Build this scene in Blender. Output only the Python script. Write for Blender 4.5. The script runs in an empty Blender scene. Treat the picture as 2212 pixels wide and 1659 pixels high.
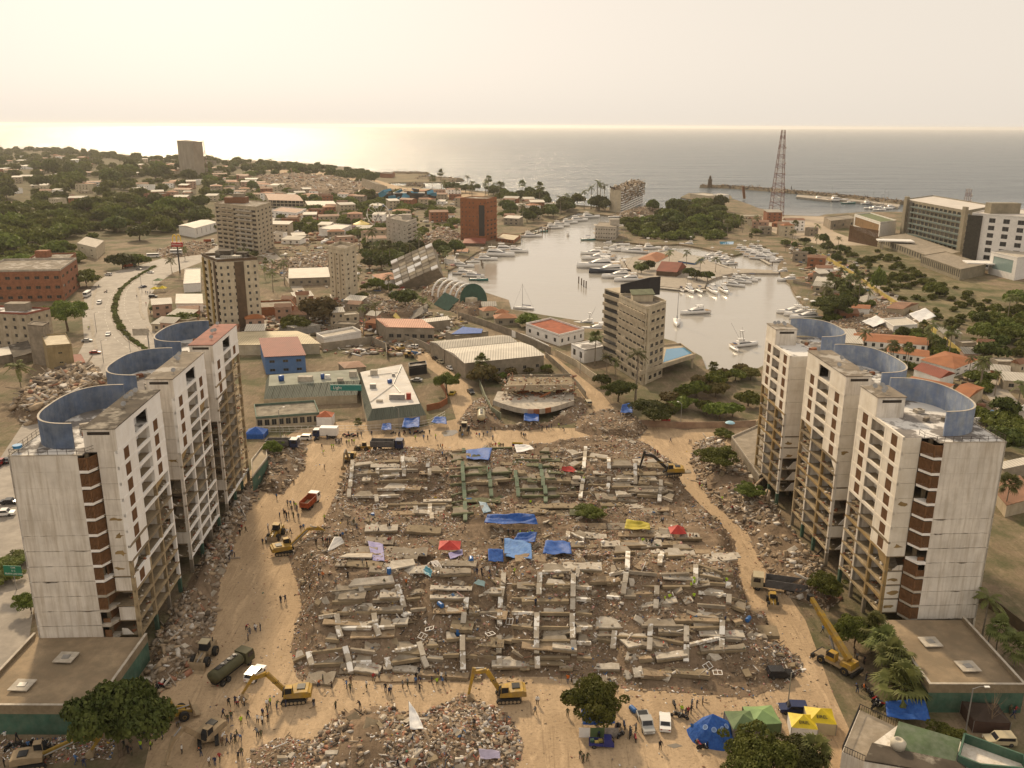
import bpy, bmesh, math, random
import numpy as np
from mathutils import Vector, Matrix, noise
from mathutils.geometry import tessellate_polygon
R = math.radians
rnd = random.Random(7)
sc = bpy.context.scene
col = sc.collection

# ------------------------------------------------------------------ camera
# picture units: a 2212 x 1659 frame, focal length 1885 units, 16.5 degrees down
F, CX, CY, HC, HOR = 1885.0, 1106.0, 829.5, 92.0, 271.0
TH = math.atan((CY - HOR) / F); ROLL = math.atan(10 / 2212)
ct, st = math.cos(TH), math.sin(TH); cr, sr = math.cos(ROLL), math.sin(ROLL)
cam = bpy.data.cameras.new('camera'); cam.sensor_width = 36.0
cam.lens = F / 2212 * 36.0; cam.clip_start = 1.0; cam.clip_end = 120000.0
co = bpy.data.objects.new('camera', cam); col.objects.link(co)
fw = Vector((0, ct, -st)); up0 = Vector((0, st, ct)); rt0 = Vector((1, 0, 0))
rt = rt0 * cr + up0 * sr; up = up0 * cr - rt0 * sr
co.matrix_world = Matrix(((rt.x, up.x, -fw.x, 0), (rt.y, up.y, -fw.y, 0), (rt.z, up.z, -fw.z, HC), (0, 0, 0, 1)))
sc.camera = co

# ------------------------------------------------------------------ sky and sun
HAZE_D = 0.00004
SUN_AZ, SUN_EL = R(-20), R(31)
w = bpy.data.worlds.new('World'); sc.world = w; w.use_nodes = True
nt = w.node_tree; bg = nt.nodes['Background']
sky = nt.nodes.new('ShaderNodeTexSky'); sky.sky_type = 'NISHITA'; sky.sun_disc = False
sky.sun_elevation = SUN_EL; sky.sun_rotation = SUN_AZ
sky.altitude = 50; sky.air_density = 1.0; sky.dust_density = 3.5; sky.ozone_density = 1.0
hsv = nt.nodes.new('ShaderNodeHueSaturation'); hsv.inputs['Saturation'].default_value = .25
nt.links.new(sky.outputs[0], hsv.inputs['Color'])
veil = nt.nodes.new('ShaderNodeMix'); veil.data_type = 'RGBA'           # even overcast veil over the whole dome
veil.inputs[0].default_value = .86; veil.inputs[7].default_value = (9.3, 8.35, 7.2, 1)
tint = nt.nodes.new('ShaderNodeMix'); tint.data_type = 'RGBA'; tint.blend_type = 'MULTIPLY'
tint.inputs[0].default_value = 1.0; tint.inputs[7].default_value = (1.0, 0.90, 0.78, 1)
nt.links.new(hsv.outputs[0], tint.inputs[6]); nt.links.new(tint.outputs[2], veil.inputs[6]); nt.links.new(veil.outputs[2], bg.inputs[0])
bg.inputs[1].default_value = 0.09
sl = bpy.data.lights.new('sun', 'SUN'); sl.energy = 3.6; sl.angle = R(4.5); sl.color = (1.0, 0.79, 0.52)
so = bpy.data.objects.new('sun', sl); col.objects.link(so)
sd = Vector((math.sin(SUN_AZ) * math.cos(SUN_EL), math.cos(SUN_AZ) * math.cos(SUN_EL), math.sin(SUN_EL)))
so.rotation_euler = sd.to_track_quat('Z', 'Y').to_euler(); so.location = sd * 300
vs = sc.view_settings; vs.view_transform = 'Standard'; vs.look = 'None'; vs.exposure = 0.14; vs.gamma = 1.0
vs.use_curve_mapping = False
cy = sc.cycles; cy.max_bounces = 6; cy.diffuse_bounces = 3; cy.glossy_bounces = 3; cy.transmission_bounces = 2
cy.transparent_max_bounces = 6; cy.volume_bounces = 1; cy.caustics_reflective = False; cy.caustics_refractive = False
cy.use_denoising = True; cy.sample_clamp_indirect = 4.0

# ------------------------------------------------------------------ picture point -> ground point
def ray(vx, vy):
    x = (vx - CX) / F; y = -(vy - CY) / F
    x, y = x * cr - y * sr, x * sr + y * cr
    return Vector((x, ct + y * st, -st + y * ct))
def G(vx, vy, z=0.0):
    r = ray(vx, vy); t = (z - HC) / r.z
    return Vector((r.x * t, r.y * t, z))
def proj(X, Y, Z):
    dz = Z - HC; d = Y * ct - dz * st; u = Y * st + dz * ct
    x, y = X / d, u / d
    return CX + F * (x * cr + y * sr), CY - F * (-x * sr + y * cr)
def top(p, vy):
    lo, hi = -20.0, 400.0
    for _ in range(40):
        m = (lo + hi) / 2
        if proj(p[0], p[1], m)[1] > vy: lo = m
        else: hi = m
    return lo

# ------------------------------------------------------------------ mesh collecting
class MB:
    def __init__(s): s.v = []; s.f = []; s.m = []
    def add(s, vs_, fs, m=0):
        o = len(s.v); s.v.extend(vs_)
        s.f.extend([tuple(i + o for i in f) for f in fs]); s.m.extend([m] * len(fs)); return s
    def box(s, x0, y0, z0, x1, y1, z1, m=0, tf=None):
        vs_ = [(x, y, z) for z in (z0, z1) for y in (y0, y1) for x in (x0, x1)]
        if tf is not None: vs_ = [tuple(tf @ Vector(p)) for p in vs_]
        return s.add(vs_, [(0, 2, 3, 1), (4, 5, 7, 6), (0, 1, 5, 4), (2, 6, 7, 3), (0, 4, 6, 2), (1, 3, 7, 5)], m)
    def cbox(s, c, size, rot=None, m=0):
        tf = Matrix.Translation(Vector(c))
        if rot is not None: tf = tf @ (rot if isinstance(rot, Matrix) else Matrix.Rotation(rot, 4, 'Z'))
        a, b, d = size[0] / 2, size[1] / 2, size[2] / 2
        return s.box(-a, -b, -d, a, b, d, m, tf)
    def bar(s, p0, p1, wx, wz, m=0, roll=0):
        p0, p1 = Vector(p0), Vector(p1); d = p1 - p0; L = d.length
        if L < 1e-6: return s
        q = d.to_track_quat('X', 'Z').to_matrix().to_4x4()
        tf = Matrix.Translation((p0 + p1) / 2) @ q @ Matrix.Rotation(roll, 4, 'X')
        return s.box(-L / 2, -wx / 2, -wz / 2, L / 2, wx / 2, wz / 2, m, tf)
    def tube(s, pts, rs, n=6, m=0, caps=True):
        pts = [Vector(p) for p in pts]
        if not hasattr(rs, '__len__'): rs = [rs] * len(pts)
        o = len(s.v)
        for i, p in enumerate(pts):
            d = (pts[min(i + 1, len(pts) - 1)] - pts[max(i - 1, 0)])
            q = d.to_track_quat('Z', 'Y').to_matrix()
            for k in range(n):
                a = 2 * math.pi * k / n
                s.v.append(tuple(p + q @ Vector((math.cos(a) * rs[i], math.sin(a) * rs[i], 0))))
        for i in range(len(pts) - 1):
            for k in range(n):
                a, b = o + i * n + k, o + i * n + (k + 1) % n
                s.f.append((a, b, b + n, a + n)); s.m.append(m)
        if caps:
            s.f.append(tuple(o + k for k in reversed(range(n)))); s.m.append(m)
            e = o + (len(pts) - 1) * n; s.f.append(tuple(e + k for k in range(n))); s.m.append(m)
        return s
    def lathe(s, c, prof, n=12, m=0, ax=None):
        o = len(s.v); c = Vector(c); mt = ax if ax is not None else Matrix.Identity(3)
        for r, z in prof:
            for k in range(n):
                a = 2 * math.pi * k / n
                s.v.append(tuple(c + mt @ Vector((r * math.cos(a), r * math.sin(a), z))))
        for i in range(len(prof) - 1):
            for k in range(n):
                a, b = o + i * n + k, o + i * n + (k + 1) % n
                s.f.append((a, b, b + n, a + n)); s.m.append(m)
        s.f.append(tuple(o + k for k in reversed(range(n)))); s.m.append(m)
        e = o + (len(prof) - 1) * n; s.f.append(tuple(e + k for k in range(n))); s.m.append(m)
        return s
    def prism(s, poly, z0, z1, m=0, mt=None):
        n = len(poly); A = sum(poly[i][0] * poly[(i + 1) % n][1] - poly[(i + 1) % n][0] * poly[i][1] for i in range(n))
        if A < 0: poly = poly[::-1]
        vs_ = [(p[0], p[1], z0) for p in poly] + [(p[0], p[1], z1) for p in poly]
        fs = [tuple(range(n))[::-1]]
        fs += [(i, (i + 1) % n, (i + 1) % n + n, i + n) for i in range(n)]
        s.add(vs_, fs, m); s.add(vs_[n:], [tuple(range(n))], m if mt is None else mt); return s
    def extr(s, prof, w0, w1, m=0, tf=None):
        """profile in XZ, extruded along Y from w0 to w1"""
        n = len(prof)
        vs_ = [(p[0], w0, p[1]) for p in prof] + [(p[0], w1, p[1]) for p in prof]
        if tf is not None: vs_ = [tuple(tf @ Vector(p)) for p in vs_]
        return s.add(vs_, [tuple(range(n)), tuple(range(2 * n - 1, n - 1, -1))] + [(i + n, (i + 1) % n + n, (i + 1) % n, i) for i in range(n)], m)
    def mesh(s, name, mats, smooth=False):
        me = bpy.data.meshes.new(name); me.from_pydata(s.v, [], s.f)
        for mt in (mats if isinstance(mats, (list, tuple)) else [mats]): me.materials.append(mt)
        if any(s.m): me.polygons.foreach_set('material_index', s.m)
        if smooth: me.polygons.foreach_set('use_smooth', [True] * len(me.polygons))
        me.update(); return me
    def build(s, name, mats, parent=None, smooth=False, loc=None, rz=None):
        return ob(name, s.mesh(name, mats, smooth), parent, loc, rz)
def ob(name, me, parent=None, loc=None, rz=None):
    o = bpy.data.objects.new(name, me); col.objects.link(o)
    if parent is not None: o.parent = parent
    if loc is not None: o.location = loc
    if rz is not None: o.rotation_euler = (0, 0, rz)
    return o
def tag(o, label, cat, group=None, kind=None):
    if label: o['label'] = label
    if cat: o['category'] = cat
    if group: o['group'] = group
    if kind: o['kind'] = kind
    return o
def thing(name, label, cat, loc=(0, 0, 0), rz=0.0, group=None):
    o = bpy.data.objects.new(name, None); col.objects.link(o); o.empty_display_size = 0.3
    o.location = loc; o.rotation_euler = (0, 0, rz); return tag(o, label, cat, group, 'thing')
def struct(o, kind='structure'): o['kind'] = kind; return o
def copy_tree(o, loc=None, rz=None, sc_=None, label=None, group=None, parent=None, mats=None):
    c = o.copy(); col.objects.link(c)
    if parent is not None: c.parent = parent
    if loc is not None: c.location = loc
    if rz is not None: c.rotation_euler = (0, 0, rz)
    if sc_ is not None: c.scale = (sc_, sc_, sc_) if not hasattr(sc_, '__len__') else sc_
    if label: c['label'] = label
    if group: c['group'] = group
    for ch in list(o.children):
        k = copy_tree(ch, parent=c, mats=mats)
    if mats and c.type == 'MESH':
        for i, sl_ in enumerate(c.material_slots):
            if sl_.material and sl_.material.name in mats:
                nm_ = sl_.material.name; sl_.link = 'OBJECT'; sl_.material = mats[nm_]
    return c
ORD = 'first second third fourth fifth sixth seventh eighth ninth tenth eleventh twelfth thirteenth fourteenth fifteenth sixteenth seventeenth eighteenth nineteenth twentieth'.split()
def nth(i):
    if i < 20: return ORD[i]
    t = 'twenty thirty forty fifty sixty seventy eighty ninety'.split()[(i + 1) // 10 - 2] if i + 1 < 100 else str((i + 1) // 10 * 10)
    u = (i + 1) % 10
    if i + 1 >= 100: return '%d%s' % (i + 1, 'st' if u == 1 else 'nd' if u == 2 else 'rd' if u == 3 else 'th')
    return t + '-' + ORD[u - 1] if u else t[:-1] + 'ieth'

# ------------------------------------------------------------------ materials
MT = {}
def nodes(name):
    m = bpy.data.materials.new(name); m.use_nodes = True
    return m, m.node_tree.nodes, m.node_tree.links, m.node_tree.nodes['Principled BSDF']
def mix(n, l, a, b, fac, typ='MIX'):
    x = n.new('ShaderNodeMix'); x.data_type = 'RGBA'; x.blend_type = typ
    for s_, v in ((x.inputs[6], a), (x.inputs[7], b), (x.inputs[0], fac)):
        if hasattr(v, 'links') or hasattr(v, 'is_linked'): l.new(v, s_)
        elif isinstance(v, (tuple, list)): s_.default_value = (*v[:3], 1)
        else: s_.default_value = v
    return x.outputs[2]
def nz(n, l, vec, scale, det=4, rough=.6, lo=.35, hi=.65, dist=0.0):
    t = n.new('ShaderNodeTexNoise'); t.inputs['Scale'].default_value = scale; t.inputs['Detail'].default_value = det
    t.inputs['Roughness'].default_value = rough; t.inputs['Distortion'].default_value = dist
    l.new(vec, t.inputs['Vector'])
    r = n.new('ShaderNodeMapRange'); r.inputs[1].default_value = lo; r.inputs[2].default_value = hi
    l.new(t.outputs[0], r.inputs[0]); return r.outputs[0]
def mapv(n, l, vec, scale):
    m = n.new('ShaderNodeMapping'); m.inputs['Scale'].default_value = scale; l.new(vec, m.inputs['Vector']); return m.outputs[0]
def mat(name, c, rough=.85, var=.22, scale=.35, c2=None, amt=.5, s2=2.5, streak=0.0, bump=0.0, bs=6.0, rndv=0.0, metal=0.0, spec=.3, obj=False, lo=.4, hi=.65, stk=(.45, .38, .28)):
    if name in MT: return MT[name]
    m, n, l, b = nodes(name)
    if obj:
        tc = n.new('ShaderNodeTexCoord'); pos = tc.outputs['Object']
    else:
        g = n.new('ShaderNodeNewGeometry'); pos = g.outputs['Position']
    dark = tuple(x * (1 - var) for x in c); lite = tuple(min(1, x * (1 + var * .6)) for x in c)
    o = mix(n, l, dark, lite, nz(n, l, pos, scale))
    if c2 is not None:
        f = nz(n, l, pos, s2, 5, .65, lo, hi)
        mu = n.new('ShaderNodeMath'); mu.operation = 'MULTIPLY'; mu.inputs[1].default_value = amt; l.new(f, mu.inputs[0])
        o = mix(n, l, o, c2, mu.outputs[0])
    if streak:
        f = nz(n, l, mapv(n, l, pos, (1.3, 1.3, .09)), 1.0, 5, .7, .45, .75)
        mu = n.new('ShaderNodeMath'); mu.operation = 'MULTIPLY'; mu.inputs[1].default_value = streak; l.new(f, mu.inputs[0])
        o = mix(n, l, o, tuple(a * s_ for a, s_ in zip(c, stk)), mu.outputs[0])
    if rndv:
        oi = n.new('ShaderNodeObjectInfo'); hs = n.new('ShaderNodeHueSaturation')
        r = n.new('ShaderNodeMapRange'); r.inputs[3].default_value = 1 - rndv; r.inputs[4].default_value = 1 + rndv
        l.new(oi.outputs['Random'], r.inputs[0]); l.new(r.outputs[0], hs.inputs['Value']); l.new(o, hs.inputs['Color']); o = hs.outputs[0]
    l.new(o, b.inputs['Base Color']); b.inputs['Roughness'].default_value = rough; b.inputs['Metallic'].default_value = metal
    b.inputs['Specular IOR Level'].default_value = spec
    if bump:
        t = n.new('ShaderNodeTexNoise'); t.inputs['Scale'].default_value = bs; t.inputs['Detail'].default_value = 5; l.new(pos, t.inputs['Vector'])
        bp = n.new('ShaderNodeBump'); bp.inputs['Strength'].default_value = bump; bp.inputs['Distance'].default_value = .2
        l.new(t.outputs[0], bp.inputs['Height']); l.new(bp.outputs[0], b.inputs['Normal'])
    MT[name] = m; return m
def ribbed(name, c, per=.9, axis='X', var=.2, rust=None, rough=.7, depth=.6):
    """corrugated sheet or tile rows, in the roof's own coordinates"""
    if name in MT: return MT[name]
    m = mat(name, c, rough, var, .25, c2=rust or tuple(x * .6 for x in c), amt=.45, s2=.5)
    n, l = m.node_tree.nodes, m.node_tree.links; b = n['Principled BSDF']
    tc = n.new('ShaderNodeTexCoord'); wv = n.new('ShaderNodeTexWave'); wv.bands_direction = axis
    wv.inputs['Scale'].default_value = .314 / per * 1.0; l.new(tc.outputs['Object'], wv.inputs['Vector'])
    bp = n.new('ShaderNodeBump'); bp.inputs['Strength'].default_value = depth; bp.inputs['Distance'].default_value = .15
    l.new(wv.outputs[0], bp.inputs['Height']); l.new(bp.outputs[0], b.inputs['Normal'])
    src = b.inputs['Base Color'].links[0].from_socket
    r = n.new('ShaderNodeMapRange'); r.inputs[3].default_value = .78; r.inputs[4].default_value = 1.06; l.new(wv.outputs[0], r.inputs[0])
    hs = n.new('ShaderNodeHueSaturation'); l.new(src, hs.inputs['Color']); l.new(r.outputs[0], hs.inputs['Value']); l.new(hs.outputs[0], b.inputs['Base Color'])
    return m
def plain(name, c, rough=.5, metal=0.0, spec=.4): return mat(name, c, rough, .06, .8, metal=metal, spec=spec)

CONC = mat('concrete', (.29, .245, .19), .9, .3, .3, c2=(.2, .16, .11), amt=.6, s2=.8, bump=.3)
CONC_L = mat('pale_concrete', (.48, .43, .36), .9, .22, .4, c2=(.27, .22, .16), amt=.5, s2=1.2, bump=.2)
CONC_RAW = mat('raw_concrete', (.255, .2, .13), .92, .25, .5, c2=(.2, .15, .09), amt=.5, s2=1.5, bump=.3)
WHITE_W = mat('white_wall', (.90, .87, .83), .85, .05, .15, c2=(.6, .52, .4), amt=.22, s2=.35, streak=.12, bump=.1)
WHITE_E = mat('weathered_white_wall', (.76, .70, .62), .88, .1, .2, c2=(.5, .45, .39), amt=.5, s2=.25, streak=.7, bump=.1)
WHITE = mat('white_paint', (.76, .73, .69), .6, .08, .5, c2=(.5, .45, .38), amt=.25, s2=1.5)
OCHRE = mat('bare_plaster', (.34, .235, .105), .92, .3, .6, c2=(.2, .13, .06), amt=.5, s2=1.2)
BRICK = mat('red_brick', (.30, .125, .065), .9, .3, .6, c2=(.17, .08, .045), amt=.5, s2=2.)
SCREEN = mat('clay_block', (.215, .11, .052), .9, .2, 1.2, c2=(.13, .07, .035), amt=.4, s2=3.)
DARK = mat('painted_room_shade', (.05, .04, .032), .95, .3, .5)  # near-black colour stands in for interior shade in open windows and slots
GLASS = plain('window_glass', (.035, .036, .038), .12, 0, .6)
ROOF_G = mat('roof_felt', (.2, .165, .125), .95, .35, .25, c2=(.42, .38, .33), amt=.8, s2=.22, lo=.52, hi=.6, bump=.2)
ROOF_D = mat('dark_roof_felt', (.075, .06, .045), .95, .35, .3, c2=(.36, .32, .26), amt=.7, s2=.18, lo=.55, hi=.66)
ROOF_P = mat('patched_roof', (.2, .18, .165), .9, .3, .3, c2=(.72, .69, .65), amt=.9, s2=.16, lo=.48, hi=.54)
BLUE_W = mat('blue_parapet_paint', (.10, .135, .21), .9, .3, .35, c2=(.2, .225, .26), amt=.55, s2=.5, streak=.5, stk=(2.1, 1.75, 1.4))
BLUE_WR = mat('faded_blue_parapet_paint', (.30, .335, .39), .9, .25, .35, c2=(.14, .20, .34), amt=.6, s2=.6, streak=.8, stk=(.5, .6, .9))
BLACK_M = plain('black_metal', (.025, .025, .027), .45, .3)
STEEL = mat('steel', (.3, .29, .28), .5, .2, .8, metal=.5)
RUST = mat('rusty_metal', (.2, .09, .045), .8, .35, 1.5)
GREEN_P = mat('green_wall_paint', (.055, .12, .085), .85, .25, .4, c2=(.13, .17, .12), amt=.5, s2=.7, streak=.3)
# ------------------------------------------------------------------ water, land, roads
def gpoly(pts, z=0.0): return [tuple(G(x, y, z)) for x, y in pts]
def sheet(name, pts, z, mt, skirt=0.0, world=False):
    P = [Vector((p[0], p[1], z)) for p in (pts if world else gpoly(pts))]
    tris = tessellate_polygon([P]); mb = MB(); n = len(P)
    fs = []
    for t in tris:
        a, b, c = (P[i] for i in t)
        fs.append(tuple(t) if (b - a).cross(c - a).z > 0 else tuple(reversed(t)))
    mb.add([tuple(p) for p in P], fs)
    if skirt:
        A = sum(P[i].x * P[(i + 1) % n].y - P[(i + 1) % n].x * P[i].y for i in range(n))
        o = len(mb.v); mb.v.extend([(p.x, p.y, z - skirt) for p in P])
        for i in range(n):
            j = (i + 1) % n; f = (i, i + o, j + o, j)
            mb.f.append(f if A < 0 else f[::-1]); mb.m.append(0)
    return struct(mb.build(name, mt))

def ground_mat(name, sand, dirt, green, g_amt, trk=True):
    m, n, l, b = nodes(name); g = n.new('ShaderNodeNewGeometry'); pos = g.outputs['Position']
    o = mix(n, l, sand, dirt, nz(n, l, pos, .035, 6, .65, .38, .66))
    o = mix(n, l, o, tuple(x * 1.28 for x in sand), nz(n, l, mapv(n, l, pos, (.5, .12, 1)), 1.0, 5, .7, .5, .75, .8))
    o = mix(n, l, o, tuple(x * .6 for x in dirt), nz(n, l, mapv(n, l, pos, (1.1, .06, 1)), 1., 4, .6, .57, .8, 1.6))
    o = mix(n, l, o, tuple(x * .6 for x in dirt), nz(n, l, pos, .11, 5, .65, .62, .8, .6))
    fine = nz(n, l, pos, 1.6, 6, .75, .52, .78)
    o = mix(n, l, o, tuple(x * .55 for x in dirt), fine)
    if g_amt:
        mu = n.new('ShaderNodeMath'); mu.operation = 'MULTIPLY'; mu.inputs[1].default_value = g_amt
        l.new(nz(n, l, pos, .05, 6, .7, .45, .6), mu.inputs[0]); o = mix(n, l, o, green, mu.outputs[0])
    l.new(o, b.inputs['Base Color']); b.inputs['Roughness'].default_value = .95; b.inputs['Specular IOR Level'].default_value = .15
    t = n.new('ShaderNodeTexNoise'); t.inputs['Scale'].default_value = 1.4; t.inputs['Detail'].default_value = 8; t.inputs['Roughness'].default_value = .7
    l.new(pos, t.inputs['Vector']); bp = n.new('ShaderNodeBump'); bp.inputs['Strength'].default_value = .55; bp.inputs['Distance'].default_value = .4
    l.new(t.outputs[0], bp.inputs['Height']); l.new(bp.outputs[0], b.inputs['Normal'])
    MT[name] = m; return m
GROUND = ground_mat('dusty_ground', (.25, .19, .125), (.15, .11, .072), (.075, .085, .035), .75)
SAND = ground_mat('trodden_sand', (.45, .33, .21), (.35, .25, .155), (.1, .1, .05), 0)
SCRUB = ground_mat('dry_grass', (.23, .185, .11), (.15, .12, .07), (.07, .08, .03), .9)
ASPH = mat('dusty_asphalt', (.32, .28, .235), .8, .2, .12, c2=(.19, .165, .14), amt=.6, s2=.35, bump=.1)
PAVE = mat('pavement_concrete', (.36, .31, .25), .9, .18, .3, c2=(.24, .2, .15), amt=.4, s2=1., bump=.1)

# sea and harbour: one water sheet with swell in the shading normal
def water_mat():
    m, n, l, b = nodes('sea_water'); g = n.new('ShaderNodeNewGeometry'); pos = g.outputs['Position']
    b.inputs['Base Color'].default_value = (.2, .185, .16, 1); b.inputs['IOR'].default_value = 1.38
    b.inputs['Roughness'].default_value = .16; b.inputs['Specular IOR Level'].default_value = .5
    sx = n.new('ShaderNodeSeparateXYZ'); l.new(pos, sx.inputs[0])
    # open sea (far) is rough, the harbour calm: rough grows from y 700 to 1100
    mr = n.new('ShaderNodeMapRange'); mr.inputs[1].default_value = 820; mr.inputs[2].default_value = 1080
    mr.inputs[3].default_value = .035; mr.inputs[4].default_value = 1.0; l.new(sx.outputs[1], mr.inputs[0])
    t1 = n.new('ShaderNodeTexNoise'); t1.inputs['Scale'].default_value = .035; t1.inputs['Detail'].default_value = 7; t1.inputs['Roughness'].default_value = .65
    l.new(mapv(n, l, pos, (.55, 1.3, 1)), t1.inputs['Vector'])
    t2 = n.new('ShaderNodeTexNoise'); t2.inputs['Scale'].default_value = .012; t2.inputs['Detail'].default_value = 5
    l.new(mapv(n, l, pos, (.4, 1.0, 1)), t2.inputs['Vector'])
    ad = n.new('ShaderNodeMath'); ad.operation = 'MULTIPLY_ADD'; ad.inputs[1].default_value = 2.2
    l.new(t2.outputs[0], ad.inputs[0]); l.new(t1.outputs[0], ad.inputs[2])
    bp = n.new('ShaderNodeBump'); bp.inputs['Distance'].default_value = 9.0
    cm = n.new('ShaderNodeMix'); cm.data_type = 'RGBA'; cm.inputs[6].default_value = (.36, .33, .285, 1); cm.inputs[7].default_value = (.03, .05, .06, 1); l.new(mr.outputs[0], cm.inputs[0]); l.new(cm.outputs[2], b.inputs['Base Color'])   # silty harbour, its colour also paled to imitate bright sky reflection; clear sea
    l.new(mr.outputs[0], bp.inputs['Strength']); l.new(ad.outputs[0], bp.inputs['Height']); l.new(bp.outputs[0], b.inputs['Normal'])
    r2 = n.new('ShaderNodeMapRange'); r2.inputs[1].default_value = 820; r2.inputs[2].default_value = 1300
    r2.inputs[3].default_value = .09; r2.inputs[4].default_value = .24; l.new(sx.outputs[1], r2.inputs[0]); l.new(r2.outputs[0], b.inputs['Roughness'])
    return m
SEA_Z = -1.3
sea = MB(); X = [-40000, -12000, -4000, -1500, 0, 1500, 4000, 12000, 40000]; Y = [-2000, 0, 400, 900, 1600, 3000, 8000, 20000, 42000]
sea.v = [(x, y, SEA_Z) for y in Y for x in X]; nx = len(X)
sea.f = [(j * nx + i, j * nx + i + 1, (j + 1) * nx + i + 1, (j + 1) * nx + i) for j in range(len(Y) - 1) for i in range(nx - 1)]; sea.m = [0] * len(sea.f)
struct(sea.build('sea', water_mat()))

COAST = [(-900, 330), (-300, 324), (0, 322), (100, 321), (200, 328), (330, 339), (430, 344), (540, 346), (620, 349), (700, 356), (770, 364), (815, 372),
 (850, 374), (925, 375.5), (880, 379), (905, 384), (950, 387), (997, 390), (963, 393), (905, 394), (853, 394.5), (830, 396), (845, 401), (880, 400), (917, 402), (905, 407), (983, 409),
 (1060, 414), (1100, 420), (1160, 430), (1213, 440), (1300, 447), (1400, 448), (1440, 456), (1400, 464), (1342, 468), (1290, 462), (1250, 458), (1231, 464),
 (1200, 477), (1168, 490), (1126, 504), (1125, 524), (1073, 530), (1028, 545), (998, 568), (968, 584), (966, 606), (1028, 618), (1050, 632), (1099, 648), (1104, 668),
 (1173, 680), (1261, 694), (1303, 706), (1400, 722), (1456, 737), (1516, 770), (1526, 797), (1553, 807), (1638, 795), (1695, 765), (1704, 700), (1766, 684), (1729, 650), (1713, 626), (1706, 610),
 (1690, 598), (1680, 575), (1690, 560), (1672, 546), (1655, 533), (1632, 528), (1600, 548), (1581, 552), (1546, 542), (1513, 534), (1466, 527), (1406, 529), (1356, 523), (1288, 517), (1285, 508), (1300, 498),
 (1341, 489), (1388, 479), (1418, 467), (1442, 456.5), (1443, 449), (1480, 440), (1506, 433), (1470, 426), (1488, 417), (1530, 418), (1578, 422), (1582, 429), (1615, 440), (1640, 450), (1671, 455), (1685, 464),
 (1768, 467), (1783, 463), (1868, 458), (1935, 457), (1990, 462), (2100, 474), (2300, 492), (2700, 540), (3300, 640)]
land = [(x, y) for x, y, _ in gpoly(COAST)]
land = [(-6000, land[0][1])] + land + [(900, 300), (900, -250), (-6000, -250)]
sheet('ground', land, 0.0, GROUND, 4.0, True)
ISLE = [(1338, 559), (1378, 554), (1420, 546), (1456, 540), (1478, 549), (1531, 564), (1568, 579), (1620, 581), (1682, 584), (1682, 590), (1620, 589), (1581, 590), (1545, 600), (1528, 607), (1521, 622), (1463, 622), (1416, 617), (1408, 609), (1356, 592), (1346, 577)]
sheet('island_ground', ISLE, 0.0, PAVE, 4.0)
SITE = [(300, 1720), (360, 1430), (420, 1230), (500, 1090), (545, 1010), (590, 960), (640, 930), (760, 905), (880, 930), (985, 905), (960, 820), (890, 770), (830, 700), (862, 698), (930, 770), (1010, 830), (1030, 905), (1130, 925),
 (1250, 925), (1290, 895), (1215, 800), (1165, 765), (1195, 768), (1300, 850), (1345, 905), (1480, 930), (1640, 905), (1580, 960), (1560, 1010), (1600, 1100), (1670, 1240), (1740, 1340), (1800, 1500), (1900, 1720)]
sheet('site_ground', SITE, 0.02, SAND)
FARW = [(-700, 328), (0, 325), (200, 331), (430, 347), (540, 350), (560, 380), (480, 440), (460, 500), (380, 512), (200, 520), (160, 575), (60, 605), (-200, 600), (-700, 480)]
sheet('woodland_floor', FARW, .008, ground_mat('woodland_floor', (.15, .115, .06), (.1, .08, .04), (.05, .055, .02), .8))
ROADP = [(-150, 1500), (-140, 1250), (-40, 1050), (60, 900), (150, 800), (182, 740), (178, 690), (182, 645), (205, 612), (240, 588), (305, 572), (370, 552), (450, 533), (520, 520), (545, 532), (470, 553), (420, 572), (372, 590), (342, 612), (325, 640), (318, 668), (322, 695), (345, 735), (385, 790), (300, 850), (200, 1000), (90, 1200), (60, 1400), (0, 1560)]
sheet('road', ROADP, 0.012, ASPH)
sheet('street', [(395, 720), (560, 690), (640, 640), (610, 590), (560, 545), (585, 540), (630, 575), (665, 640), (650, 690), (480, 730)], 0.016, PAVE)
HOTEL_G = [(1690, 470), (1780, 475), (1900, 520), (2000, 570), (2212, 640), (2600, 760), (2600, 1000), (2212, 760), (2050, 690), (1900, 620), (1790, 560), (1700, 520)]
sheet('hotel_grounds', HOTEL_G, 0.014, SCRUB)
sheet('access_road', [(1760, 545), (1800, 560), (1900, 618), (2000, 680), (2100, 760), (2230, 900), (2212, 960), (2090, 800), (1970, 700), (1860, 630), (1770, 575)], 0.02, PAVE)
sheet('villa_grounds', [(1760, 640), (1850, 630), (1950, 700), (2080, 820), (2212, 980), (2212, 1150), (2100, 1000), (1950, 900), (1850, 800), (1720, 720)], 0.01, SCRUB)
sheet('boatyard_ground', [(1640, 470), (1690, 466), (1790, 468), (1800, 500), (1880, 530), (1780, 530), (1690, 510), (1640, 490)], 0.018, mat('boatyard_concrete', (.42, .34, .25), .9, .2, .05, c2=(.3, .22, .14), amt=.5, s2=.1))
sheet('beach', [(560, 362), (700, 372), (800, 385), (870, 405), (1000, 412), (1060, 420), (1010, 432), (900, 415), (760, 395), (600, 375)], 0.01, SAND)
sheet('headland', [(790, 369), (830, 374), (925, 376), (905, 385), (950, 388), (985, 390.5), (905, 393), (853, 393.5), (815, 388)], 0.25, mat('headland_scrub', (.17, .125, .06), .95, .35, .03, c2=(.1, .085, .04), amt=.6, s2=.05))

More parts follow.
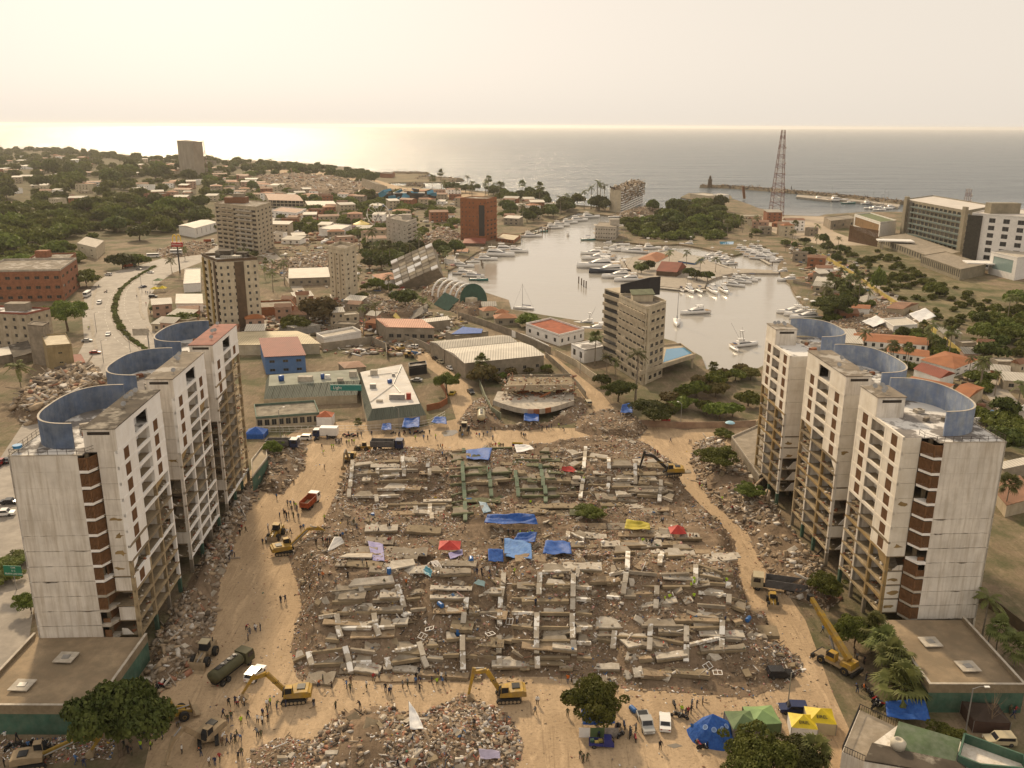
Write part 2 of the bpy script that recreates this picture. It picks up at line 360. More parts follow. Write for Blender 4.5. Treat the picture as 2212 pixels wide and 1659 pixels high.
def strip(name, pts, wdt, z0, z1, mt, world=False, lab=None):
    """a kerb, path or low wall of given width along picture points"""
    P = [Vector((p[0], p[1])) for p in (pts if world else gpoly(pts))]
    mb = MB(); L = []
    for i, p in enumerate(P):
        d = (P[min(i + 1, len(P) - 1)] - P[max(i - 1, 0)]).normalized(); nrm = Vector((-d.y, d.x)) * wdt / 2
        L.append((p + nrm, p - nrm))
    for (a, b), (c, d) in zip(L, L[1:]):
        mb.prism([tuple(a), tuple(b), tuple(d), tuple(c)], z0, z1)
    return mb.build(name, mt)
MED = [(345, 790), (312, 752), (282, 733), (262, 711), (250, 686), (247, 666), (252, 644), (262, 625), (280, 609), (303, 594), (335, 576)]
struct(strip('median_kerb', MED, 4.2, 0.0, .16, PAVE))
for pts in ([(208, 755), (203, 735), (200, 710), (197, 690)], [(199, 668), (203, 640), (208, 625)], [(296, 622), (303, 650), (303, 672), (311, 690)], [(318, 705), (338, 732)], [(225, 597), (262, 584), (300, 577)]):
    struct(strip('kerb_island', pts, 1.3, 0.0, .15, PAVE))
# lane dashes and edge lines, each a thin sheet on the asphalt
PAINT = mat('road_paint', (.62, .58, .5), .8, .2, .6)
def along(pts, step):
    P = [Vector(p[:2]) for p in gpoly(pts)]; out = []; rem = 0.0
    for a, b in zip(P, P[1:]):
        d = b - a; L = d.length; t = rem
        while t < L: out.append((a + d * (t / L), d.normalized())); t += step
        rem = t - L
    return out
mk = MB()
for off_px in ((-24, 0), (26, 0)):
    for p, d in along([(x + off_px[0] * (y - 560) / 130 if y > 560 else x, y) for x, y in MED], 7.0):
        n_ = Vector((-d.y, d.x)) * .09; a = d * 1.5
        mk.add([(*(p - a - n_), .03), (*(p + a - n_), .03), (*(p + a + n_), .03), (*(p - a + n_), .03)], [(0, 1, 2, 3)])
struct(mk.build('lane_markings', PAINT))

WET = plain('muddy_water', (.2, .17, .13), .06, 0, .5)
for pts in ([(953, 935), (965, 930), (985, 929), (990, 934), (978, 941), (960, 943)], [(1268, 925), (1280, 918), (1296, 916), (1300, 922), (1285, 932), (1272, 933)], [(455, 1560), (470, 1553), (485, 1556), (480, 1566), (462, 1568)], [(1440, 1610), (1460, 1606), (1475, 1612), (1455, 1617)]): sheet('puddle', pts, .05, WET)
# ------------------------------------------------------------------ the two standing apartment slabs
ZB, SH, NS = 4.0, 2.92, 12
ZR = ZB + SH * NS
RAWB = mat('stained_raw_concrete', (.40, .31, .19), .92, .25, .4, c2=(.2, .14, .07), amt=.6, s2=.7)
def jag(r, x0, x1, z, amp, step=.5, pts=None):
    """ragged line from x0 to x1 around z"""
    out = []; x = x0
    while x < x1: out.append((x, z + r.uniform(-amp, amp))); x += step * r.uniform(.5, 1.5)
    out.append((x1, z + r.uniform(-amp, amp))); return out
def lattice(w_, h_, mb=None):
    mb = mb or MB(); nx_, nz_ = max(3, int(w_ / .24)), max(3, int(h_ / .21))
    for i in range(nx_ + 1):
        x = -w_ / 2 + w_ * i / nx_; mb.box(x - .045, -.07, 0, x + .045, .07, h_)
    for k in range(nz_ + 1):
        z = h_ * k / nz_; mb.box(-w_ / 2, -.06, z - .035, w_ / 2, .06, z + .035)
    return mb
class Slab:
    """one tower: facade plane lx=0 (inside is negative), ly runs away from the camera; s mirrors it"""
    def __init__(self, name, label, org, rz, s):
        self.s = s; self.root = thing(name, label, 'apartment building', (org[0], org[1], 0), rz); self.r = random.Random(11 + s)
    def bx(self, mb, x0, x1, y0, y1, z0, z1, m=0):
        a, b = sorted((self.s * x0, self.s * x1)); return mb.box(a, min(y0, y1), min(z0, z1), b, max(y0, y1), max(z0, z1), m)
    def part(self, name, mb, mt, parent=None, **k): return mb.build(name, mt, parent or self.root, **k)
def facade_poly(sl_, pts, t, lx):
    """a flat piece in the facade plane from (ly, z) points, t thick inwards"""
    mb = MB(); n = len(pts)
    a = [(sl_.s * lx, p[0], p[1]) for p in pts]; b = [(sl_.s * (lx - t), p[0], p[1]) for p in pts]
    f = [tuple(range(n)), tuple(range(2 * n - 1, n - 1, -1))] + [(i + n, (i + 1) % n + n, (i + 1) % n, i) for i in range(n)]
    if sl_.s < 0: f = [x[::-1] for x in f]
    return mb.add(a + b, f)
SCR_ME = lattice(2.3, 2.05).mesh('brick_screen', SCREEN)
SCR_E1 = lattice(1.45, 2.15).mesh('brick_screen', SCREEN); SCR_E2 = lattice(2.75, 2.15).mesh('brick_screen', SCREEN)
STAIR = MB()
for k in range(9): STAIR.box(-.9, k * .27, k * .16, .9, k * .27 + .29, k * .16 + .2)
STAIR.bar((0, 0, -.1), (0, 2.5, 1.4), 1.75, .16)
STAIR_ME = STAIR.mesh('stair_flight', CONC)

def tower(name, label, org, rz, s, blocks, gone1, gone3, pent, E, wallm, endm, bluem):
    S = Slab(name, label, org, rz, s); r = S.r; root = S.root; bx = S.bx
    ylen = blocks[-1][1]; yend = ylen + 1.5
    # main body behind the facade strips
    b = MB(); bx(b, -17.2, -16.9, E, yend, 0, ZR); bx(b, -16.9, -5.3, yend - .3, yend, 0, ZR)
    S.part('outer_wall', b, wallm)
    for k in range(NS + 1):
        z = ZB + SH * k
        b = MB(); bx(b, -16.9, -5.3, E + .25, yend - .3, z - .22, z); S.part('floor_slab', b, CONC if k < NS else ROOF_P)
    b = MB(); bx(b, -10.3, -10.0, .4, yend - .3, 0, ZR - .25); S.part('inner_wall', b, BRICK)
    # recess walls between the blocks
    edges = [(y0, y1) for y0, y1 in blocks]
    for (a0, a1), (c0, c1) in zip(edges, edges[1:]):
        for k in range(NS):
            z = ZB + SH * k
            if k > 5 or r.random() < .4:
                b = MB(); bx(b, -5.55, -5.3, a1, c0, z, z + SH - .2); S.part('wall_panel', b, wallm)
            else:
                b = MB(); bx(b, -5.5, -5.3, a1, c0, z - .3, z + .15); S.part('floor_beam', b, CONC_RAW)
    # roof edge and parapet
    b = MB()
    bx(b, -17.25, -5.2, E - .06, E + .2, ZR, ZR + .14); bx(b, -17.25, -17.0, E, yend, ZR, ZR + .14); bx(b, -17.25, -5.3, yend - .2, yend + .05, ZR, ZR + .14)
    S.part('roof_edge', b, CONC_L)
    # end wall: one panel per storey, the lower ones cracked apart
    for k in range(NS):
        z0, z1 = ZB + SH * k, ZB + SH * (k + 1)
        g = 0.015 if k > 6 else .10
        lo = jag(r, -17.2, -6.0, z0 + g / 2, g * .55, .6); hi = jag(r, -17.2, -6.0, z1 - g / 2, g * .55, .6)
        if k in (1, 3, 5) or (s < 0 and k == 6):
            j = r.randrange(3, len(hi) - 4)
            for q in range(j, j + 3): hi[q] = (hi[q][0], hi[q][1] - r.uniform(.12, .3))
        pts = lo + hi[::-1]; n = len(pts)
        mb = MB(); A = [(s * p[0], E, p[1]) for p in pts]; B = [(s * p[0], E + .25, p[1]) for p in pts]
        f = [tuple(range(n)), tuple(range(2 * n - 1, n - 1, -1))] + [(i + n, (i + 1) % n + n, (i + 1) % n, i) for i in range(n)]
        if s < 0: f = [x[::-1] for x in f]
        mb.add(A + B, f); S.part('wall_panel', mb, endm)
        # corner balcony: sill band and two clay screens
        p0, p1, p2 = (-6.0, E), (-4.55, E), (-3.35, E + 2.45)
        poly = [(s * p[0], p[1]) for p in (p0, p1, p2, (-5.3, E + 2.45), (-6.0, E + .3))]
        b = MB().prism(poly, z0 - .32, z0 + .18); S.part('balcony_slab', b, WHITE_W if k > 3 else CONC_L)
        miss = (k in (0, 1)) if s > 0 else (k == 4)
        if not miss:
            o = ob('brick_screen', SCR_E1, root, (s * -5.25, E + .1, z0 + .22))
            if s < 0 and k == 3: o.scale = (1, 1, .55)
        if not (miss or k == (4 if s > 0 else 8) or (s > 0 and k == 2)):
            d = Vector((s * (p2[0] - p1[0]), p2[1] - p1[1])); c = Vector((s * (p1[0] + p2[0]) / 2, (p1[1] + p2[1]) / 2))
            ob('brick_screen', SCR_E2, root, (c.x, c.y, z0 + .22), math.atan2(d.y, d.x))
        else:
            b = MB(); bx(b, -5.9, -4.7, E + .6, E + .75, z0 + .2, z0 + r.uniform(.8, 1.6)); S.part('broken_screen', b, SCREEN)
    # facade blocks
    for bi, (y0, y1) in enumerate(blocks):
        L = y1 - y0; cols = [y0, y0 + L * .36, y0 + L * .68, y1]; pa, pb = pent[bi]
        deb = MB()
        for ci, yc in enumerate(cols):
            zt = ZR if not (pa <= yc - y0 + .1 and yc - y0 - .1 <= pb) else ZR
            a = min(max(yc - .3, y0), y1 - .6)
            zg = ZB + SH * (1 + (gone1[bi] if ci < 2 else gone3[bi])); mb = MB(); bx(mb, -.6, .03, a, a + .6, zg, zt); S.part('column', mb, wallm); mb = MB(); bx(mb, -.6, .03, a, a + .6, 3.2, zg); S.part('column', mb, r.choice([WHITE_W, WHITE_E, RAWB]) if s > 0 else r.choice([RAWB, RAWB, OCHRE, WHITE_E]))
            mb = MB(); bx(mb, -.62, .05, a - .02, a + .62, -.2, 3.2); S.part('column_base', mb, GREEN_P if r.random() < .6 else CONC)
            mb = MB(); bx(mb, -5.6, -5.0, a, a + .6, -.2, ZR - .3); S.part('column', mb, CONC_RAW)
        for k in range(NS + 1):
            z = ZB + SH * k
            mb = MB(); bx(mb, -5.3, -.1, y0 + .05, y1 - .05, z - .2, z); S.part('floor_slab', mb, CONC_RAW if k < NS else ROOF_P)
            open_ = k <= max(gone1[bi], gone3[bi])
            mb = MB(); bx(mb, -.35, .06 if not open_ else .04, y0, y1, z - .42, z + (.04 if open_ else .16))
            S.part('floor_beam', mb, r.choice([WHITE_W, CONC_RAW, RAWB] if s > 0 else [RAWB, OCHRE, CONC_RAW]) if open_ else wallm)
        for k in range(NS):
            z0 = ZB + SH * k; z1 = z0 + SH
            for bay, (ya, yb) in enumerate(zip(cols, cols[1:])):
                if bay == 1:
                    mb = MB(); bx(mb, -2.35, -2.15, ya + .3, yb - .3, z0, z1 - .2)
                    if k <= gone1[bi] + 1 and r.random() < .75:
                        q = sorted((r.uniform(.1, .5), r.uniform(.5, .95))); Lb = yb - ya - .6
                        pts = [(ya + .3, z0), (ya + .3 + Lb * q[1], z0), (ya + .3 + Lb * q[1] * .9, z0 + 1.0), (ya + .3 + Lb * q[0], z0 + 1.9), (ya + .3, z1 - .4)]
                        mb = facade_poly(S, pts, .15, -2.2)
                    S.part('balcony_wall', mb, wallm if k > gone1[bi] else WHITE_E)
                    mb = MB(); bx(mb, -2.2, -.1, ya + .05, ya + .3, z0, z1 - .2); S.part('balcony_side', mb, WHITE_E)
                    mb = MB(); bx(mb, -2.2, -.1, yb - .3, yb - .05, z0, z1 - .2); S.part('balcony_side', mb, WHITE_E)
                    continue
                gone = gone1[bi] if bay == 0 else gone3[bi]
                so_ = ya + (yb - ya) * (.46 if bay == 0 else .42)
                if k > gone or (bi == 0 and s > 0 and bay == 0 and k == gone - 1):
                    mb = facade_poly(S, [(ya + .3, z0 + .1), (yb - .3, z0 + .1), (yb - .3, z1 - .4), (so_ + 1.15, z1 - .4), (so_ + 1.15, z0 + .3), (so_ - 1.15, z0 + .3), (so_ - 1.15, z1 - .4), (ya + .3, z1 - .4)], .25, 0)
                    S.part('wall_panel', mb, wallm)
                    ob('brick_screen', SCR_ME, root, (s * -.1, so_, z0 + .34), R(90))
                else:
                    q = r.random()
                    if k == gone and q < .8:   # torn remnant
                        e = r.uniform(.3, .7); Lb = yb - ya - .6
                        pts = [(ya + .3, z1 - .4), (ya + .3, z0 + r.uniform(.3, 1.5)), (ya + .3 + Lb * e * .6, z0 + r.uniform(.8, 1.8)), (ya + .3 + Lb * e, z1 - .4)]
                        S.part('broken_wall', facade_poly(S, pts, .22, -.02), wallm if q < .4 else OCHRE)
                    if bay == 0 and q < .6 or (bay == 2 and q < .15):
                        o = ob('stair_flight', STAIR_ME, root, (s * -2.3, ya + 1.6 + r.uniform(-.2, .6), z0 + .05), 0 if k % 2 else R(180))
                        if k % 2 == 0: o.location.y += 2.8
                    # inner partition, partly fallen
                    e = r.uniform(.35, 1.0); Lb = yb - ya - .6; h = r.uniform(1.6, SH - .25)
                    pts = [(ya + .3, z0), (ya + .3 + Lb * e, z0), (ya + .3 + Lb * e * r.uniform(.6, 1), z0 + h * .6), (ya + .3 + Lb * e * r.uniform(.4, .9), z0 + h), (ya + .3, z0 + h)]
                    S.part('inner_wall', facade_poly(S, pts, .15, -4.3 - r.random()), r.choice([BRICK, BRICK, OCHRE, CONC_RAW, SCREEN, SCREEN]))
                    for _ in range(26):
                        sz = r.uniform(.08, .32); c = (s * -r.uniform(.1, 2.6), r.uniform(ya + .3, yb - .3), z0 + sz * .4)
                        deb.cbox(c, (sz * r.uniform(.6, 2), sz * r.uniform(.6, 2), sz), Matrix.Rotation(r.uniform(0, 3), 4, 'Z') @ Matrix.Rotation(r.uniform(-.4, .4), 4, 'X'), r.choice([0, 0, 1, 2]))
        if deb.v: struct(deb.build('debris', [CONC_RAW, BRICK, WHITE_E], root), 'stuff')
        # near return wall, storey by storey
        for k in range(NS):
            z0 = ZB + SH * k; g = .04
            q = r.random(); full = k > (3 if bi == 0 else gone1[bi] - 2)
            xs = (-3.35, -.6) if bi == 0 else (-5.3, -.6)
            if full or q < .35:
                mb = MB(); bx(mb, xs[0], xs[1], y0 - (.02 if full else 0), y0 + .22, z0 + g, z0 + SH - (.02 if full else .35)); S.part('wall_panel', mb, endm if s > 0 else wallm)
                if k < 8 and r.random() < .6:
                    mb = MB(); zz = z0 + r.uniform(.7, 2.2); xc = r.uniform(xs[0] + .5, xs[1] - .5); q_ = [(6.28 * i / 9, r.uniform(.25, 1.15)) for i in range(9)]
                    P = [(min(xs[1] - .05, max(xs[0] + .05, xc + math.cos(a) * e_ * 1.3)), zz + math.sin(a) * e_ * .55) for a, e_ in q_]
                    A = [(s * p[0], y0 - .035, p[1]) for p in P]; f = tuple(range(9))
                    mb.add(A, [f if s > 0 else f[::-1]]); S.part('bare_patch', mb, OCHRE)
            elif q < .8:
                h = r.uniform(.8, 2.2); mb = MB()
                A = [(s * p[0], y0 + .02, p[1]) for p in ((xs[0], z0), (xs[0] + (xs[1] - xs[0]) * .7, z0), (xs[0] + (xs[1] - xs[0]) * .35, z0 + h), (xs[0], z0 + h * 1.1))]
                B = [(a[0], a[1] + .18, a[2]) for a in A]; f = [(0, 1, 2, 3), (7, 6, 5, 4), (4, 5, 1, 0), (5, 6, 2, 1), (6, 7, 3, 2), (7, 4, 0, 3)]
                mb.add(A + B, f if s > 0 else [x[::-1] for x in f]); S.part('broken_wall', mb, endm)
        # penthouse strip and its roof
        if pb > pa:
            ya, yb = y0 + pa, y0 + pb; zt = ZR + 4.0
            mb = MB(); bx(mb, -5.3, -5.08, ya, yb, ZR, zt); bx(mb, -5.08, 0, yb - .22, yb, ZR, zt)
            bx(mb, -5.08, 0, ya, ya + .22, ZR, zt); S.part('penthouse_wall', mb, endm)
            c1, c2 = max(ya, cols[1] + .3), min(yb, cols[2] - .3)
            mb = MB()
            if c2 - c1 > 2 and pa < .1 and pb > L - .1:
                bx(mb, -.25, .02, ya + .22, c1, ZR + .16, zt); bx(mb, -.25, .02, c2, yb - .22, ZR + .16, zt); bx(mb, -.25, .02, c1, c2, zt - 1.0, zt)
                m2 = MB(); bx(m2, -2.35, -2.15, c1, c2, ZR, zt - .2); S.part('balcony_wall', m2, wallm)
            else: bx(mb, -.25, .02, ya + .22, yb - .22, ZR + .16, zt)
            S.part('penthouse_facade', mb, wallm)
            mb = MB(); bx(mb, -5.5, .12, ya - .15, yb + .15, zt, zt + .18); S.part('penthouse_roof', mb, [ROOF_D, ROOF_G, mat('red_roof_sheet', (.23, .075, .05), .8, .25, .4)][bi] if s > 0 else ROOF_G)
            mb = MB(); bx(mb, -4.6, -.9, ya - .03, ya + .05, zt - 1.0, zt - .45); S.part('vent_slot', mb, DARK)
            for q in range(4):
                py = r.uniform(ya + 2, yb - 1); px = s * -r.uniform(1, 4.5)
                mb = MB().tube([(px, py, zt), (px, py, zt + .8)], .04, 5).lathe((px, py, zt + .75), [(.06, 0), (.4, .12), (.5, .22)], 10, 0, Matrix.Rotation(R(50), 3, 'X')); S.part('satellite_dish', mb, STEEL)
        # curved blue parapet
        ce, bb = (y0 + y1) / 2 + (1.8 if s > 0 else 2.2), L / 2 + (.4 if s > 0 else 1.5); ex = 2.0 / 2.7; N = 40
        path = []
        for q in range(N + 1):
            t = -math.pi / 2 + math.pi * q / N
            cx_ = -7.6 - 8.4 * abs(math.cos(t)) ** ex; cy_ = ce + bb * math.copysign(abs(math.sin(t)) ** ex, math.sin(t)); path.append(Vector((s * cx_, cy_)))
        mb = MB(); zt = ZR + (4.6 if s > 0 else 4.6)
        for q in range(N):
            a, b_ = path[q], path[q + 1]; d = (b_ - a).normalized(); nn = Vector((-d.y, d.x)) * .14
            mb.prism([tuple(a + nn), tuple(a - nn), tuple(b_ - nn), tuple(b_ + nn)], ZR - .01, zt)
        S.part('curved_parapet', mb, bluem)
        mb = MB()
        for q in range(N):
            a, b_ = path[q], path[q + 1]; d = (b_ - a).normalized(); nn = Vector((-d.y, d.x)) * .17
            mb.prism([tuple(a + nn), tuple(a - nn), tuple(b_ - nn), tuple(b_ + nn)], zt, zt + .07)
        S.part('parapet_coping', mb, CONC_L)
        for q in range(5):   # roof clutter: low plinths
            mb = MB().cbox((s * -r.uniform(7.5, 13), ce + r.uniform(-6, 8), ZR + .3), (r.uniform(.6, 1.8), r.uniform(.6, 1.4), .7), r.uniform(0, 1)); S.part('roof_plinth', mb, r.choice([CONC_L, ROOF_G, BRICK]))
    # water tank dish on the end and railing along the near roof edge
    rl = [(-17.0, yend * .35), (-17.0, E + .15), (-6.1, E + .15), (-4.7, E + .15), (-3.5, E + 2.2), (-3.5, E + 4.0)]
    mb = MB(); P = [Vector((s * p[0], p[1], ZR + .1)) for p in rl]
    for a, b_ in zip(P, P[1:]):
        for hh in (.55, 1.05): mb.bar(a + Vector((0, 0, hh)), b_ + Vector((0, 0, hh)), .05, .05)
        n = max(1, int((b_ - a).length / 1.5))
        for q in range(n + 1):
            c = a.lerp(b_, q / n); mb.bar(c, c + Vector((0, 0, 1.08)), .06, .06)
    S.part('roof_railing', mb, mat('rusty_rail', (.07, .05, .04), .7, .3, 1.))
    # ground storey walls set back
    mb = MB(); bx(mb, -16.9, -7.0, E + .2, yend - .4, 0, ZB - .25); S.part('ground_floor_wall', mb, GREEN_P if s > 0 else CONC)
    return S
TL = tower('apartment_tower', 'white apartment slab with dark blue curved roof parapets, left of the rubble field', (-66.4, 137.6), R(2.75), 1,
      [(0, 22.2), (29.7, 51.2), (58.0, 79.8)], [4, 7, 8], [7, 9, 10], [(0, 22.2), (0, 21.5), (0, 21.8)], -1.6, WHITE_W, WHITE_E, BLUE_W)
TR = tower('apartment_tower', 'white apartment slab with faded pale blue curved roof parapets, right of the rubble field', (69.6, 146.1), R(2.75), -1,
      [(0, 18.6), (25.4, 46.6), (57.2, 75.2)], [3, 6, 6], [5, 7, 7], [(11, 18.6), (0, 21.2), (10.8, 18)], -2.8, mat('cream_white_wall', (.80, .735, .635), .85, .07, .15, c2=(.52, .43, .3), amt=.35, s2=.35, streak=.2, bump=.1), WHITE_E, BLUE_WR)
mb = MB().lathe((-16.6, .6, ZR + .7), [(.05, -.1), (.7, .0), (.8, .45), (.75, .5)], 14); mb.build('blue_dish', plain('bright_blue_plastic', (.03, .2, .42), .4), TL.root)

# podium blocks in front of each slab, flat roofs with green walls
def podium(name, label, x0, x1, y0, y1, hz_, hatches):
    t = thing(name, label, 'podium', ((x0 + x1) / 2, y0, 0)); a, b = x0 - (x0 + x1) / 2, x1 - (x0 + x1) / 2; L = y1 - y0
    MB().box(a, 0, -.3, b, L, hz_ - .9).build('wall', GREEN_P, t)
    m = MB(); m.box(a - .03, -.03, hz_ - 1.6, b + .03, .27, hz_); m.box(a - .03, .27, hz_ - 1.6, a + .25, L, hz_); m.box(b - .25, .27, hz_ - 1.6, b + .03, L, hz_)
    m.build('parapet', CONC_RAW, t)
    MB().box(a - .1, -.1, hz_ + .002, b + .1, .34, hz_ + .1).box(a - .1, .345, hz_ + .002, a + .34, L, hz_ + .1).box(b - .34, .345, hz_ + .002, b + .1, L, hz_ + .1).build('coping', CONC_L, t)
    MB().box(a + .25, .27, hz_ - .9, b - .25, L, hz_ - .75).build('roof', mat('dirt_roof', (.3, .225, .145), .95, .3, .15, c2=(.19, .15, .1), amt=.6, s2=.5, bump=.3), t)
    for hx, hy, rz in hatches:
        m = MB().cbox((0, 0, 0), (3.2, 3.0, .16)).build('hatch_slab', CONC_L, t, loc=(hx, hy, hz_ - .3), rz=rz)
        MB().cbox((0, 0, -.25), (2.4, 2.2, .36)).build('hatch_curb', CONC, m)
        MB().cbox((0, 0, .12), (1.25, 1.1, .1)).build('hatch_cover', STEEL, m, rz=.1)
    return t
podium('podium_block', 'flat concrete podium roof with green wall below the left white slab', -84.5, -64.5, 115.6, 135.6, 5.4, [(-1.0, 13.2, -.05), (-4.3, 5.5, -.05)])
podium('podium_block', 'flat concrete podium roof with green wall below the right white slab', 68.0, 83.6, 122.0, 142.4, 5.4, [(-1.9, 12.6, .05), (1.1, 5.4, .05)])
# ------------------------------------------------------------------ rubble: mounds, frames of the pancaked buildings, loose debris
MOUNDS = []
def inside_dist(px, py, poly):
    """distance inside a polygon (0 outside), arrays"""
    P = np.array(poly); n = len(P); d = np.full(px.shape, 1e9); ins = np.zeros(px.shape, bool)
    for i in range(n):
        ax, ay = P[i]; bx_, by_ = P[(i + 1) % n]; ex, ey = bx_ - ax, by_ - ay
        t = np.clip(((px - ax) * ex + (py - ay) * ey) / (ex * ex + ey * ey + 1e-9), 0, 1)
        d = np.minimum(d, np.hypot(px - ax - t * ex, py - ay - t * ey))
        c = ((ay > py) != (by_ > py)) & (px < (bx_ - ax) * (py - ay) / (by_ - ay + 1e-12) + ax); ins ^= c
    return np.where(ins, d, 0.0)
_ng = np.random.RandomState(3).rand(64, 64)
def vnoise(x, y):
    xi, yi = np.floor(x).astype(int), np.floor(y).astype(int); fx, fy = x - xi, y - yi
    fx, fy = fx * fx * (3 - 2 * fx), fy * fy * (3 - 2 * fy); g = lambda a, b: _ng[a % 64, b % 64]
    return (g(xi, yi) * (1 - fx) + g(xi + 1, yi) * fx) * (1 - fy) + (g(xi, yi + 1) * (1 - fx) + g(xi + 1, yi + 1) * fx) * fy - .5
def fbm(x, y): return vnoise(x, y) + .5 * vnoise(x * 2.1 + 9, y * 2.1 + 5) + .25 * vnoise(x * 4.3 + 3, y * 4.3 + 17)
def field_h(x, y):
    """the big field: two rows of wings stepping up and away, a hollow between"""
    f = np.clip((y - 127 - .04 * np.abs(x)) * .36, 0, 8.6) * (1 - .55 * np.clip((y - 157) / 14, 0, 1))
    c = np.where((y > 160) & (y < 198), 2.6, 0)
    b = np.clip((y - 184) * .30, 0, 7.8) * (1 - np.clip((y - 216) / 15, 0, 1)) * (y > 184)
    for x0, w_ in ((-18, 2.2), (-1.5, 2.0), (17.5, 2.5)):
        f = f - 2.0 * np.exp(-((x - x0) / w_) ** 2) * (y < 165); b = b - 2.2 * np.exp(-((x - x0) / w_) ** 2)
    z = np.maximum(np.maximum(f, b), c); u = z / .85; k = np.floor(u); t = u - k
    return .85 * (k + np.clip((t - .55) / .45, 0, 1)) * .75 + z * .25      # stepped like stacked floors
def H(x, y):
    x, y = np.atleast_1d(np.asarray(x, float)), np.atleast_1d(np.asarray(y, float)); out = np.zeros(x.shape)
    for poly, amp, edge, fun, bb in MOUNDS:
        k = (x > bb[0]) & (x < bb[1]) & (y > bb[2]) & (y < bb[3])
        if not k.any(): continue
        d = inside_dist(x[k], y[k], poly); e = np.clip(d / edge, 0, 1); e = e * e * (3 - 2 * e)
        base = fun(x[k], y[k]) if fun else amp
        h = e * (base + (.55 if amp > 2 else .3) * fbm(x[k] * .28, y[k] * .28) * 1.6 + .22 * fbm(x[k] * .9, y[k] * .9)); out[k] = np.maximum(out[k], h)
    return out
def Hs(x, y): return float(H(x, y)[0])
def GH(vx, vy):
    """where the picture point meets the rubble or the ground"""
    r = ray(vx, vy); t1 = -HC / r.z; t0 = (13 - HC) / r.z; t = np.linspace(t0, t1, 120)
    d = HC + r.z * t - H(r.x * t, r.y * t); i = int(np.argmax(d <= 0)) if (d <= 0).any() else -1
    return Vector((r.x * t[i], r.y * t[i], HC + r.z * t[i])) if i >= 0 else G(vx, vy)

DB_COL = [('rubble_grey', (.29, .235, .18)), ('rubble_tan', (.36, .27, .18)), ('rubble_pale', (.56, .51, .45)), ('rubble_brick', (.30, .15, .095)), ('rubble_dark', (.09, .068, .05)),
          ('rubble_white', (.74, .71, .68)), ('rubble_blue', (.07, .14, .27)), ('rubble_pink', (.42, .24, .21)), ('rubble_wood', (.25, .155, .075)), ('rubble_red', (.38, .06, .045)), ('rubble_green', (.07, .15, .1)), ('rubble_yellow', (.5, .34, .05))]
DBM = [mat(n_, c, .92, .25, .6) for n_, c in DB_COL]
MOUND_M = ground_mat('rubble_dust', (.235, .17, .115), (.12, .085, .055), (.1, .09, .05), 0)
_cube = np.array([(x, y, z) for z in (-.5, .5) for y in (-.5, .5) for x in (-.5, .5)])
_cf = np.array([(0, 2, 3, 1), (4, 5, 7, 6), (0, 1, 5, 4), (2, 6, 7, 3), (0, 4, 6, 2), (1, 3, 7, 5)])
def debris(name, pts, sizes, mats_i, parent=None, seed=1, flat=.4, lift=.25):
    """many loose pieces as one mesh: pts (n,3), sizes (n,)"""
    rs = np.random.RandomState(seed); n = len(pts)
    dims = sizes[:, None] * np.stack([rs.uniform(.5, 1.7, n), rs.uniform(.35, 1.1, n), rs.uniform(.12, .6, n)], 1); el_ = rs.rand(n) < .12; dims[el_] *= np.array([3.2, .45, .6])      # pipes, boards and bars among the lumps
    az, tx, ty = rs.uniform(0, 6.28, n), rs.normal(0, flat, n), rs.normal(0, flat, n)
    v = _cube[None] * dims[:, None, :] * (1 + rs.uniform(-.22, .22, (n, 8, 3)))
    def rot(v, a, i, j):
        c, s_ = np.cos(a)[:, None], np.sin(a)[:, None]; w_ = v.copy(); w_[..., i] = v[..., i] * c - v[..., j] * s_; w_[..., j] = v[..., i] * s_ + v[..., j] * c; return w_
    v = rot(rot(rot(v, tx, 1, 2), ty, 0, 2), az, 0, 1) + pts[:, None, :] + np.array([0, 0, 1]) * (dims[:, 2] * lift)[:, None, None]
    f = (_cf[None] + (np.arange(n) * 8)[:, None, None]).reshape(-1)
    me = bpy.data.meshes.new(name); me.vertices.add(n * 8); me.vertices.foreach_set('co', v.reshape(-1))
    me.loops.add(n * 24); me.loops.foreach_set('vertex_index', f); me.polygons.add(n * 6)
    me.polygons.foreach_set('loop_start', np.arange(n * 6) * 4); me.polygons.foreach_set('loop_total', np.full(n * 6, 4))
    for m in DBM: me.materials.append(m)
    me.polygons.foreach_set('material_index', np.repeat(mats_i, 6)); me.update(calc_edges=True)
    o = ob(name, me, parent); o['kind'] = 'stuff'; return o
PAL = {'mix': [.23, .22, .15, .11, .12, .085, .018, .05, .04, .008, .004, .005], 'conc': [.42, .30, .14, .06, .05, .01, .0, .0, .02, .0, .0, .0], 'trash': [.12, .1, .1, .08, .1, .25, .08, .07, .05, .05, .05, .05]}
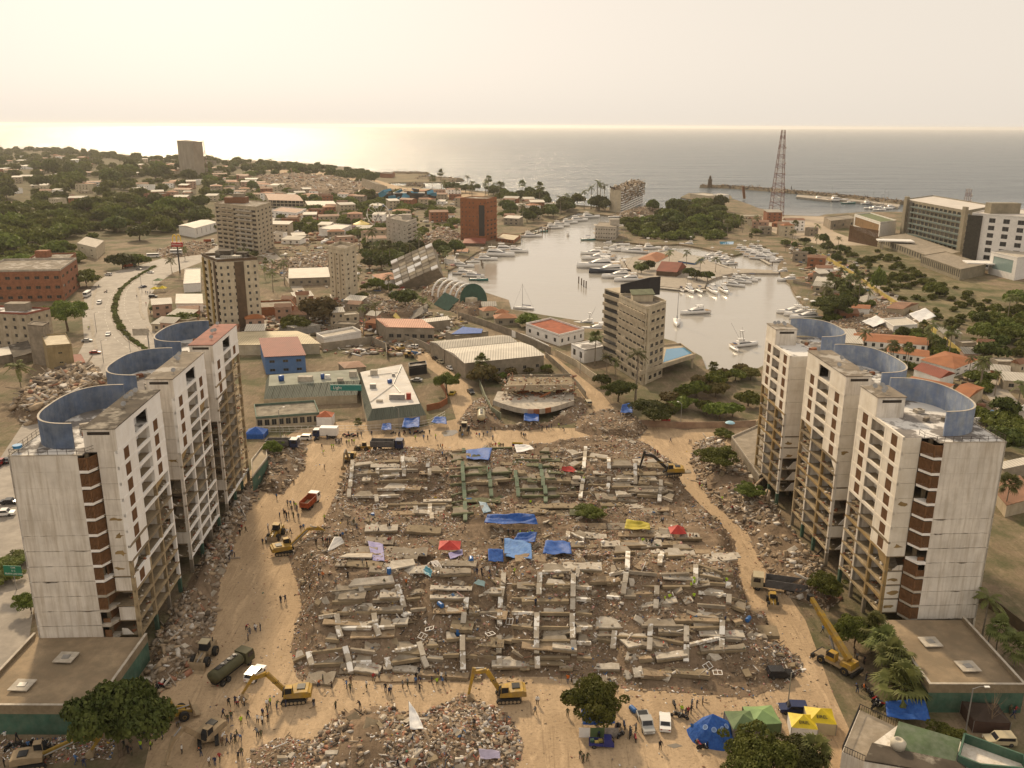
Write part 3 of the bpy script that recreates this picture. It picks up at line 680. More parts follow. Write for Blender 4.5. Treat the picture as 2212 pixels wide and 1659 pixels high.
def heap(name, label, vpoly, amp, edge=4.0, n=1500, size=(.12, .6), pal='mix', fun=None, res=.6, seed=1, world=None, chunks=0, mm=None):
    poly = [(p[0], p[1]) for p in (world or gpoly(vpoly))]; xs, ys = [p[0] for p in poly], [p[1] for p in poly]
    bb = (min(xs) - 1, max(xs) + 1, min(ys) - 1, max(ys) + 1); MOUNDS.append((poly, amp, edge, fun, bb))
    gx, gy = np.arange(bb[0], bb[1] + res, res), np.arange(bb[2], bb[3] + res, res); XX, YY = np.meshgrid(gx, gy)
    D = inside_dist(XX.ravel(), YY.ravel(), poly); Z_ = H(XX.ravel(), YY.ravel()); Z_ = np.where(D > 0, Z_ + .03, -.4)
    nx_ = len(gx); keep = (D > 0).reshape(XX.shape)
    kq = keep[:-1, :-1] | keep[1:, :-1] | keep[:-1, 1:] | keep[1:, 1:]
    jj, ii = np.nonzero(kq); q = jj * nx_ + ii
    root = thing(name, label, 'rubble heap'); root['kind'] = 'stuff'
    m = MB(); m.v = np.stack([XX.ravel(), YY.ravel(), Z_], 1).tolist(); m.f = np.stack([q, q + 1, q + nx_ + 1, q + nx_], 1).tolist(); m.m = [0] * len(m.f)
    mo = m.build('mound', mm or MOUND_M, root, True); mo['kind'] = 'stuff'
    rs = np.random.RandomState(seed); px, py = rs.uniform(bb[0], bb[1], n * 4), rs.uniform(bb[2], bb[3], n * 4)
    d = inside_dist(px, py, poly); ok = (d > 0) & (rs.rand(len(px)) < .5 + 1.1 * fbm(px * .13 + 4, py * .13)); px, py = px[ok][:n], py[ok][:n]; k = len(px)
    sz = size[0] + (size[1] - size[0]) * rs.power(.4, k)
    mi = rs.choice(12, k, p=np.array(PAL[pal]) / sum(PAL[pal]))
    sz = np.where((mi >= 5) & (sz > .45), sz * .6, sz)
    debris('debris', np.stack([px, py, H(px, py)], 1), sz, mi, root, seed)
    r = random.Random(seed)
    for c in range(chunks):
        for _ in range(30):
            x, y = r.uniform(*bb[:2]), r.uniform(*bb[2:])
            if inside_dist(np.array([x]), np.array([y]), poly)[0] > .8: break
        a = r.uniform(.7, 2.2); b_ = a * r.uniform(.35, .9); h_ = r.uniform(.2, .5); mbk = MB()
        mbk.cbox((0, 0, 0), (a, b_, h_)); mbk.v = [(p[0] * r.uniform(.75, 1.2), p[1] * r.uniform(.75, 1.2), p[2] * r.uniform(.8, 1.3)) for p in mbk.v]
        o = mbk.build('concrete_block', r.choice([CONC, CONC_L, CONC_RAW]), root, loc=(x, y, Hs(x, y) + h_ * .4)); o.rotation_euler = (r.uniform(-.5, .5), r.uniform(-.5, .5), r.uniform(0, 3))
    return root
FIELD = [(625, 1400), (640, 1470), (760, 1462), (880, 1470), (1000, 1475), (1110, 1462), (1240, 1468), (1360, 1492), (1480, 1500), (1600, 1512), (1690, 1490), (1735, 1440), (1665, 1390), (1625, 1330), (1598, 1240), (1590, 1170), (1555, 1125), (1500, 1085), (1470, 1040), (1440, 990), (1400, 962), (1300, 950), (1215, 962), (1120, 975), (975, 985), (860, 975), (755, 995), (728, 1060), (700, 1120), (690, 1150), (640, 1170), (618, 1200), (640, 1260), (650, 1310)]
heap('rubble_field', 'wide field of rubble, slabs and household debris between the two white slabs', FIELD, 5, 5.0, 56000, (.07, .56), 'mix', field_h, .55, 5, chunks=230)
r3 = random.Random(31)
WB = {  # frame members of each collapsed wing, read off the photograph (zoom frames a..d) as picture segments
'bl': ('a', '830,385,1030,355 1040,415,1400,415 1500,418,1640,432 1070,510,1480,495 1050,575,1480,570 830,640,1030,635 1140,712,1640,710 730,500,810,450 715,555,800,510 705,610,800,580 690,665,780,650 1070,470,1240,455 850,455,1000,440 1060,640,1240,630',
       '1265,305,1265,345 1275,352,1275,400 1280,415,1280,465 1050,410,1050,445 1485,345,1485,385 1500,410,1500,460 835,340,835,375 830,390,830,430 825,440,825,490 820,510,815,560 808,590,803,650 1505,720,1500,800 1515,795,1522,840 1380,740,1382,790 1040,640,1045,690'),
'bc': ('a', '1690,252,1990,225 1990,225,2212,215 1690,290,1790,265 1690,340,1790,310 1675,405,1780,390 1800,395,2000,380 1675,470,1780,460 1680,545,1780,525 1800,530,2212,490 1690,640,1780,605 1690,700,1780,680 1690,795,1880,785 1800,455,1990,440 2452,255,2532,250 2457,290,2542,285 2462,320,2552,315 2242,325,2442,320 2472,380,2562,380 2212,495,2462,490 2467,490,2587,485 2282,580,2482,575 2512,575,2597,570 2297,640,2492,635 2512,640,2622,635 2020,440,2212,430 1820,600,1920,580',
       '1795,235,1795,260 1785,350,1785,385 1785,395,1785,440 1790,450,1792,510 1795,535,1797,590 1800,600,1803,665 1805,700,1808,790 1808,795,1808,850 2010,390,2010,430 2015,440,2018,490 2025,510,2025,560 2030,590,2035,640 2242,430,2244,480 2252,490,2257,560 2262,580,2267,640 2457,370,2457,400 2467,420,2470,470 2477,480,2482,550 2497,560,2502,620 2502,660,2502,690 2000,230,2000,250'),
'br': ('b', '515,280,610,260 525,325,615,295 650,300,850,320 525,385,600,350 520,490,610,485 510,530,600,535 660,545,860,540 640,480,850,490 870,490,1080,490 860,375,1050,375 610,610,740,605 1085,565,1260,565 1080,630,1250,640 900,630,1030,625 1310,520,1390,550 1310,575,1395,600 1300,640,1385,680 860,560,1050,562 1100,500,1270,505',
       '635,220,635,250 630,265,630,300 628,310,625,340 622,350,620,400 615,500,610,530 605,550,600,590 595,610,590,660 835,320,835,350 838,360,838,400 838,480,838,505 830,540,825,600 1063,370,1063,410 1065,430,1065,475 1065,485,1065,535 1285,510,1285,550 1283,570,1280,620 1275,640,1272,685'),
'mr': ('b', '920,1075,1160,1070 880,1140,1060,1120 1420,1010,1640,1005 1390,1100,1560,1100 1340,1165,1500,1160 870,1190,980,1180 840,1330,970,1280 510,960,620,1010 520,1045,620,1040 510,1080,625,1080 1600,1230,1810,1310 1620,1320,1820,1370 1620,1385,1840,1410 1610,1470,1845,1495 1600,1580,1840,1600 1880,1440,1990,1500 1895,1510,2010,1570 1900,1590,2010,1640',
       '485,960,482,998 1295,1145,1290,1168 1280,1170,1275,1230 1000,1140,998,1190 998,1205,995,1270 985,1320,975,1385 970,1410,960,1490 1585,1255,1585,1320 1585,1340,1580,1420 1870,1400,1865,1440 1872,1510,1870,1570'),
'fl': ('c', '655,165,1000,130 1000,130,1200,100 660,255,920,250 1010,240,1220,230 1300,230,1420,220 545,385,700,355 700,350,1040,345 1040,345,1200,310 1340,330,1470,300 490,695,745,655 820,660,1030,690 1200,670,1390,640 325,775,440,705 500,800,760,785 840,775,1000,770 1170,785,1430,740 1480,740,1620,755 1480,635,1575,630 740,480,1000,470 1060,470,1200,465 600,575,720,590',
       '905,140,930,200 1220,120,1245,190 1255,215,1280,300 700,375,715,460 1020,370,1030,430 705,480,735,560 1030,460,1065,545 455,705,485,805 770,655,805,770 805,790,820,860 1410,620,1445,720 1440,745,1480,820 1130,750,1150,840 1270,380,1330,350'),
'fr': ('d', '-404,565,-124,580 -94,590,0,595 -564,585,-454,570 -374,345,-134,350 -594,720,-454,710 -414,710,-134,740 0,350,190,345 240,350,500,355 550,345,690,370 0,590,190,585 235,590,500,590 555,600,680,610 240,735,500,735 560,740,690,745 900,560,1170,560 1210,560,1480,610 1535,620,1790,560 1840,570,1980,580 1120,460,1480,460 1535,480,1800,470 1560,370,1820,400 740,545,860,545 0,110,200,105 260,-10,500,-15 280,105,500,110 550,115,685,135 550,220,680,235 0,230,200,225 820,100,1250,115 820,210,940,210 970,205,1070,205 1300,120,1540,120 1010,-10,1250,15 1290,15,1530,5 240,470,490,480 560,470,690,475 0,470,180,475',
       '-427,560,-427,680 -425,700,-422,840 -112,560,-114,700 -110,740,-107,830 -72,20,-77,110 -82,140,-92,210 -97,230,-102,310 -107,360,-107,450 -392,230,-402,310 -412,360,-422,440 215,365,212,470 212,490,210,570 212,600,212,700 215,740,220,830 520,370,518,470 522,490,524,570 528,600,535,720 885,520,870,660 1195,460,1190,550 1190,580,1185,670 1505,480,1505,600 1505,640,1502,770 1815,430,1812,540 1810,590,1808,690 240,10,237,90 235,110,232,190 530,30,528,100 528,120,526,210 525,240,523,320 985,20,975,90 970,110,960,190 1245,250,1240,310 1250,130,1248,190 1580,60,1575,110'),
}
ZO = {'a': (1024, 1700), 'b': (2048, 1700), 'c': (1024, 2304), 'd': (2048, 2304)}
def zv(o, x, y): return ((ZO[o][0] + x / 2.16) * .54, (ZO[o][1] + y / 2.16) * .54)
WL = {'bl': 'pancaked concrete wing at the back left of the rubble field', 'bc': 'pancaked wing with green painted beams at the back middle of the rubble', 'br': 'pancaked concrete wing at the back right near the dark-armed excavator',
      'mr': 'stack of fallen floor slabs on the right flank of the rubble field', 'fl': 'toppled concrete frame at the front left above the two yellow excavators', 'fr': 'long toppled concrete frame at the front right of the rubble field'}
GREENB = mat('mossy_green_beam', (.095, .10, .05), .9, .25, .5, c2=(.2, .19, .12), amt=.4, s2=1.2)
GREENC = mat('pale_green_column', (.17, .225, .15), .9, .2, .8, c2=(.28, .25, .18), amt=.5, s2=1.5)
PEEL = mat('peeling_white_column', (.42, .36, .28), .9, .2, .6, c2=(.74, .71, .66), amt=1., s2=.55, lo=.5, hi=.53)
for key, (fr_, bs_, cs_) in WB.items():
    w_ = thing('collapsed_building', WL[key], 'collapsed building')
    for q in bs_.split():
        x0, y0, x1, y1 = map(float, q.split(',')); a, b_ = GH(*zv(fr_, x0, y0)), GH(*zv(fr_, x1, y1)); zz = (a.z + b_.z) / 2 * .4
        a.z = a.z * .6 + zz + .6; b_.z = b_.z * .6 + zz + .6; d = b_ - a; L = d.length
        if L > 22 or L < .5: continue
        mtb = (GREENB if r3.random() < .85 else CONC_RAW) if key == 'bc' else r3.choice([CONC, CONC_RAW, CONC_RAW, PEEL])
        MB().bar(a, b_, .5, .62, 0, r3.uniform(-.25, .25)).build('floor_beam', mtb, w_)
        if r3.random() < .8:       # slab lying behind its edge beam
            dep = r3.uniform(1.6, 3.4); n_ = Vector((-d.y, d.x, 0)).normalized(); n_ = n_ if n_.y > 0 else -n_
            e0, e1 = r3.uniform(0, .15), r3.uniform(.8, 1.0); zs = r3.uniform(.02, .5)
            P = [a + d * e0 + Vector((0, 0, .05)), a + d * e1 + Vector((0, 0, .05)), a + d * (e1 - r3.uniform(0, .2)) + n_ * dep * r3.uniform(.7, 1) + Vector((0, 0, zs)), a + d * (e0 + r3.uniform(0, .25)) + n_ * dep + Vector((0, 0, zs))]
            m = MB(); m.add([tuple(p + Vector((0, 0, .12))) for p in P] + [tuple(p - Vector((0, 0, .12))) for p in P], [(0, 1, 2, 3), (7, 6, 5, 4), (4, 5, 1, 0), (5, 6, 2, 1), (6, 7, 3, 2), (7, 4, 0, 3)])
            m.build('floor_slab', r3.choice([CONC_L, CONC, CONC]) if key != 'bc' else CONC, w_)
    for q in cs_.split():
        x0, y0, x1, y1 = map(float, q.split(',')); a, b_ = GH(*zv(fr_, x0, y0)), GH(*zv(fr_, x1, y1)); a.z += 1.05; b_.z += .7
        if (a - b_).length > 9: continue
        MB().bar(a, b_, .95, .55).build('column', (GREENC if key == 'bc' else r3.choice([PEEL, PEEL, PEEL, CONC_L])), w_)
# rows of pancaked floors: ragged plates stepping back, each overhanging the one below
SLP = []; DUSTC = mat('dusty_concrete', (.33, .25, .165), .95, .3, .5, c2=(.2, .14, .085), amt=.6, s2=1.2, bump=.3)
for key, x0, x1, ya, yb, st_ in (('fl', -36, -20, 130, 158, 3.0), ('fr', -16, -3, 131, 158, 3.0), ('fr', 0, 16, 130, 158, 3.0), ('fr', 19, 33, 131, 156, 3.0), ('mr', 33, 42, 136, 168, 3.2), ('bl', -38, -20, 190, 216, 3.2), ('bc', -16, -3, 190, 220, 3.4), ('bc', 0, 16, 190, 220, 3.4), ('br', 20, 38, 192, 214, 3.2), ('fl', -34, -22, 162, 186, 4.5), ('mr', 12, 34, 164, 186, 4.2)):
    w_ = [o for o in bpy.data.objects if o.get('label') == WL[key]][0]; y = ya
    while y < yb:
        x = x0 + r3.uniform(0, 2)
        while x < x1:
            L = r3.choice([r3.uniform(1.2, 3), r3.uniform(3.5, 9), r3.uniform(3.5, 9)]); d = r3.uniform(1.3, 3.0)
            big = L > 3
            if r3.random() < .6:
                n_ = 7; P = [(-L / 2 + L * i / (n_ - 1), -d / 2 + r3.uniform(-.12, .12)) for i in range(n_)] + [(L / 2 - L * i / (n_ - 1), d / 2 + r3.uniform(-.35, .35)) for i in range(n_)]
                o = MB().prism(P, -.13, .13).build('floor_slab', (GREENB if r3.random() < .5 else CONC_RAW) if key == 'bc' else r3.choice([CONC_L, DUSTC, CONC, CONC_L, CONC_RAW]), w_, loc=(x + L / 2, y + r3.uniform(-.5, .5), Hs(x + L / 2, y) + r3.uniform(.1, .6))); q_ = .45 if big else 1.3; o.rotation_euler = (r3.gauss(.06, .16 * q_), r3.gauss(0, .1 * q_), r3.gauss(0, .16 * q_))
                for _ in range(14): SLP.append((x + L / 2 + r3.uniform(-.45, .45) * L, o.location.y + r3.uniform(-.45, .4) * d, o.location.z + .15))
                if r3.random() < .5: MB().box(-L / 2, -d / 2 - .16, -.55, L / 2, -d / 2 + .2, -.135).build('edge_beam', CONC_RAW, o)
            x += L * r3.uniform(.75, 1.15)
        y += st_ * r3.uniform(.8, 1.2)
_r = np.random.RandomState(2); debris('slab_debris', np.array(SLP), .08 + .5 * _r.power(.5, len(SLP)), _r.choice(12, len(SLP), p=np.array(PAL['mix']) / sum(PAL['mix'])), bpy.data.objects['rubble_field'], 4)
# big flat plates with their own place
for vs_, hh in (((800, 132, 1200, 100, 1180, 40, 850, 70), 1.0), ((436, 345, 640, 270, 610, 215, 470, 290), .9), ((720, -130, 1000, -125, 1010, -160, 790, -160), .8), ((1140, -10, 1380, -60, 1360, -110, 1170, -90), .9), ((1650, 340, 1780, 350, 1740, 320, 1660, 300), .7)):
    P = [GH(*zv('c', vs_[i], vs_[i + 1])) + Vector((0, 0, hh)) for i in range(0, 8, 2)]
    m = MB(); m.add([tuple(p + Vector((0, 0, .15))) for p in P] + [tuple(p - Vector((0, 0, .15))) for p in P], [(0, 1, 2, 3), (7, 6, 5, 4), (4, 5, 1, 0), (5, 6, 2, 1), (6, 7, 3, 2), (7, 4, 0, 3)])
    m.build('floor_slab', CONC_L, bpy.data.objects['collapsed_building.004'])
# other heaps
HP = [('heap of broken concrete along the foot of the left white slab', [(310, 1470), (340, 1500), (440, 1440), (470, 1330), (480, 1250), (520, 1140), (560, 1060), (560, 1010), (520, 1060), (470, 1130), (420, 1230), (370, 1320), (330, 1390)], 2.2, 3500, 'conc', (.2, 1.3), 26),
      ('heap of broken concrete with brush along the foot of the right white slab', [(1500, 960), (1490, 1000), (1530, 1080), (1610, 1150), (1650, 1230), (1700, 1290), (1790, 1320), (1820, 1290), (1760, 1200), (1690, 1120), (1640, 1040), (1590, 980), (1550, 950)], 2.6, 3500, 'conc', (.2, 1.3), 30),
      ('mound of earth and boulders at the bend of the dirt street', [(1245, 905), (1240, 930), (1300, 952), (1380, 948), (1402, 925), (1370, 900), (1310, 888)], 2.4, 1200, 'conc', (.15, .9), 14),
      ('heap of concrete blocks beside the short green wall', [(545, 1000), (560, 1062), (610, 1070), (660, 1010), (665, 960), (620, 945), (580, 960)], 2.2, 1000, 'conc', (.2, 1.2), 16),
      ('foreground heap of mixed debris under the white sheet', [(640, 1700), (680, 1590), (740, 1535), (830, 1520), (900, 1545), (1000, 1500), (1100, 1540), (1130, 1610), (1100, 1720)], 1.9, 6000, 'mix', (.07, .8), 46),
      ('low heap of debris by the camouflaged excavator', [(520, 1720), (540, 1620), (610, 1590), (680, 1600), (660, 1720)], .8, 1600, 'mix', (.08, .45), 4),
      ('strewn rubbish below the green podium wall', [(0, 1600), (160, 1590), (250, 1600), (240, 1640), (100, 1650), (0, 1640)], .6, 1500, 'trash', (.08, .4), 0),
      ('long heap of splintered debris on the right of the field', [(1610, 1330), (1650, 1400), (1700, 1480), (1740, 1450), (1725, 1420), (1680, 1390), (1650, 1320)], 1.6, 1500, 'mix', (.1, .7), 6),
      ('collapsed house heap beside the avenue', [(20, 890), (60, 840), (110, 815), (200, 800), (240, 830), (215, 860), (150, 900), (60, 920)], 4.2, 1700, 'conc', (.2, 2.6), 70),
      ('debris scattered round the broken curved terrace building', [(985, 915), (1010, 880), (1050, 850), (1090, 920), (1180, 915), (1255, 850), (1275, 880), (1240, 915), (1150, 930), (1020, 930)], 2.0, 2600, 'mix', (.15, .9), 18),
      ('debris field behind the slender white tower', [(760, 670), (800, 640), (840, 655), (930, 660), (900, 690), (820, 690)], 3.2, 1500, 'conc', (.3, 1.6), 14),
      ('debris of the fallen round-roofed building on the quay', [(900, 640), (960, 615), (1040, 640), (1060, 670), (1010, 690), (960, 665)], 3.5, 1800, 'mix', (.2, 1.3), 16),
      ('wide spread of grey ruins in front of the grey tower', [(560, 575), (640, 560), (720, 540), (760, 555), (730, 590), (640, 610)], 4.0, 2400, 'conc', (.4, 2.2), 20),
      ('ruined block spilling beside the orange brick tower', [(880, 530), (930, 500), (1000, 505), (990, 535), (930, 550)], 6.0, 1500, 'mix', (.5, 2.6), 10),
      ('debris along the yellow hotel wall', [(1860, 640), (1900, 650), (1960, 690), (1990, 720), (1960, 725), (1900, 690)], 1.6, 1400, 'mix', (.2, .9), 4),
      ('debris of the collapsed villa with a torn red roof', [(1780, 700), (1880, 680), (1960, 700), (1975, 720), (1900, 735), (1800, 722)], 2.0, 1500, 'mix', (.2, 1.2), 10),
      ('debris at the foot of the crumbling seaside block', [(1330, 462), (1400, 448), (1438, 455), (1410, 466), (1350, 470)], 5.0, 1200, 'conc', (.5, 2.5), 8),
      ('ruins spread along the distant beach', [(540, 388), (640, 380), (740, 390), (850, 415), (760, 430), (620, 415)], 7.0, 2500, 'conc', (.8, 4.5), 10),
      ('demolition debris across the road from the park trees', [(330, 540), (420, 520), (470, 530), (440, 550), (350, 560)], 2.5, 900, 'mix', (.4, 1.8), 4)]
for i, (lab, pl, amp, n, pal, sz, ch) in enumerate(HP):
    far = min(p[1] for p in pl) < 600
    heap('rubble_heap', lab, pl, amp, (9.0 if 'foreground' in lab else 4.0) if not far else 14.0, n, sz, pal, None, .7 if not far else 3.0, 40 + i, chunks=ch)
# ------------------------------------------------------------------ building kit
def solve_h(vx, vy, basey):
    lo, hi = 0.0, 88.0
    for _ in range(40):
        m = (lo + hi) / 2; p = G(vx, vy, m)
        if proj(p.x, p.y, 0)[1] < basey: lo = m
        else: hi = m
    return lo
def wall_face(mb, O, U, W, Hh, rects, rec=.22, mi=0):
    """vertical wall from O along unit U, outward normal on the right of U; rects = holes (u0,u1,z0,z1) set back by rec"""
    N = Vector((U.y, -U.x, 0)); us = sorted({0.0, W, *[q for r_ in rects for q in r_[:2]]}); zs = sorted({0.0, Hh, *[q for r_ in rects for q in r_[2:]]})
    P = lambda u, z, d=0.0: tuple(O + U * u + Vector((0, 0, z)) - N * d)
    for u0, u1 in zip(us, us[1:]):
        z_open = None
        for z0, z1 in zip(zs, zs[1:]):
            um, zm = (u0 + u1) / 2, (z0 + z1) / 2
            if any(a < um < b and c < zm < d for a, b, c, d in rects): continue
            mb.add([P(u0, z0), P(u1, z0), P(u1, z1), P(u0, z1)], [(0, 1, 2, 3)], mi)
    for a, b, c, d in rects:
        for q in ((P(a, c), P(a, c, rec), P(a, d, rec), P(a, d)), (P(b, c, rec), P(b, c), P(b, d), P(b, d, rec)), (P(a, c), P(b, c), P(b, c, rec), P(a, c, rec)), (P(a, d, rec), P(b, d, rec), P(b, d), P(a, d))):
            mb.add(list(q), [(0, 1, 2, 3)], mi)
def grid_rects(W, Hh, ns, nc, wf=.5, hf=.5, z0=None, skip=0.0, r=rnd, zoff=.3):
    out = []
    sh = Hh / ns; cw = W / nc
    for k in range(ns):
        for i in range(nc):
            if r.random() < skip: continue
            u = cw * (i + .5); z = sh * k + sh * zoff
            out.append((u - cw * wf / 2, u + cw * wf / 2, z, z + sh * hf))
    return out
def windows(root, O, U, rects, rec=.22, mt=None, frame=True):
    N = Vector((U.y, -U.x, 0))
    for a, b, c, d in rects:
        m = MB(); P = lambda u, z, q: tuple(O + U * u + Vector((0, 0, z)) - N * q)
        m.add([P(a, c, rec), P(b, c, rec), P(b, d, rec), P(a, d, rec)], [(0, 1, 2, 3)])
        if frame and b - a > .8:
            for u in (a, (a + b) / 2 - .03, b - .06):
                m.add([P(u, c, rec - .03), P(u + .06, c, rec - .03), P(u + .06, d, rec - .03), P(u, d, rec - .03)], [(0, 1, 2, 3)], 1)
        m.build('window', [mt or GLASS, STEEL], root)
def ring_area(P): return sum(P[i].x * P[(i + 1) % len(P)].y - P[(i + 1) % len(P)].x * P[i].y for i in range(len(P)))
ROOFN = {}
def building(name, label, pts, h=None, basey=None, bi=1, wall=CONC_L, roof=ROOF_G, win={}, rtype='flat', parapet=.6, cat='building', rise=1.6, ridge=0, eave=.4, base=0.0, group=None, glass=None, world=None, wf=.5, hf=.5, skip=0.0, over=None):
    """pts: three roof-level corners in the picture, consecutive (counter-clockwise seen from above: left, near, right)"""
    if world is None:
        if h is None: h = solve_h(pts[bi][0], pts[bi][1], basey)
        P = [G(x, y, h) for x, y in pts]
    else: P = [Vector((p[0], p[1], h)) for p in world]
    if len(P) == 3: P.append(P[0] + P[2] - P[1])
    if ring_area(P) < 0: P = [P[2], P[1], P[0], P[3]] if len(P) == 4 else P[::-1]; flip = True
    else: flip = False
    c = sum(P, Vector()) / len(P); root = thing(name, label, cat, (c.x, c.y, base), 0, group); root['h'] = h
    L = [Vector((p.x - c.x, p.y - c.y, 0)) for p in P]; n = len(L); hh = h - base
    mb = MB()
    for i in range(n):
        a, b = L[i], L[(i + 1) % n]; U = (b - a); W = U.length; U = U.normalized()
        e = i
        sp = win.get(e)
        rects = []
        if sp:
            rects = grid_rects(W, hh * .96, sp[0], sp[1], sp[2] if len(sp) > 2 else wf, sp[3] if len(sp) > 3 else hf, skip=skip)
        wall_face(mb, a, U, W, hh, rects)
        if rects: windows(root, a, U, rects, mt=glass)
    mb.build('wall', wall, root)
    cen = lambda k: sum(L, Vector()) / n * (1 - k)
    def off(p, d):   # push outward from the middle
        q = p.normalized(); return p + q * d * 1.3
    if rtype == 'flat':
        m = MB().prism([(p.x, p.y) for p in L], hh - .25, hh - .02); m.build('roof', roof, root)
        if parapet:
            m = MB()
            for i in range(n):
                a, b = L[i], L[(i + 1) % n]; a2, b2 = a * (1 - .35 / max(1, a.length)), b * (1 - .35 / max(1, b.length))
                m.prism([(a.x, a.y), (b.x, b.y), (b2.x, b2.y), (a2.x, a2.y)], hh + .001, hh + parapet)
            m.build('parapet', over or wall, root)
    else:
        E = [off(p, eave) for p in L]; k = ridge
        a, b, c_, d = (E[(i + k) % 4] for i in range(4)); Z0 = Vector((0, 0, hh)); ZR_ = Vector((0, 0, hh + rise)); t = Vector((0, 0, .14))
        if rtype == 'gable': r0, r1 = (a + d) / 2 + ZR_, (b + c_) / 2 + ZR_      # ridge parallel to edge a-b
        elif rtype == 'hip':
            r0, r1 = (a + d) / 2, (b + c_) / 2; q = min(.45, (d - a).length / max(.1, (b - a).length) * .5); r0, r1 = r0.lerp(r1, q) + ZR_, r1.lerp(r0, q) + ZR_
        else: r0, r1 = d + ZR_, c_ + ZR_
        m = MB()
        if rtype == 'shed': m.add([tuple(p) for p in (a + Z0, b + Z0, r1, r0, a + Z0 - t, b + Z0 - t, r1 - t, r0 - t)], [(0, 1, 2, 3), (7, 6, 5, 4), (4, 5, 1, 0), (5, 6, 2, 1), (6, 7, 3, 2), (7, 4, 0, 3)])
        else:
            V_ = [a + Z0, b + Z0, c_ + Z0, d + Z0, r0, r1]
            m.add([tuple(p) for p in V_], [(0, 1, 5, 4), (2, 3, 4, 5), (1, 2, 5), (3, 0, 4), (3, 2, 1, 0)])
        o = m.build('roof', roof, root)
    return root
def boxes_on(root, items, mt, name='rooftop_box'):
    """items: (dx, dy, w, d, h) on the roof, own coordinates"""
    for dx, dy, w_, d, h in items:
        z = root['h'] - root.location.z
        MB().box(dx - w_ / 2, dy - d / 2, z - .1, dx + w_ / 2, dy + d / 2, z + h).build(name, mt, root)
def wall_line(name, label, pts, h, mt, t=.25, cat='wall', cope=None):
    P = [Vector(p[:2]) for p in gpoly(pts)]; c = P[0]; root = thing(name, label, cat, (c.x, c.y, 0))
    for a, b in zip(P, P[1:]):
        d = (b - a); L = d.length; nseg = max(1, int(L / 6)); d.normalize(); nn = Vector((-d.y, d.x)) * t / 2
        for i in range(nseg):
            q0, q1 = a + d * (L * i / nseg) - c, a + d * (L * (i + 1) / nseg - .03) - c
            MB().prism([tuple(q0 + nn), tuple(q0 - nn), tuple(q1 - nn), tuple(q1 + nn)], -.2, h).build('wall_panel', mt, root)
    return root

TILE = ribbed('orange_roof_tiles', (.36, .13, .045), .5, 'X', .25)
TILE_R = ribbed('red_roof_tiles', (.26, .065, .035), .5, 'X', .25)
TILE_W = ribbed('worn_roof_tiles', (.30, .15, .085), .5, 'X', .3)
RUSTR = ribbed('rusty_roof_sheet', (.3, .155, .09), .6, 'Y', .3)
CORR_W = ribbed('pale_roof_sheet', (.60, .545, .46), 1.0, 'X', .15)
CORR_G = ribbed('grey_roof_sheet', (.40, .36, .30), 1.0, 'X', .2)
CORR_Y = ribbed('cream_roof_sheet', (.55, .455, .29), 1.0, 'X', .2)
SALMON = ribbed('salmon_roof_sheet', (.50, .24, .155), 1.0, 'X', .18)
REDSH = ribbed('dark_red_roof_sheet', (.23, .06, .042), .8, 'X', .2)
WOODG = mat('grey_block_wall', (.30, .255, .195), .9, .25, .3, c2=(.2, .165, .12), amt=.5, s2=.8, bump=.2)
BEIGE = mat('beige_plaster', (.47, .395, .29), .88, .2, .3, c2=(.3, .24, .16), amt=.5, s2=.5, streak=.4)
CREAM = mat('cream_plaster', (.56, .485, .36), .85, .15, .3, c2=(.36, .28, .18), amt=.4, s2=.5, streak=.35)
BROWN = mat('brown_cladding', (.115, .075, .045), .8, .25, .4)
MUST = mat('mustard_cladding', (.36, .25, .09), .85, .25, .4, streak=.4)
ORB = mat('orange_brick', (.27, .105, .045), .9, .2, .3, c2=(.22, .085, .04), amt=.5, s2=.8)
BLUEP = mat('blue_house_paint', (.085, .165, .34), .85, .15, .4, c2=(.13, .2, .33), amt=.4, s2=1.)
PINKP = mat('pink_plaster', (.42, .27, .2), .88, .2, .4)
YELP = mat('yellow_wall_paint', (.47, .36, .1), .85, .2, .3, streak=.4)

# ------------------------------------------------------------------ named towers of the town
t = building('residential_tower', 'brown and cream tower with dark balcony strips near the curved avenue', [(436, 553), (469, 566), (556, 561)], basey=716, wall=CREAM, roof=ROOF_P, win={0: (10, 3, .62, .55), 1: (10, 6, .34, .42)}, over=BROWN, parapet=1.2, cat='tower block')
hh = t['h']
U = None
def strips(root, pts, h, mt, zs=(0, 1), wd=2.2, frac=(.5,), edge=1, out=.35, name='cladding_strip'):
    P = [G(x, y, h) for x, y in pts]; c = (P[0] + P[2]) / 2; a, b = P[edge], P[edge + 1]; d = (b - a); L = d.length; d.normalize(); N = Vector((d.y, -d.x, 0))
    for f in frac:
        m = a + d * L * f - Vector((c.x, c.y, h)); q = N * out
        MB().prism([tuple((m - d * wd / 2)[:2]), tuple((m + d * wd / 2)[:2]), tuple((m + d * wd / 2 + q)[:2]), tuple((m - d * wd / 2 + q)[:2])], h * zs[0], h * zs[1]).build(name, mt, root)
BT = [(436, 553), (469, 566), (556, 561)]
strips(t, BT, hh, BROWN, (0, .99), 4.2, (.53,), 1, .12); strips(t, BT, hh, MUST, (0, .99), 2.0, (.08, .5), 0, .5); strips(t, BT, hh, BROWN, (0, .99), 2.4, (.8,), 0, .3)
boxes_on(t, [(-3, 3, 7, 6, 3.2), (5, 4, 5, 4, 2.2)], ROOF_D); boxes_on(t, [(1, 0, 9, 5, 1.2)], CORR_G, 'roof_shelter')
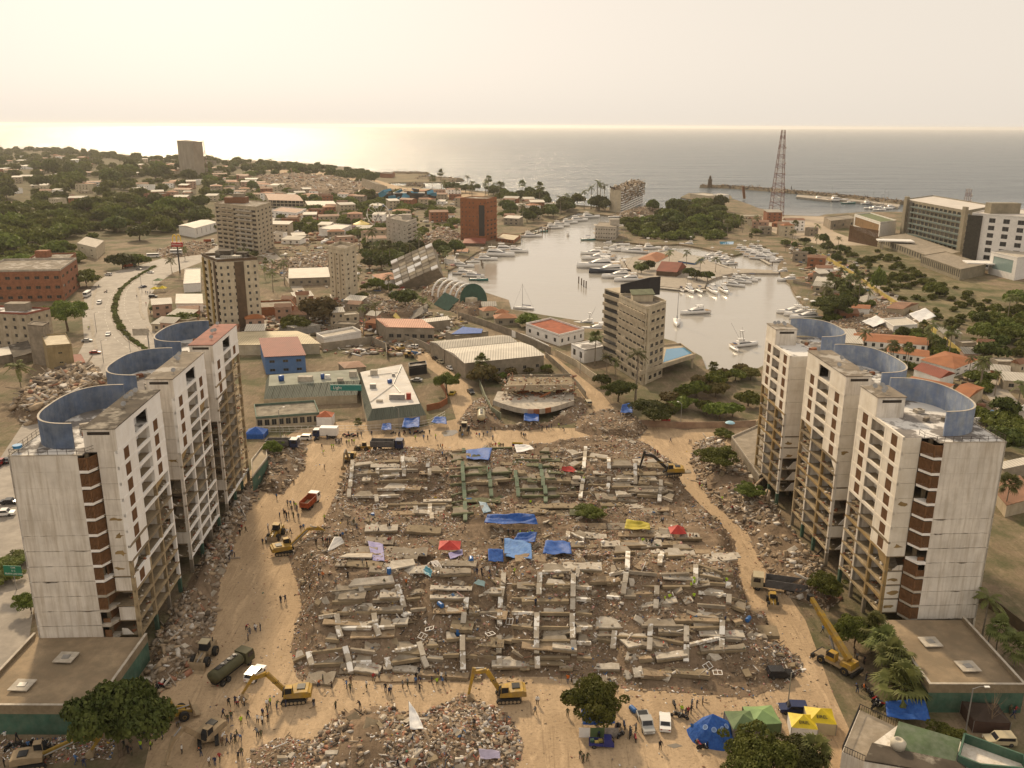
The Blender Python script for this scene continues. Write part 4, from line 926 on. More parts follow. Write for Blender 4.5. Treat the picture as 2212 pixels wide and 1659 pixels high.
def bands(root, pts, h, edge, ns, mt, out=.9, tall=.95, f0=0.0, f1=1.0, name='balcony_parapet', miss=0.0):
    P = [G(x, y, h) for x, y in pts]; c = (P[0] + P[2]) / 2; a, b = P[edge], P[edge + 1]; d = (b - a); L = d.length; d.normalize(); N = Vector((d.y, -d.x, 0)); sh = h / ns
    for k in range(ns):
        if rnd.random() < miss: continue
        q0, q1 = a + d * L * f0 - c, a + d * L * f1 - c; o = N * out
        MB().prism([tuple(q[:2]) for q in (q0 + N * .01, q1 + N * .01, q1 + o, q0 + o)], sh * k - .1, sh * k + tall).build(name, mt, root)
T2 = [(463, 440), (553, 449), (586, 438)]
t = building('residential_tower', 'damaged beige tower with stacked balconies and a red-brown rooftop, beside the avenue', T2, basey=549, wall=BEIGE, win={0: (10, 7, .7, .5), 1: (10, 4, .4, .42)}, cat='tower block', parapet=.8, glass=DARK)
bands(t, T2, t['h'], 0, 10, BEIGE, 1.3, .9, .12, .46, miss=.12); bands(t, T2, t['h'], 0, 10, CONC_L, 1.3, .9, .54, .9, miss=.15)
boxes_on(t, [(-6, 4, 16, 10, 4.5)], RUST, 'penthouse'); boxes_on(t, [(-4, 4, 8, 6, 7)], CONC, 'lift_house')
T3 = [(709, 536), (744, 543), (769, 533)]
t = building('residential_tower', 'slender pale tower with a broken open top in the middle distance', T3, basey=652, wall=CREAM, win={0: (10, 3, .26, .36), 1: (10, 2, .3, .4)}, cat='tower block', parapet=1.6, glass=DARK, skip=.12)
strips(t, T3, t['h'], CREAM, (0, .93), 1.1, (.36, .66), 0, .7, 'pilaster'); bands(t, T3, t['h'], 0, 1, CREAM, 1.2, 1.0)
MB().prism([(-4, -4), (4, -4.5), (3, 4), (-4, 4)], t['h'] * .86, t['h'] * .9).build('crown_band', BEIGE, t)
T4 = [(834, 472), (879, 482), (900, 474)]
t = building('residential_tower', 'narrow grey concrete tower with slit windows amid trees', T4, basey=547, wall=CONC_L, win={0: (7, 4, .3, .16), 1: (7, 2, .6, .4)}, cat='tower block', parapet=1., glass=DARK)
bands(t, T4, t['h'], 1, 7, CONC_L, 1.1, .8); boxes_on(t, [(4, 2, 7, 7, 3.5)], CONC_L, 'lift_house')
T5 = [(994, 429), (1050, 431), (1073, 427)]
t = building('residential_tower', 'orange brick tower with a dark vertical shaft near the yacht quay', T5, basey=521, wall=ORB, win={0: (9, 7, .28, .3), 1: (9, 3, .5, .4)}, cat='tower block', parapet=.6, glass=DARK, skip=.2)
strips(t, T5, t['h'], GLASS, (.12, .86), 5.0, (.83,), 0, .05, 'glazed_shaft'); bands(t, T5, t['h'], 1, 9, ORB, .8, .6)
T6 = [(1337, 641), (1396, 668), (1439, 654)]
t = building('residential_tower', 'cracked beige apartment tower with a black slanted top above the harbour pool terrace', T6, basey=832, wall=CREAM, win={0: (9, 7, .78, .5), 1: (9, 4, .62, .52)}, cat='tower block', parapet=.9, skip=.06)
h6 = t['h']; bands(t, T6, h6, 0, 9, BEIGE, .55, 1.15, 0, .98, miss=.03); bands(t, T6, h6, 1, 9, BEIGE, .35, .7, .1, .95, miss=.1)
strips(t, T6, h6, CREAM, (0, 1), 1.6, (.12,), 1, .42, 'corner_pier')
P6 = [G(x, y, h6) for x, y in T6]; c6 = (P6[0] + P6[2]) / 2
MB().box(-4, -3.5, h6 - .1, 3.5, 2.5, h6 + 2.6).build('penthouse', CREAM, t)
m = MB(); m.add([(-4.6, -4, h6 + 2.6), (4.2, -4, h6 + 2.9), (4.2, 3, h6 + 3.7), (-4.6, 3, h6 + 3.4), (-4.6, -4, h6 + 2.4), (4.2, -4, h6 + 2.7), (4.2, 3, h6 + 3.5), (-4.6, 3, h6 + 3.2)], [(0, 1, 2, 3), (7, 6, 5, 4), (4, 5, 1, 0), (5, 6, 2, 1), (6, 7, 3, 2), (7, 4, 0, 3)]); m.build('penthouse_roof', mat('green_felt', (.12, .13, .075), .9, .3, .5), t)
bb_ = [G(1306, 622, h6 + 1) - c6, G(1342, 634, h6 + 1) - c6]; bd = (bb_[1] - bb_[0]); bn = Vector((-bd.y, bd.x, 0)).normalized() * 9
sl_ = [bb_[0], bb_[1], bb_[1] + bn, bb_[0] + bn]
MB().prism([(p.x, p.y) for p in sl_], 0, h6 + .8).build('rear_wing', BEIGE, t)
for k in range(9):
    z = (h6 + .8) / 9 * k
    dd = bd.normalized(); nn = Vector((dd.y, -dd.x, 0))
    MB().prism([tuple(q[:2]) for q in (bb_[0] + nn * .01, bb_[1] + nn * .01, bb_[1] + nn * .7, bb_[0] + nn * .7)], z - .1, z + 1.2).build('balcony_parapet', BEIGE, t)
    MB().prism([tuple(q[:2]) for q in (bb_[0] + dd * .8 + nn * .01, bb_[1] - dd * .8 + nn * .01, bb_[1] - dd * .8 + nn * .05, bb_[0] + dd * .8 + nn * .05)], z + 1.25, z + 2.7).build('window', GLASS, t)
q0, q1 = G(1340, 632, h6 + 1) - c6, G(1402, 632, h6 + 1) - c6; e = bn.normalized() * 5
m = MB(); A = [q0, q1, q1 + e, q0 + e]; tops = [h6 + 4.2, h6 + 7.0, h6 + 7.0, h6 + 4.2]
m.add([(p.x, p.y, h6 - .2) for p in A] + [(p.x, p.y, z) for p, z in zip(A, tops)], [(3, 2, 1, 0), (4, 5, 6, 7), (0, 1, 5, 4), (1, 2, 6, 5), (2, 3, 7, 6), (3, 0, 4, 7)]); m.build('black_stair_head', mat('black_panel', (.03, .027, .03), .6, .2, .4), t)
# pool terrace on the harbour side
PT = [(1383, 806), (1502, 768), (1470, 745), (1400, 752)]
tt = thing('pool_terrace', 'raised terrace with a blue pool beside the cracked beige tower', 'terrace', tuple(G(1440, 800)))
o_ = G(1440, 800); P = [G(x, y, 5.0) - o_ for x, y in PT]
MB().prism([(p.x, p.y) for p in P], 4.2, 5.0).build('deck', BEIGE, tt); MB().prism([((p * .55 + P[1] * .25 + P[2] * .2).x, (p * .55 + P[1] * .25 + P[2] * .2).y) for p in P], 5.003, 5.06).build('pool_water', plain('pool_blue', (.05, .21, .38), .08), tt)
for i in range(4):
    a, b = P[i], P[(i + 1) % 4]; MB().bar((a.x, a.y, 5.0), (b.x, b.y, 5.0), .3, 1.6).build('edge_beam', BEIGE, tt)
    MB().bar((a.x * .9, a.y * .9, -.2), (a.x * .9, a.y * .9, 4.2), .8, .8).build('pier', BEIGE, tt)

# ------------------------------------------------------------------ middle ground around the site
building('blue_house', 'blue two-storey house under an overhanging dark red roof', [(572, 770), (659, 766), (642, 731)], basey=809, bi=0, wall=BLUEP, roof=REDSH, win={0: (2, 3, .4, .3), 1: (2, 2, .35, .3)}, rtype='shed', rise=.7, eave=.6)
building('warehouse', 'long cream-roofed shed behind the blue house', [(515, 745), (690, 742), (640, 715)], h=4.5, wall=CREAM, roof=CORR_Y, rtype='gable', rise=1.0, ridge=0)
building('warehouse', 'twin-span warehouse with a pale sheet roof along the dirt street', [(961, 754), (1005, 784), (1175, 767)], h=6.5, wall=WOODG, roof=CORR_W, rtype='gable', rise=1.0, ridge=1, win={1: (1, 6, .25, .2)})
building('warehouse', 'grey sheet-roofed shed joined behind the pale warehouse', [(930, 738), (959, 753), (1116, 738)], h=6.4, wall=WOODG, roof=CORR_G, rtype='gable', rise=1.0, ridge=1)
building('workshop', 'grey block workshop with a flat salmon roof', [(836, 706), (937, 708), (910, 691)], basey=738, bi=0, wall=WOODG, roof=SALMON, rtype='shed', rise=.3, win={0: (1, 6, .6, .25)})
building('lean_to', 'low pale lean-to roof attached to the salmon-roofed workshop', [(912, 697), (972, 690), (965, 684)], h=4.2, wall=WOODG, roof=CORR_W, rtype='shed', rise=.2)
building('shed', 'small grey shed with pale roof beside the yard wall', [(635, 707), (692, 702), (660, 697)], basey=723, bi=0, wall=STEEL, roof=CORR_G, rtype='shed', rise=.3)
building('white_house', 'roofless white-walled yard building next to the shed', [(700, 733), (780, 718), (762, 709)], h=3.5, wall=WHITE, roof=CONC_L, parapet=.9)
building('villa', 'ruined white villa with a sunken terracotta flat roof on the harbour', [(1136, 701), (1208, 726), (1262, 713)], basey=748, wall=WHITE, roof=mat('terracotta_roof', (.30, .085, .04), .9, .25, .3), win={0: (1, 4, .3, .4), 1: (1, 4, .3, .4)}, parapet=.8)
building('villa', 'small white flat-roofed house with arched door beside the cracked tower', [(1234, 744), (1262, 757), (1312, 748)], basey=785, wall=WHITE_W, roof=ROOF_P, win={0: (1, 2, .4, .5)}, parapet=.4)
building('garden_house', 'grey flat-roofed shed at the lot corner behind the restaurant', [(745, 795), (790, 792), (775, 780)], h=3.0, wall=CONC, roof=RUSTR, rtype='hip', rise=.9)
building('shop', 'black-walled kiosk yard beside the white restaurant roof', [(884, 795), (922, 790), (920, 782)], h=3.2, wall=BLACK_M, roof=ROOF_G)
# restaurant: L of flat roofs with sloping green sheet bands
def frustum(root, name, bot, z0, topp, z1, mt, c):
    A = [G(x, y, z0) - c for x, y in bot]; B = [G(x, y, z1) - c for x, y in topp]; n = len(A)
    for i in range(n):
        j = (i + 1) % n; m = MB(); k = max(1, int((A[j] - A[i]).length / 2.2))
        for q in range(k):
            s0, s1 = q / k + (.004 if q else 0), (q + 1) / k
            P4 = [A[i].lerp(A[j], s0), A[i].lerp(A[j], s1), B[i].lerp(B[j], s1), B[i].lerp(B[j], s0)]
            for p in P4: p.z += .0
            m.add([tuple(p) for p in P4], [(0, 1, 2, 3)])
        m.build(name, mt, root)
    MB().prism([(p.x, p.y) for p in A], -.1, z0 - .02).build('wall', BEIGE, root)
    return A, B
SHG = ribbed('dark_green_roof_sheet', (.10, .112, .085), .55, 'X', .2)
c = G(790, 880); c.z = 0
rt_ = thing('restaurant', 'green-roofed restaurant with a white flat roof full of pipes and tanks', 'restaurant', tuple(c))
A, B = frustum(rt_, 'sloping_roof', [(793, 910), (921, 897), (872, 795), (772, 812)], 3.0, [(804, 883), (907, 872), (868, 787), (778, 804)], 5.6, SHG, c)
MB().prism([(p.x, p.y) for p in B], 5.3, 5.62).build('flat_roof', mat('white_roof_membrane', (.63, .60, .56), .85, .15, .2, c2=(.4, .33, .25), amt=.5, s2=.4), rt_)
A, B = frustum(rt_, 'sloping_roof', [(570, 862), (771, 853), (765, 805), (575, 822)], 3.0, [(580, 834), (778, 821), (770, 797), (582, 810)], 5.6, SHG, c)
MB().prism([(p.x, p.y) for p in B], 5.25, 5.58).build('flat_roof', mat('grey_green_roof', (.30, .30, .25), .9, .25, .3, c2=(.17, .19, .13), amt=.5, s2=.6), rt_)
for x, y, sx, sy, sz, mt_ in ((842, 827, 1.6, 1.6, 1.4, 'b'), (608, 822, 1.9, 1.9, 2, 'b'), (697, 818, 1.3, 1.3, 1.9, 'b'), (660, 822, 5, 2.2, 1.7, 's'), (763, 813, 2.6, 1.6, 2, 's'), (808, 810, 2.4, 1.8, 2, 's'), (858, 862, 5, 1.6, 1.8, 'k'), (883, 862, 1.5, 1.2, 2.2, 'r'), (806, 838, 2, 1.4, 1.6, 'k'), (850, 812, 1, 1, 1, 'k'), (820, 868, 2, 1.2, .8, 's'), (708, 817, 1.7, 1.2, 1.4, 'w'), (735, 822, 2, 1.2, 1, 's')):
    p = G(x, y, 5.7) - c; mt2 = {'b': plain('blue_plastic', (.025, .075, .25), .45), 's': CONC_L, 'k': STEEL, 'r': plain('red_box', (.32, .05, .03), .5), 'w': WHITE}[mt_]
    if mt_ == 'b': MB().lathe((p.x, p.y, 5.6), [(sx * .5, 0), (sx * .55, sz * .5), (sx * .55, sz * .9), (sx * .4, sz)], 12).build('water_tank', mt2, rt_, True)
    else: MB().box(p.x - sx / 2, p.y - sy / 2, 5.6, p.x + sx / 2, p.y + sy / 2, 5.6 + sz).build('rooftop_unit', mt2, rt_)
for pts in (((868, 790), (848, 832), (800, 868)), ((866, 792), (850, 830), (865, 848)), ((795, 812), (830, 808), (865, 804))):
    MB().tube([G(x, y, 5.85) - c for x, y in pts], .12, 5).build('roof_pipe', STEEL, rt_)
o = MB().box(-5.2, -.15, 0, 5.2, .15, 2.0).build('shop_sign', plain('teal_sign', (.02, .19, .17), .5), rt_, loc=G(750, 861, 3.4) - c + Vector((0, -1.2, 3.2)))
def lettering(text, size, mt, parent, loc, rot=(R(90), 0, 0), name='lettering', ext=.02):
    cu = bpy.data.curves.new(name, 'FONT'); cu.body = text; cu.size = size; cu.extrude = ext; cu.align_x = 'CENTER'; cu.align_y = 'CENTER'; cu.resolution_u = 2
    o = bpy.data.objects.new(name, cu); col.objects.link(o); dg = bpy.context.evaluated_depsgraph_get(); me = bpy.data.meshes.new_from_object(o.evaluated_get(dg))
    bpy.data.objects.remove(o); bpy.data.curves.remove(cu); me.materials.clear(); me.materials.append(mt); q = ob(name, me, parent, loc); q.rotation_euler = rot; return q
lettering('Light', 1.5, WHITE, o, (-2.8, -.18, 1.0))
building('canteen', 'low row of damaged green-edged shop roofs in front of the restaurant', [(553, 905), (690, 895), (680, 868)], h=3.4, wall=BEIGE, roof=mat('stained_roof', (.19, .16, .12), .9, .4, .4, c2=(.32, .29, .23), amt=.6, s2=.5), parapet=.7, over=mat('green_fascia', (.11, .155, .12), .8, .2, .5), win={0: (1, 9, .7, .6)})
# curved terrace ruin
c = G(1165, 880); c.z = 0
cr_ = thing('terrace_ruin', 'broken two-level building with a bowed brick-patched terrace front', 'ruined building', tuple(c))
def arcpts(y_off, rad_scale, z): return [G(1065 + (1240 - 1065) * i / 14, y_off + 20 * math.sin(math.pi * i / 14), z) - c for i in range(15)]
o1 = arcpts(868, 1, 3.2); back = [G(1240, 848, 3.2) - c, G(1075, 846, 3.2) - c]
MB().prism([(p.x, p.y) for p in o1 + back], 2.9, 3.3).build('terrace_slab', CONC_L, cr_)
for i in range(14):
    a, b = o1[i], o1[i + 1]; MB().bar((a.x, a.y, 3.0), (b.x, b.y, 3.0), .3, 1.7).build('parapet_segment', r3.choice([CONC_L, ORB, CONC_L, PINKP]), cr_)
f0, f1 = G(1098, 850, 3.3) - c, G(1240, 845, 3.3) - c
for i in range(5):
    p = f0.lerp(f1, i / 4); MB().bar((p.x, p.y, 3.2), (p.x + r3.uniform(-.4, .4), p.y, 6.6), .7, .7).build('column', BEIGE, cr_)
    p2 = f0.lerp(f1, min(1, i / 4)); MB().bar((p2.x, p2.y + 7, -.1), (p2.x, p2.y + 7, 6.5), .6, .6).build('column', CONC, cr_)
top_ = [G(1092, 835, 7) - c, G(1240, 832, 7) - c, G(1238, 808, 7) - c, G(1100, 812, 7) - c]
o = MB().prism([(p.x, p.y) for p in top_], 6.6, 7.0).build('roof_slab', CONC_RAW, cr_); o.rotation_euler = (R(-3), R(2), 0); a, b = top_[0], top_[1]; _r = np.random.RandomState(6); q_ = np.stack([_r.uniform(-13, 13, 500), _r.uniform(-3, 16, 500), _r.choice([3.3, 6.9], 500)], 1); debris('debris', q_, .15 + .9 * _r.power(.5, 500), _r.choice([0, 1, 2, 3, 3], 500), cr_, 3)
for i in range(9): MB().cbox((r3.uniform(-11, 11), r3.uniform(0, 7), r3.uniform(3.6, 4.6)), (r3.uniform(2, 5), r3.uniform(1, 2.5), .25), Matrix.Rotation(r3.uniform(-.7, .7), 4, 'Y') @ Matrix.Rotation(r3.uniform(-.6, .6), 4, 'X')).build('fallen_slab', r3.choice([CONC_L, CONC_RAW, ORB]), cr_)
MB().bar((a.x, a.y, 6.5), (b.x, b.y, 6.5), .4, 1.9).build('fascia_beam', BEIGE, cr_)
a, b = G(1095, 835, 0) - c, G(1235, 832, 0) - c
MB().bar((a.x, a.y + 4, 1.6), (b.x, b.y + 4, 1.6), .3, 3.2).build('back_wall', WOODG, cr_)
# lot walls and street walls
wall_line('lot_wall', 'grey block wall around the empty lot behind the blue house', [(695, 757), (803, 742), (834, 757), (836, 776)], 3.2, WOODG)
wall_line('street_wall', 'block wall along the dirt street by the salmon roof', [(840, 722), (872, 738), (912, 752), (930, 762)], 3.2, WOODG)
wall_line('street_wall', 'long stained wall between the warehouse and the harbour', [(990, 686), (1040, 702), (1106, 726), (1190, 765)], 3.0, CONC)
wall_line('street_wall', 'white boundary wall in front of the ruined villa', [(1106, 727), (1150, 742), (1185, 760)], 2.8, WHITE_W)
wall_line('street_wall', 'beige wall with a white gate along the second dirt street', [(1200, 768), (1245, 792), (1275, 815), (1310, 838)], 2.6, CREAM)
wall_line('street_wall', 'low concrete wall down the side of the second dirt street', [(1178, 772), (1215, 805), (1250, 840), (1265, 860)], 2.4, CONC)
wall_line('street_wall', 'greenish leaning wall in front of the terrace ruin', [(1036, 835), (1048, 868), (1062, 895), (1082, 908)], 2.6, mat('green_grey_wall', (.24, .25, .17), .9, .25, .4))
wall_line('boundary_wall', 'long low brick and concrete wall along the back edge of the site', [(1345, 918), (1400, 922), (1480, 926), (1560, 925), (1632, 922)], 2.2, mat('pinkish_wall', (.34, .24, .17), .9, .25, .4, c2=(.22, .13, .09), amt=.6, s2=.3))
wall_line('restaurant_wall', 'curved brick and white fence wall at the restaurant corner', [(922, 888), (950, 882), (966, 872), (962, 850), (950, 830)], 2.2, ORB)
wall_line('hotel_wall', 'yellow painted boundary wall below the hotel grounds', [(1775, 555), (1850, 600), (1905, 640), (1985, 692), (2100, 790)], 2.4, YELP)
wall_line('garden_wall', 'curved white wall at the far right of the villa gardens', [(2095, 915), (2150, 912), (2190, 895), (2230, 878)], 2.0, WHITE)
wall_line('harbour_wall', 'grey quay wall beside the three moored fishing boats', [(1757, 622), (1740, 618), (1713, 612)], 2.0, CONC)
wall_line('site_wall', 'dark wall topped with fencing at the right edge of the picture', [(2100, 1290), (2160, 1330), (2230, 1385)], 2.4, mat('dark_fence', (.1, .075, .045), .9, .3, .5))
building('guard_block', 'pale flat-roofed annex with a green wall behind the left white slab', [(545, 1032), (578, 990), (574, 958)], h=4.5, bi=1, wall=GREEN_P, roof=mat('dusty_roof', (.36, .29, .2), .9, .2, .3), parapet=.5, over=CONC_L)
building('roof_annex', 'sand-coloured flat roof behind the far end of the right white slab', [(1580, 945), (1640, 1030), (1700, 1000)], h=3.4, wall=CONC, roof=CONC, parapet=.5, over=CONC_L)
# fence of white panels along the front of the restaurant street
fn = thing('mesh_fence', 'white tubular fence along the street in front of the restaurant', 'fence', tuple(G(560, 933)))
c = G(560, 933); pts = [(556, 934), (640, 933), (720, 932), (800, 931), (880, 928), (930, 918), (962, 900)]
for (x0, y0), (x1, y1) in zip(pts, pts[1:]):
    a, b = G(x0, y0) - c, G(x1, y1) - c; n = max(2, int((b - a).length / 3))
    for i in range(n):
        p, q = a.lerp(b, i / n), a.lerp(b, (i + .92) / n); m = MB()
        for z in (.15, 1.0, 1.9): m.bar((p.x, p.y, z), (q.x, q.y, z), .07, .07)
        for k in range(3):
            u = p.lerp(q, k / 2); m.bar((u.x, u.y, 0), (u.x, u.y, 1.95), .07, .07)
        m.build('fence_panel', WHITE, fn)
# left edge of town
building('brick_office', 'long red brick office block with a railed flat roof at the left edge', [(-40, 588), (130, 585), (165, 560)], basey=650, bi=1, wall=BRICK, roof=ROOF_G, win={0: (3, 8, .5, .3), 1: (3, 4, .5, .3)}, parapet=1.0, over=CONC_L)
t = building('brick_office', 'taller red brick wing behind the railed office roof', [(57, 565), (148, 562), (164, 548)], basey=612, bi=1, wall=BRICK, roof=ROOF_G, win={0: (3, 4, .3, .3)}, parapet=.8); boxes_on(t, [(-6, 2, 7, 6, 4)], BRICK, 'brick_penthouse')
t = building('apartment_block', 'beige apartment block with a red roof edge and air conditioners at the left', [(-60, 675), (58, 680), (108, 668)], basey=752, bi=1, wall=BEIGE, roof=ROOF_P, win={0: (4, 6, .3, .4), 1: (4, 3, .3, .35)}, parapet=.8, over=mat('red_band', (.27, .09, .06), .85, .2, .5)); boxes_on(t, [(2, 2, 9, 5, 3.2)], CONC, 'lift_house')
t = building('apartment_block', 'slim mustard building with a cream roof beside the avenue', [(100, 749), (155, 745), (142, 722)], basey=813, bi=0, wall=mat('mustard_plaster', (.31, .235, .125), .88, .2, .3, streak=.4), roof=CREAM, win={0: (3, 1, .16, .14)}, parapet=.5)
building('stair_tower', 'blank grey stair tower beside the slim mustard building', [(59, 702), (92, 705), (105, 697)], basey=790, bi=1, wall=CONC, roof=ROOF_G, parapet=.3)
building('lean_to', 'terracotta lean-to roof beside the slim mustard building', [(155, 805), (195, 802), (175, 768)], h=3.0, wall=CONC, roof=TILE_R, rtype='shed', rise=.6)
building('shed', 'white sheet-roofed shed at the left edge', [(-10, 770), (38, 762), (25, 750)], h=3.5, wall=CONC, roof=CORR_W, rtype='shed', rise=.4)
building('shed', 'dark sheet-roofed shed next to the stair tower', [(30, 772), (72, 760), (60, 738)], h=3.5, wall=CONC, roof=ROOF_D, rtype='shed', rise=.5)
building('white_cinema', 'white windowless hall with a pale roof beside the golden arches sign', [(396, 614), (433, 612), (433, 580)], basey=632, bi=0, wall=WHITE, roof=CORR_W, parapet=.4)
building('shop_row', 'row of low white shop roofs below the windowless hall', [(380, 655), (438, 655), (436, 636)], h=4, wall=WHITE_W, roof=CORR_W, rtype='shed', rise=.3)
building('long_hall', 'long white hall among park trees left of the beige tower', [(386, 487), (420, 493), (468, 480)], basey=514, bi=1, wall=WHITE, roof=CORR_W, win={1: (1, 5, .1, .6)}, rtype='gable', rise=1.0, ridge=1)
building('brick_block', 'dark red brick block with balconies among the distant trees', [(310, 420), (338, 423), (368, 418)], basey=447, bi=1, wall=BRICK, roof=ROOF_D, win={0: (4, 4, .6, .4), 1: (4, 5, .6, .4)}, parapet=.8, glass=DARK)
building('ruined_house', 'half-collapsed pale house beside the demolition site on the avenue', [(166, 525), (207, 535), (225, 520)], basey=560, bi=1, wall=CREAM, roof=CONC_L, win={0: (2, 2, .2, .2)}, parapet=0)
building('white_office', 'white two-storey office with a flat roof amid ruins', [(689, 494), (733, 498), (760, 487)], basey=514, bi=1, wall=WHITE, roof=CORR_W, win={1: (2, 3, .2, .2)}, parapet=.5)
building('open_garage', 'red-roofed open frame hall in the middle distance', [(580, 432), (655, 434), (640, 420)], basey=456, bi=1, wall=BEIGE, roof=TILE_W, rtype='gable', rise=1.5, win={0: (3, 9, .85, .75)}, glass=DARK)
building('school', 'long white shed roof in the middle distance', [(666, 445), (730, 445), (720, 436)], basey=455, bi=1, wall=BEIGE, roof=CORR_W, rtype='shed', rise=1, ridge=0)
building('orange_roof_house', 'low house under a bright orange tiled roof beside the slender tower', [(637, 578), (708, 577), (700, 560)], basey=585, bi=1, wall=WHITE_W, roof=TILE, rtype='gable', rise=1.2)
building('warehouse', 'white and yellow sheet-roofed warehouse in front of the orange-tiled house', [(624, 601), (712, 598), (708, 580)], basey=618, bi=0, wall=WOODG, roof=CORR_W, rtype='shed', rise=.8, win={0: (1, 5, .3, .3)})
building('orange_roof_house', 'house with a sagging orange roof beside the toppled building', [(820, 607), (862, 601), (845, 588)], h=4, wall=WHITE_W, roof=TILE, rtype='hip', rise=1.6)
building('brick_yard', 'brown brick yard building along the street below the brown tower', [(556, 668), (640, 664), (628, 650)], h=4.0, wall=ORB, roof=CONC, parapet=.8)
building('white_apartments', 'white three-storey flats with an orange roof left of the ruins', [(584, 456), (640, 461), (662, 452)], basey=482, bi=1, wall=WHITE_W, roof=TILE_W, win={0: (3, 6, .4, .4), 1: (3, 3, .4, .4)}, rtype='flat')
building('marina_office', 'three-storey terraced concrete building standing on the harbour point', [(1286, 489), (1330, 491), (1337, 482)], basey=518, bi=1, wall=CONC_L, roof=CONC, win={0: (3, 8, .5, .3), 1: (3, 3, .5, .3)}, parapet=.3, glass=DARK)
t = bpy.data.objects['marina_office']; h_ = t['h']
for k in (1, 2, 3): MB().box(-11.5, -5.5, h_ * k / 3 - .5, 11.5, 5.5, h_ * k / 3 - .1).build('terrace_slab', CONC_L, t)
boxes_on(t, [(6, 0, 8, 6, 5)], CONC_L, 'roof_room')
building('quay_house', 'orange-roofed hall on the restaurant island', [(1378, 560), (1420, 566), (1445, 552)], basey=567, bi=1, wall=WHITE_W, roof=TILE, rtype='hip', rise=3, ridge=1)
building('quay_house', 'big dark red gabled restaurant on the island', [(1418, 585), (1462, 588), (1482, 576)], basey=598, bi=1, wall=BROWN, roof=TILE_R, rtype='gable', rise=4.5, ridge=0)
building('quay_house', 'blue-walled store on the island behind the palms', [(1465, 563), (1500, 568), (1520, 556)], basey=572, bi=1, wall=BLUEP, roof=CORR_G, rtype='shed', rise=.6)
building('shore_house', 'brown flat-roofed club house on the yacht quay below the orange tower', [(1071, 515), (1110, 520), (1124, 509)], basey=526, bi=1, wall=ORB, roof=CREAM, win={0: (2, 6, .6, .5)}, parapet=.5)
building('shore_house', 'brown gabled club roof beside the orange brick tower', [(1000, 525), (1048, 526), (1050, 515)], basey=532, bi=1, wall=BROWN, roof=TILE_R, rtype='hip', rise=2.5)
building('shore_house', 'small orange-roofed quay lodge with dark doorways', [(980, 542), (1010, 544), (1012, 537)], basey=547, bi=1, wall=WHITE_W, roof=TILE, rtype='gable', rise=1)
building('shore_house', 'grey boxy pump house on the quay with a blue tank', [(960, 560), (980, 562), (985, 554)], basey=572, bi=1, wall=WHITE, roof=CONC, parapet=.3)
# toppled building on its side, and the barrel-roofed wreck
tb = thing('toppled_building', 'grid-faced apartment block tipped over on its side by the harbour', 'ruined building', tuple(G(895, 622)))
for i in range(6):
    for k in range(8):
        if r3.random() < .12: continue
        tf = Matrix.Rotation(R(-24), 4, 'Y') @ Matrix.Rotation(R(34), 4, 'X')
        m = MB(); m.box(-13 + i * 4.6, k * 2.9 - 6, 8.4, -13 + i * 4.6 + 4.2, k * 2.9 - 3.5, 9.2, 0, Matrix.Translation((3, 8, 3)) @ tf); m.build('facade_panel', r3.choice([CONC_L, WHITE_W, BEIGE, CONC]), tb)
m = MB().box(-13, -6, 0, 14, 16, 8.3, 0, Matrix.Translation((3, 8, 3)) @ tf); m.build('core', CONC, tb)
bw = thing('barrel_roof_wreck', 'collapsed hall with white roof ribs and a round green end wall', 'ruined building', tuple(G(990, 655)), R(-52))
GR = mat('bottle_green_panel', (.03, .075, .05), .6, .25, .5)
for i in range(5):
    x = -14 + i * 5.5; pts = [(x + (z_ - 4) * .15, math.cos(a) * 8, 3 + math.sin(a) * 8.5) for a, z_ in ((R(q), q / 20) for q in range(0, 181, 20))]
    MB().tube(pts, .55, 6).build('roof_rib', WHITE, bw)
m = MB().lathe((14, 0, 4), [(8.2, -.4), (8.6, .4)], 28, 0, Matrix.Rotation(R(78), 3, 'Y')); m.build('end_wall', GR, bw)
MB().box(15, -6, 1, 19, -1, 6).build('porch', CREAM, bw); MB().cbox((8, -13, 3.5), (11, 9, .5), Matrix.Rotation(R(38), 4, 'X') @ Matrix.Rotation(R(15), 4, 'Y')).build('fallen_roof', GR, bw)
fb = thing('fallen_house', 'collapsed house with a tilted grey sheet roof beside the workshop', 'ruined building', tuple(G(890, 690)))
MB().cbox((2, 2, 2.6), (13, 10, .3), Matrix.Rotation(R(-28), 4, 'Y') @ Matrix.Rotation(R(12), 4, 'X')).build('roof_sheet', mat('weathered_sheet', (.16, .14, .12), .8, .3, .4), fb)
MB().cbox((-7, -1, 1.4), (4, 9, .4), Matrix.Rotation(R(40), 4, 'Y')).build('roof_sheet', YELP, fb); MB().cbox((-11, 8, 1.5), (12, 8, .3), Matrix.Rotation(R(8), 4, 'Y')).build('roof_sheet', mat('green_sheet', (.14, .19, .12), .8, .2, .4), fb)
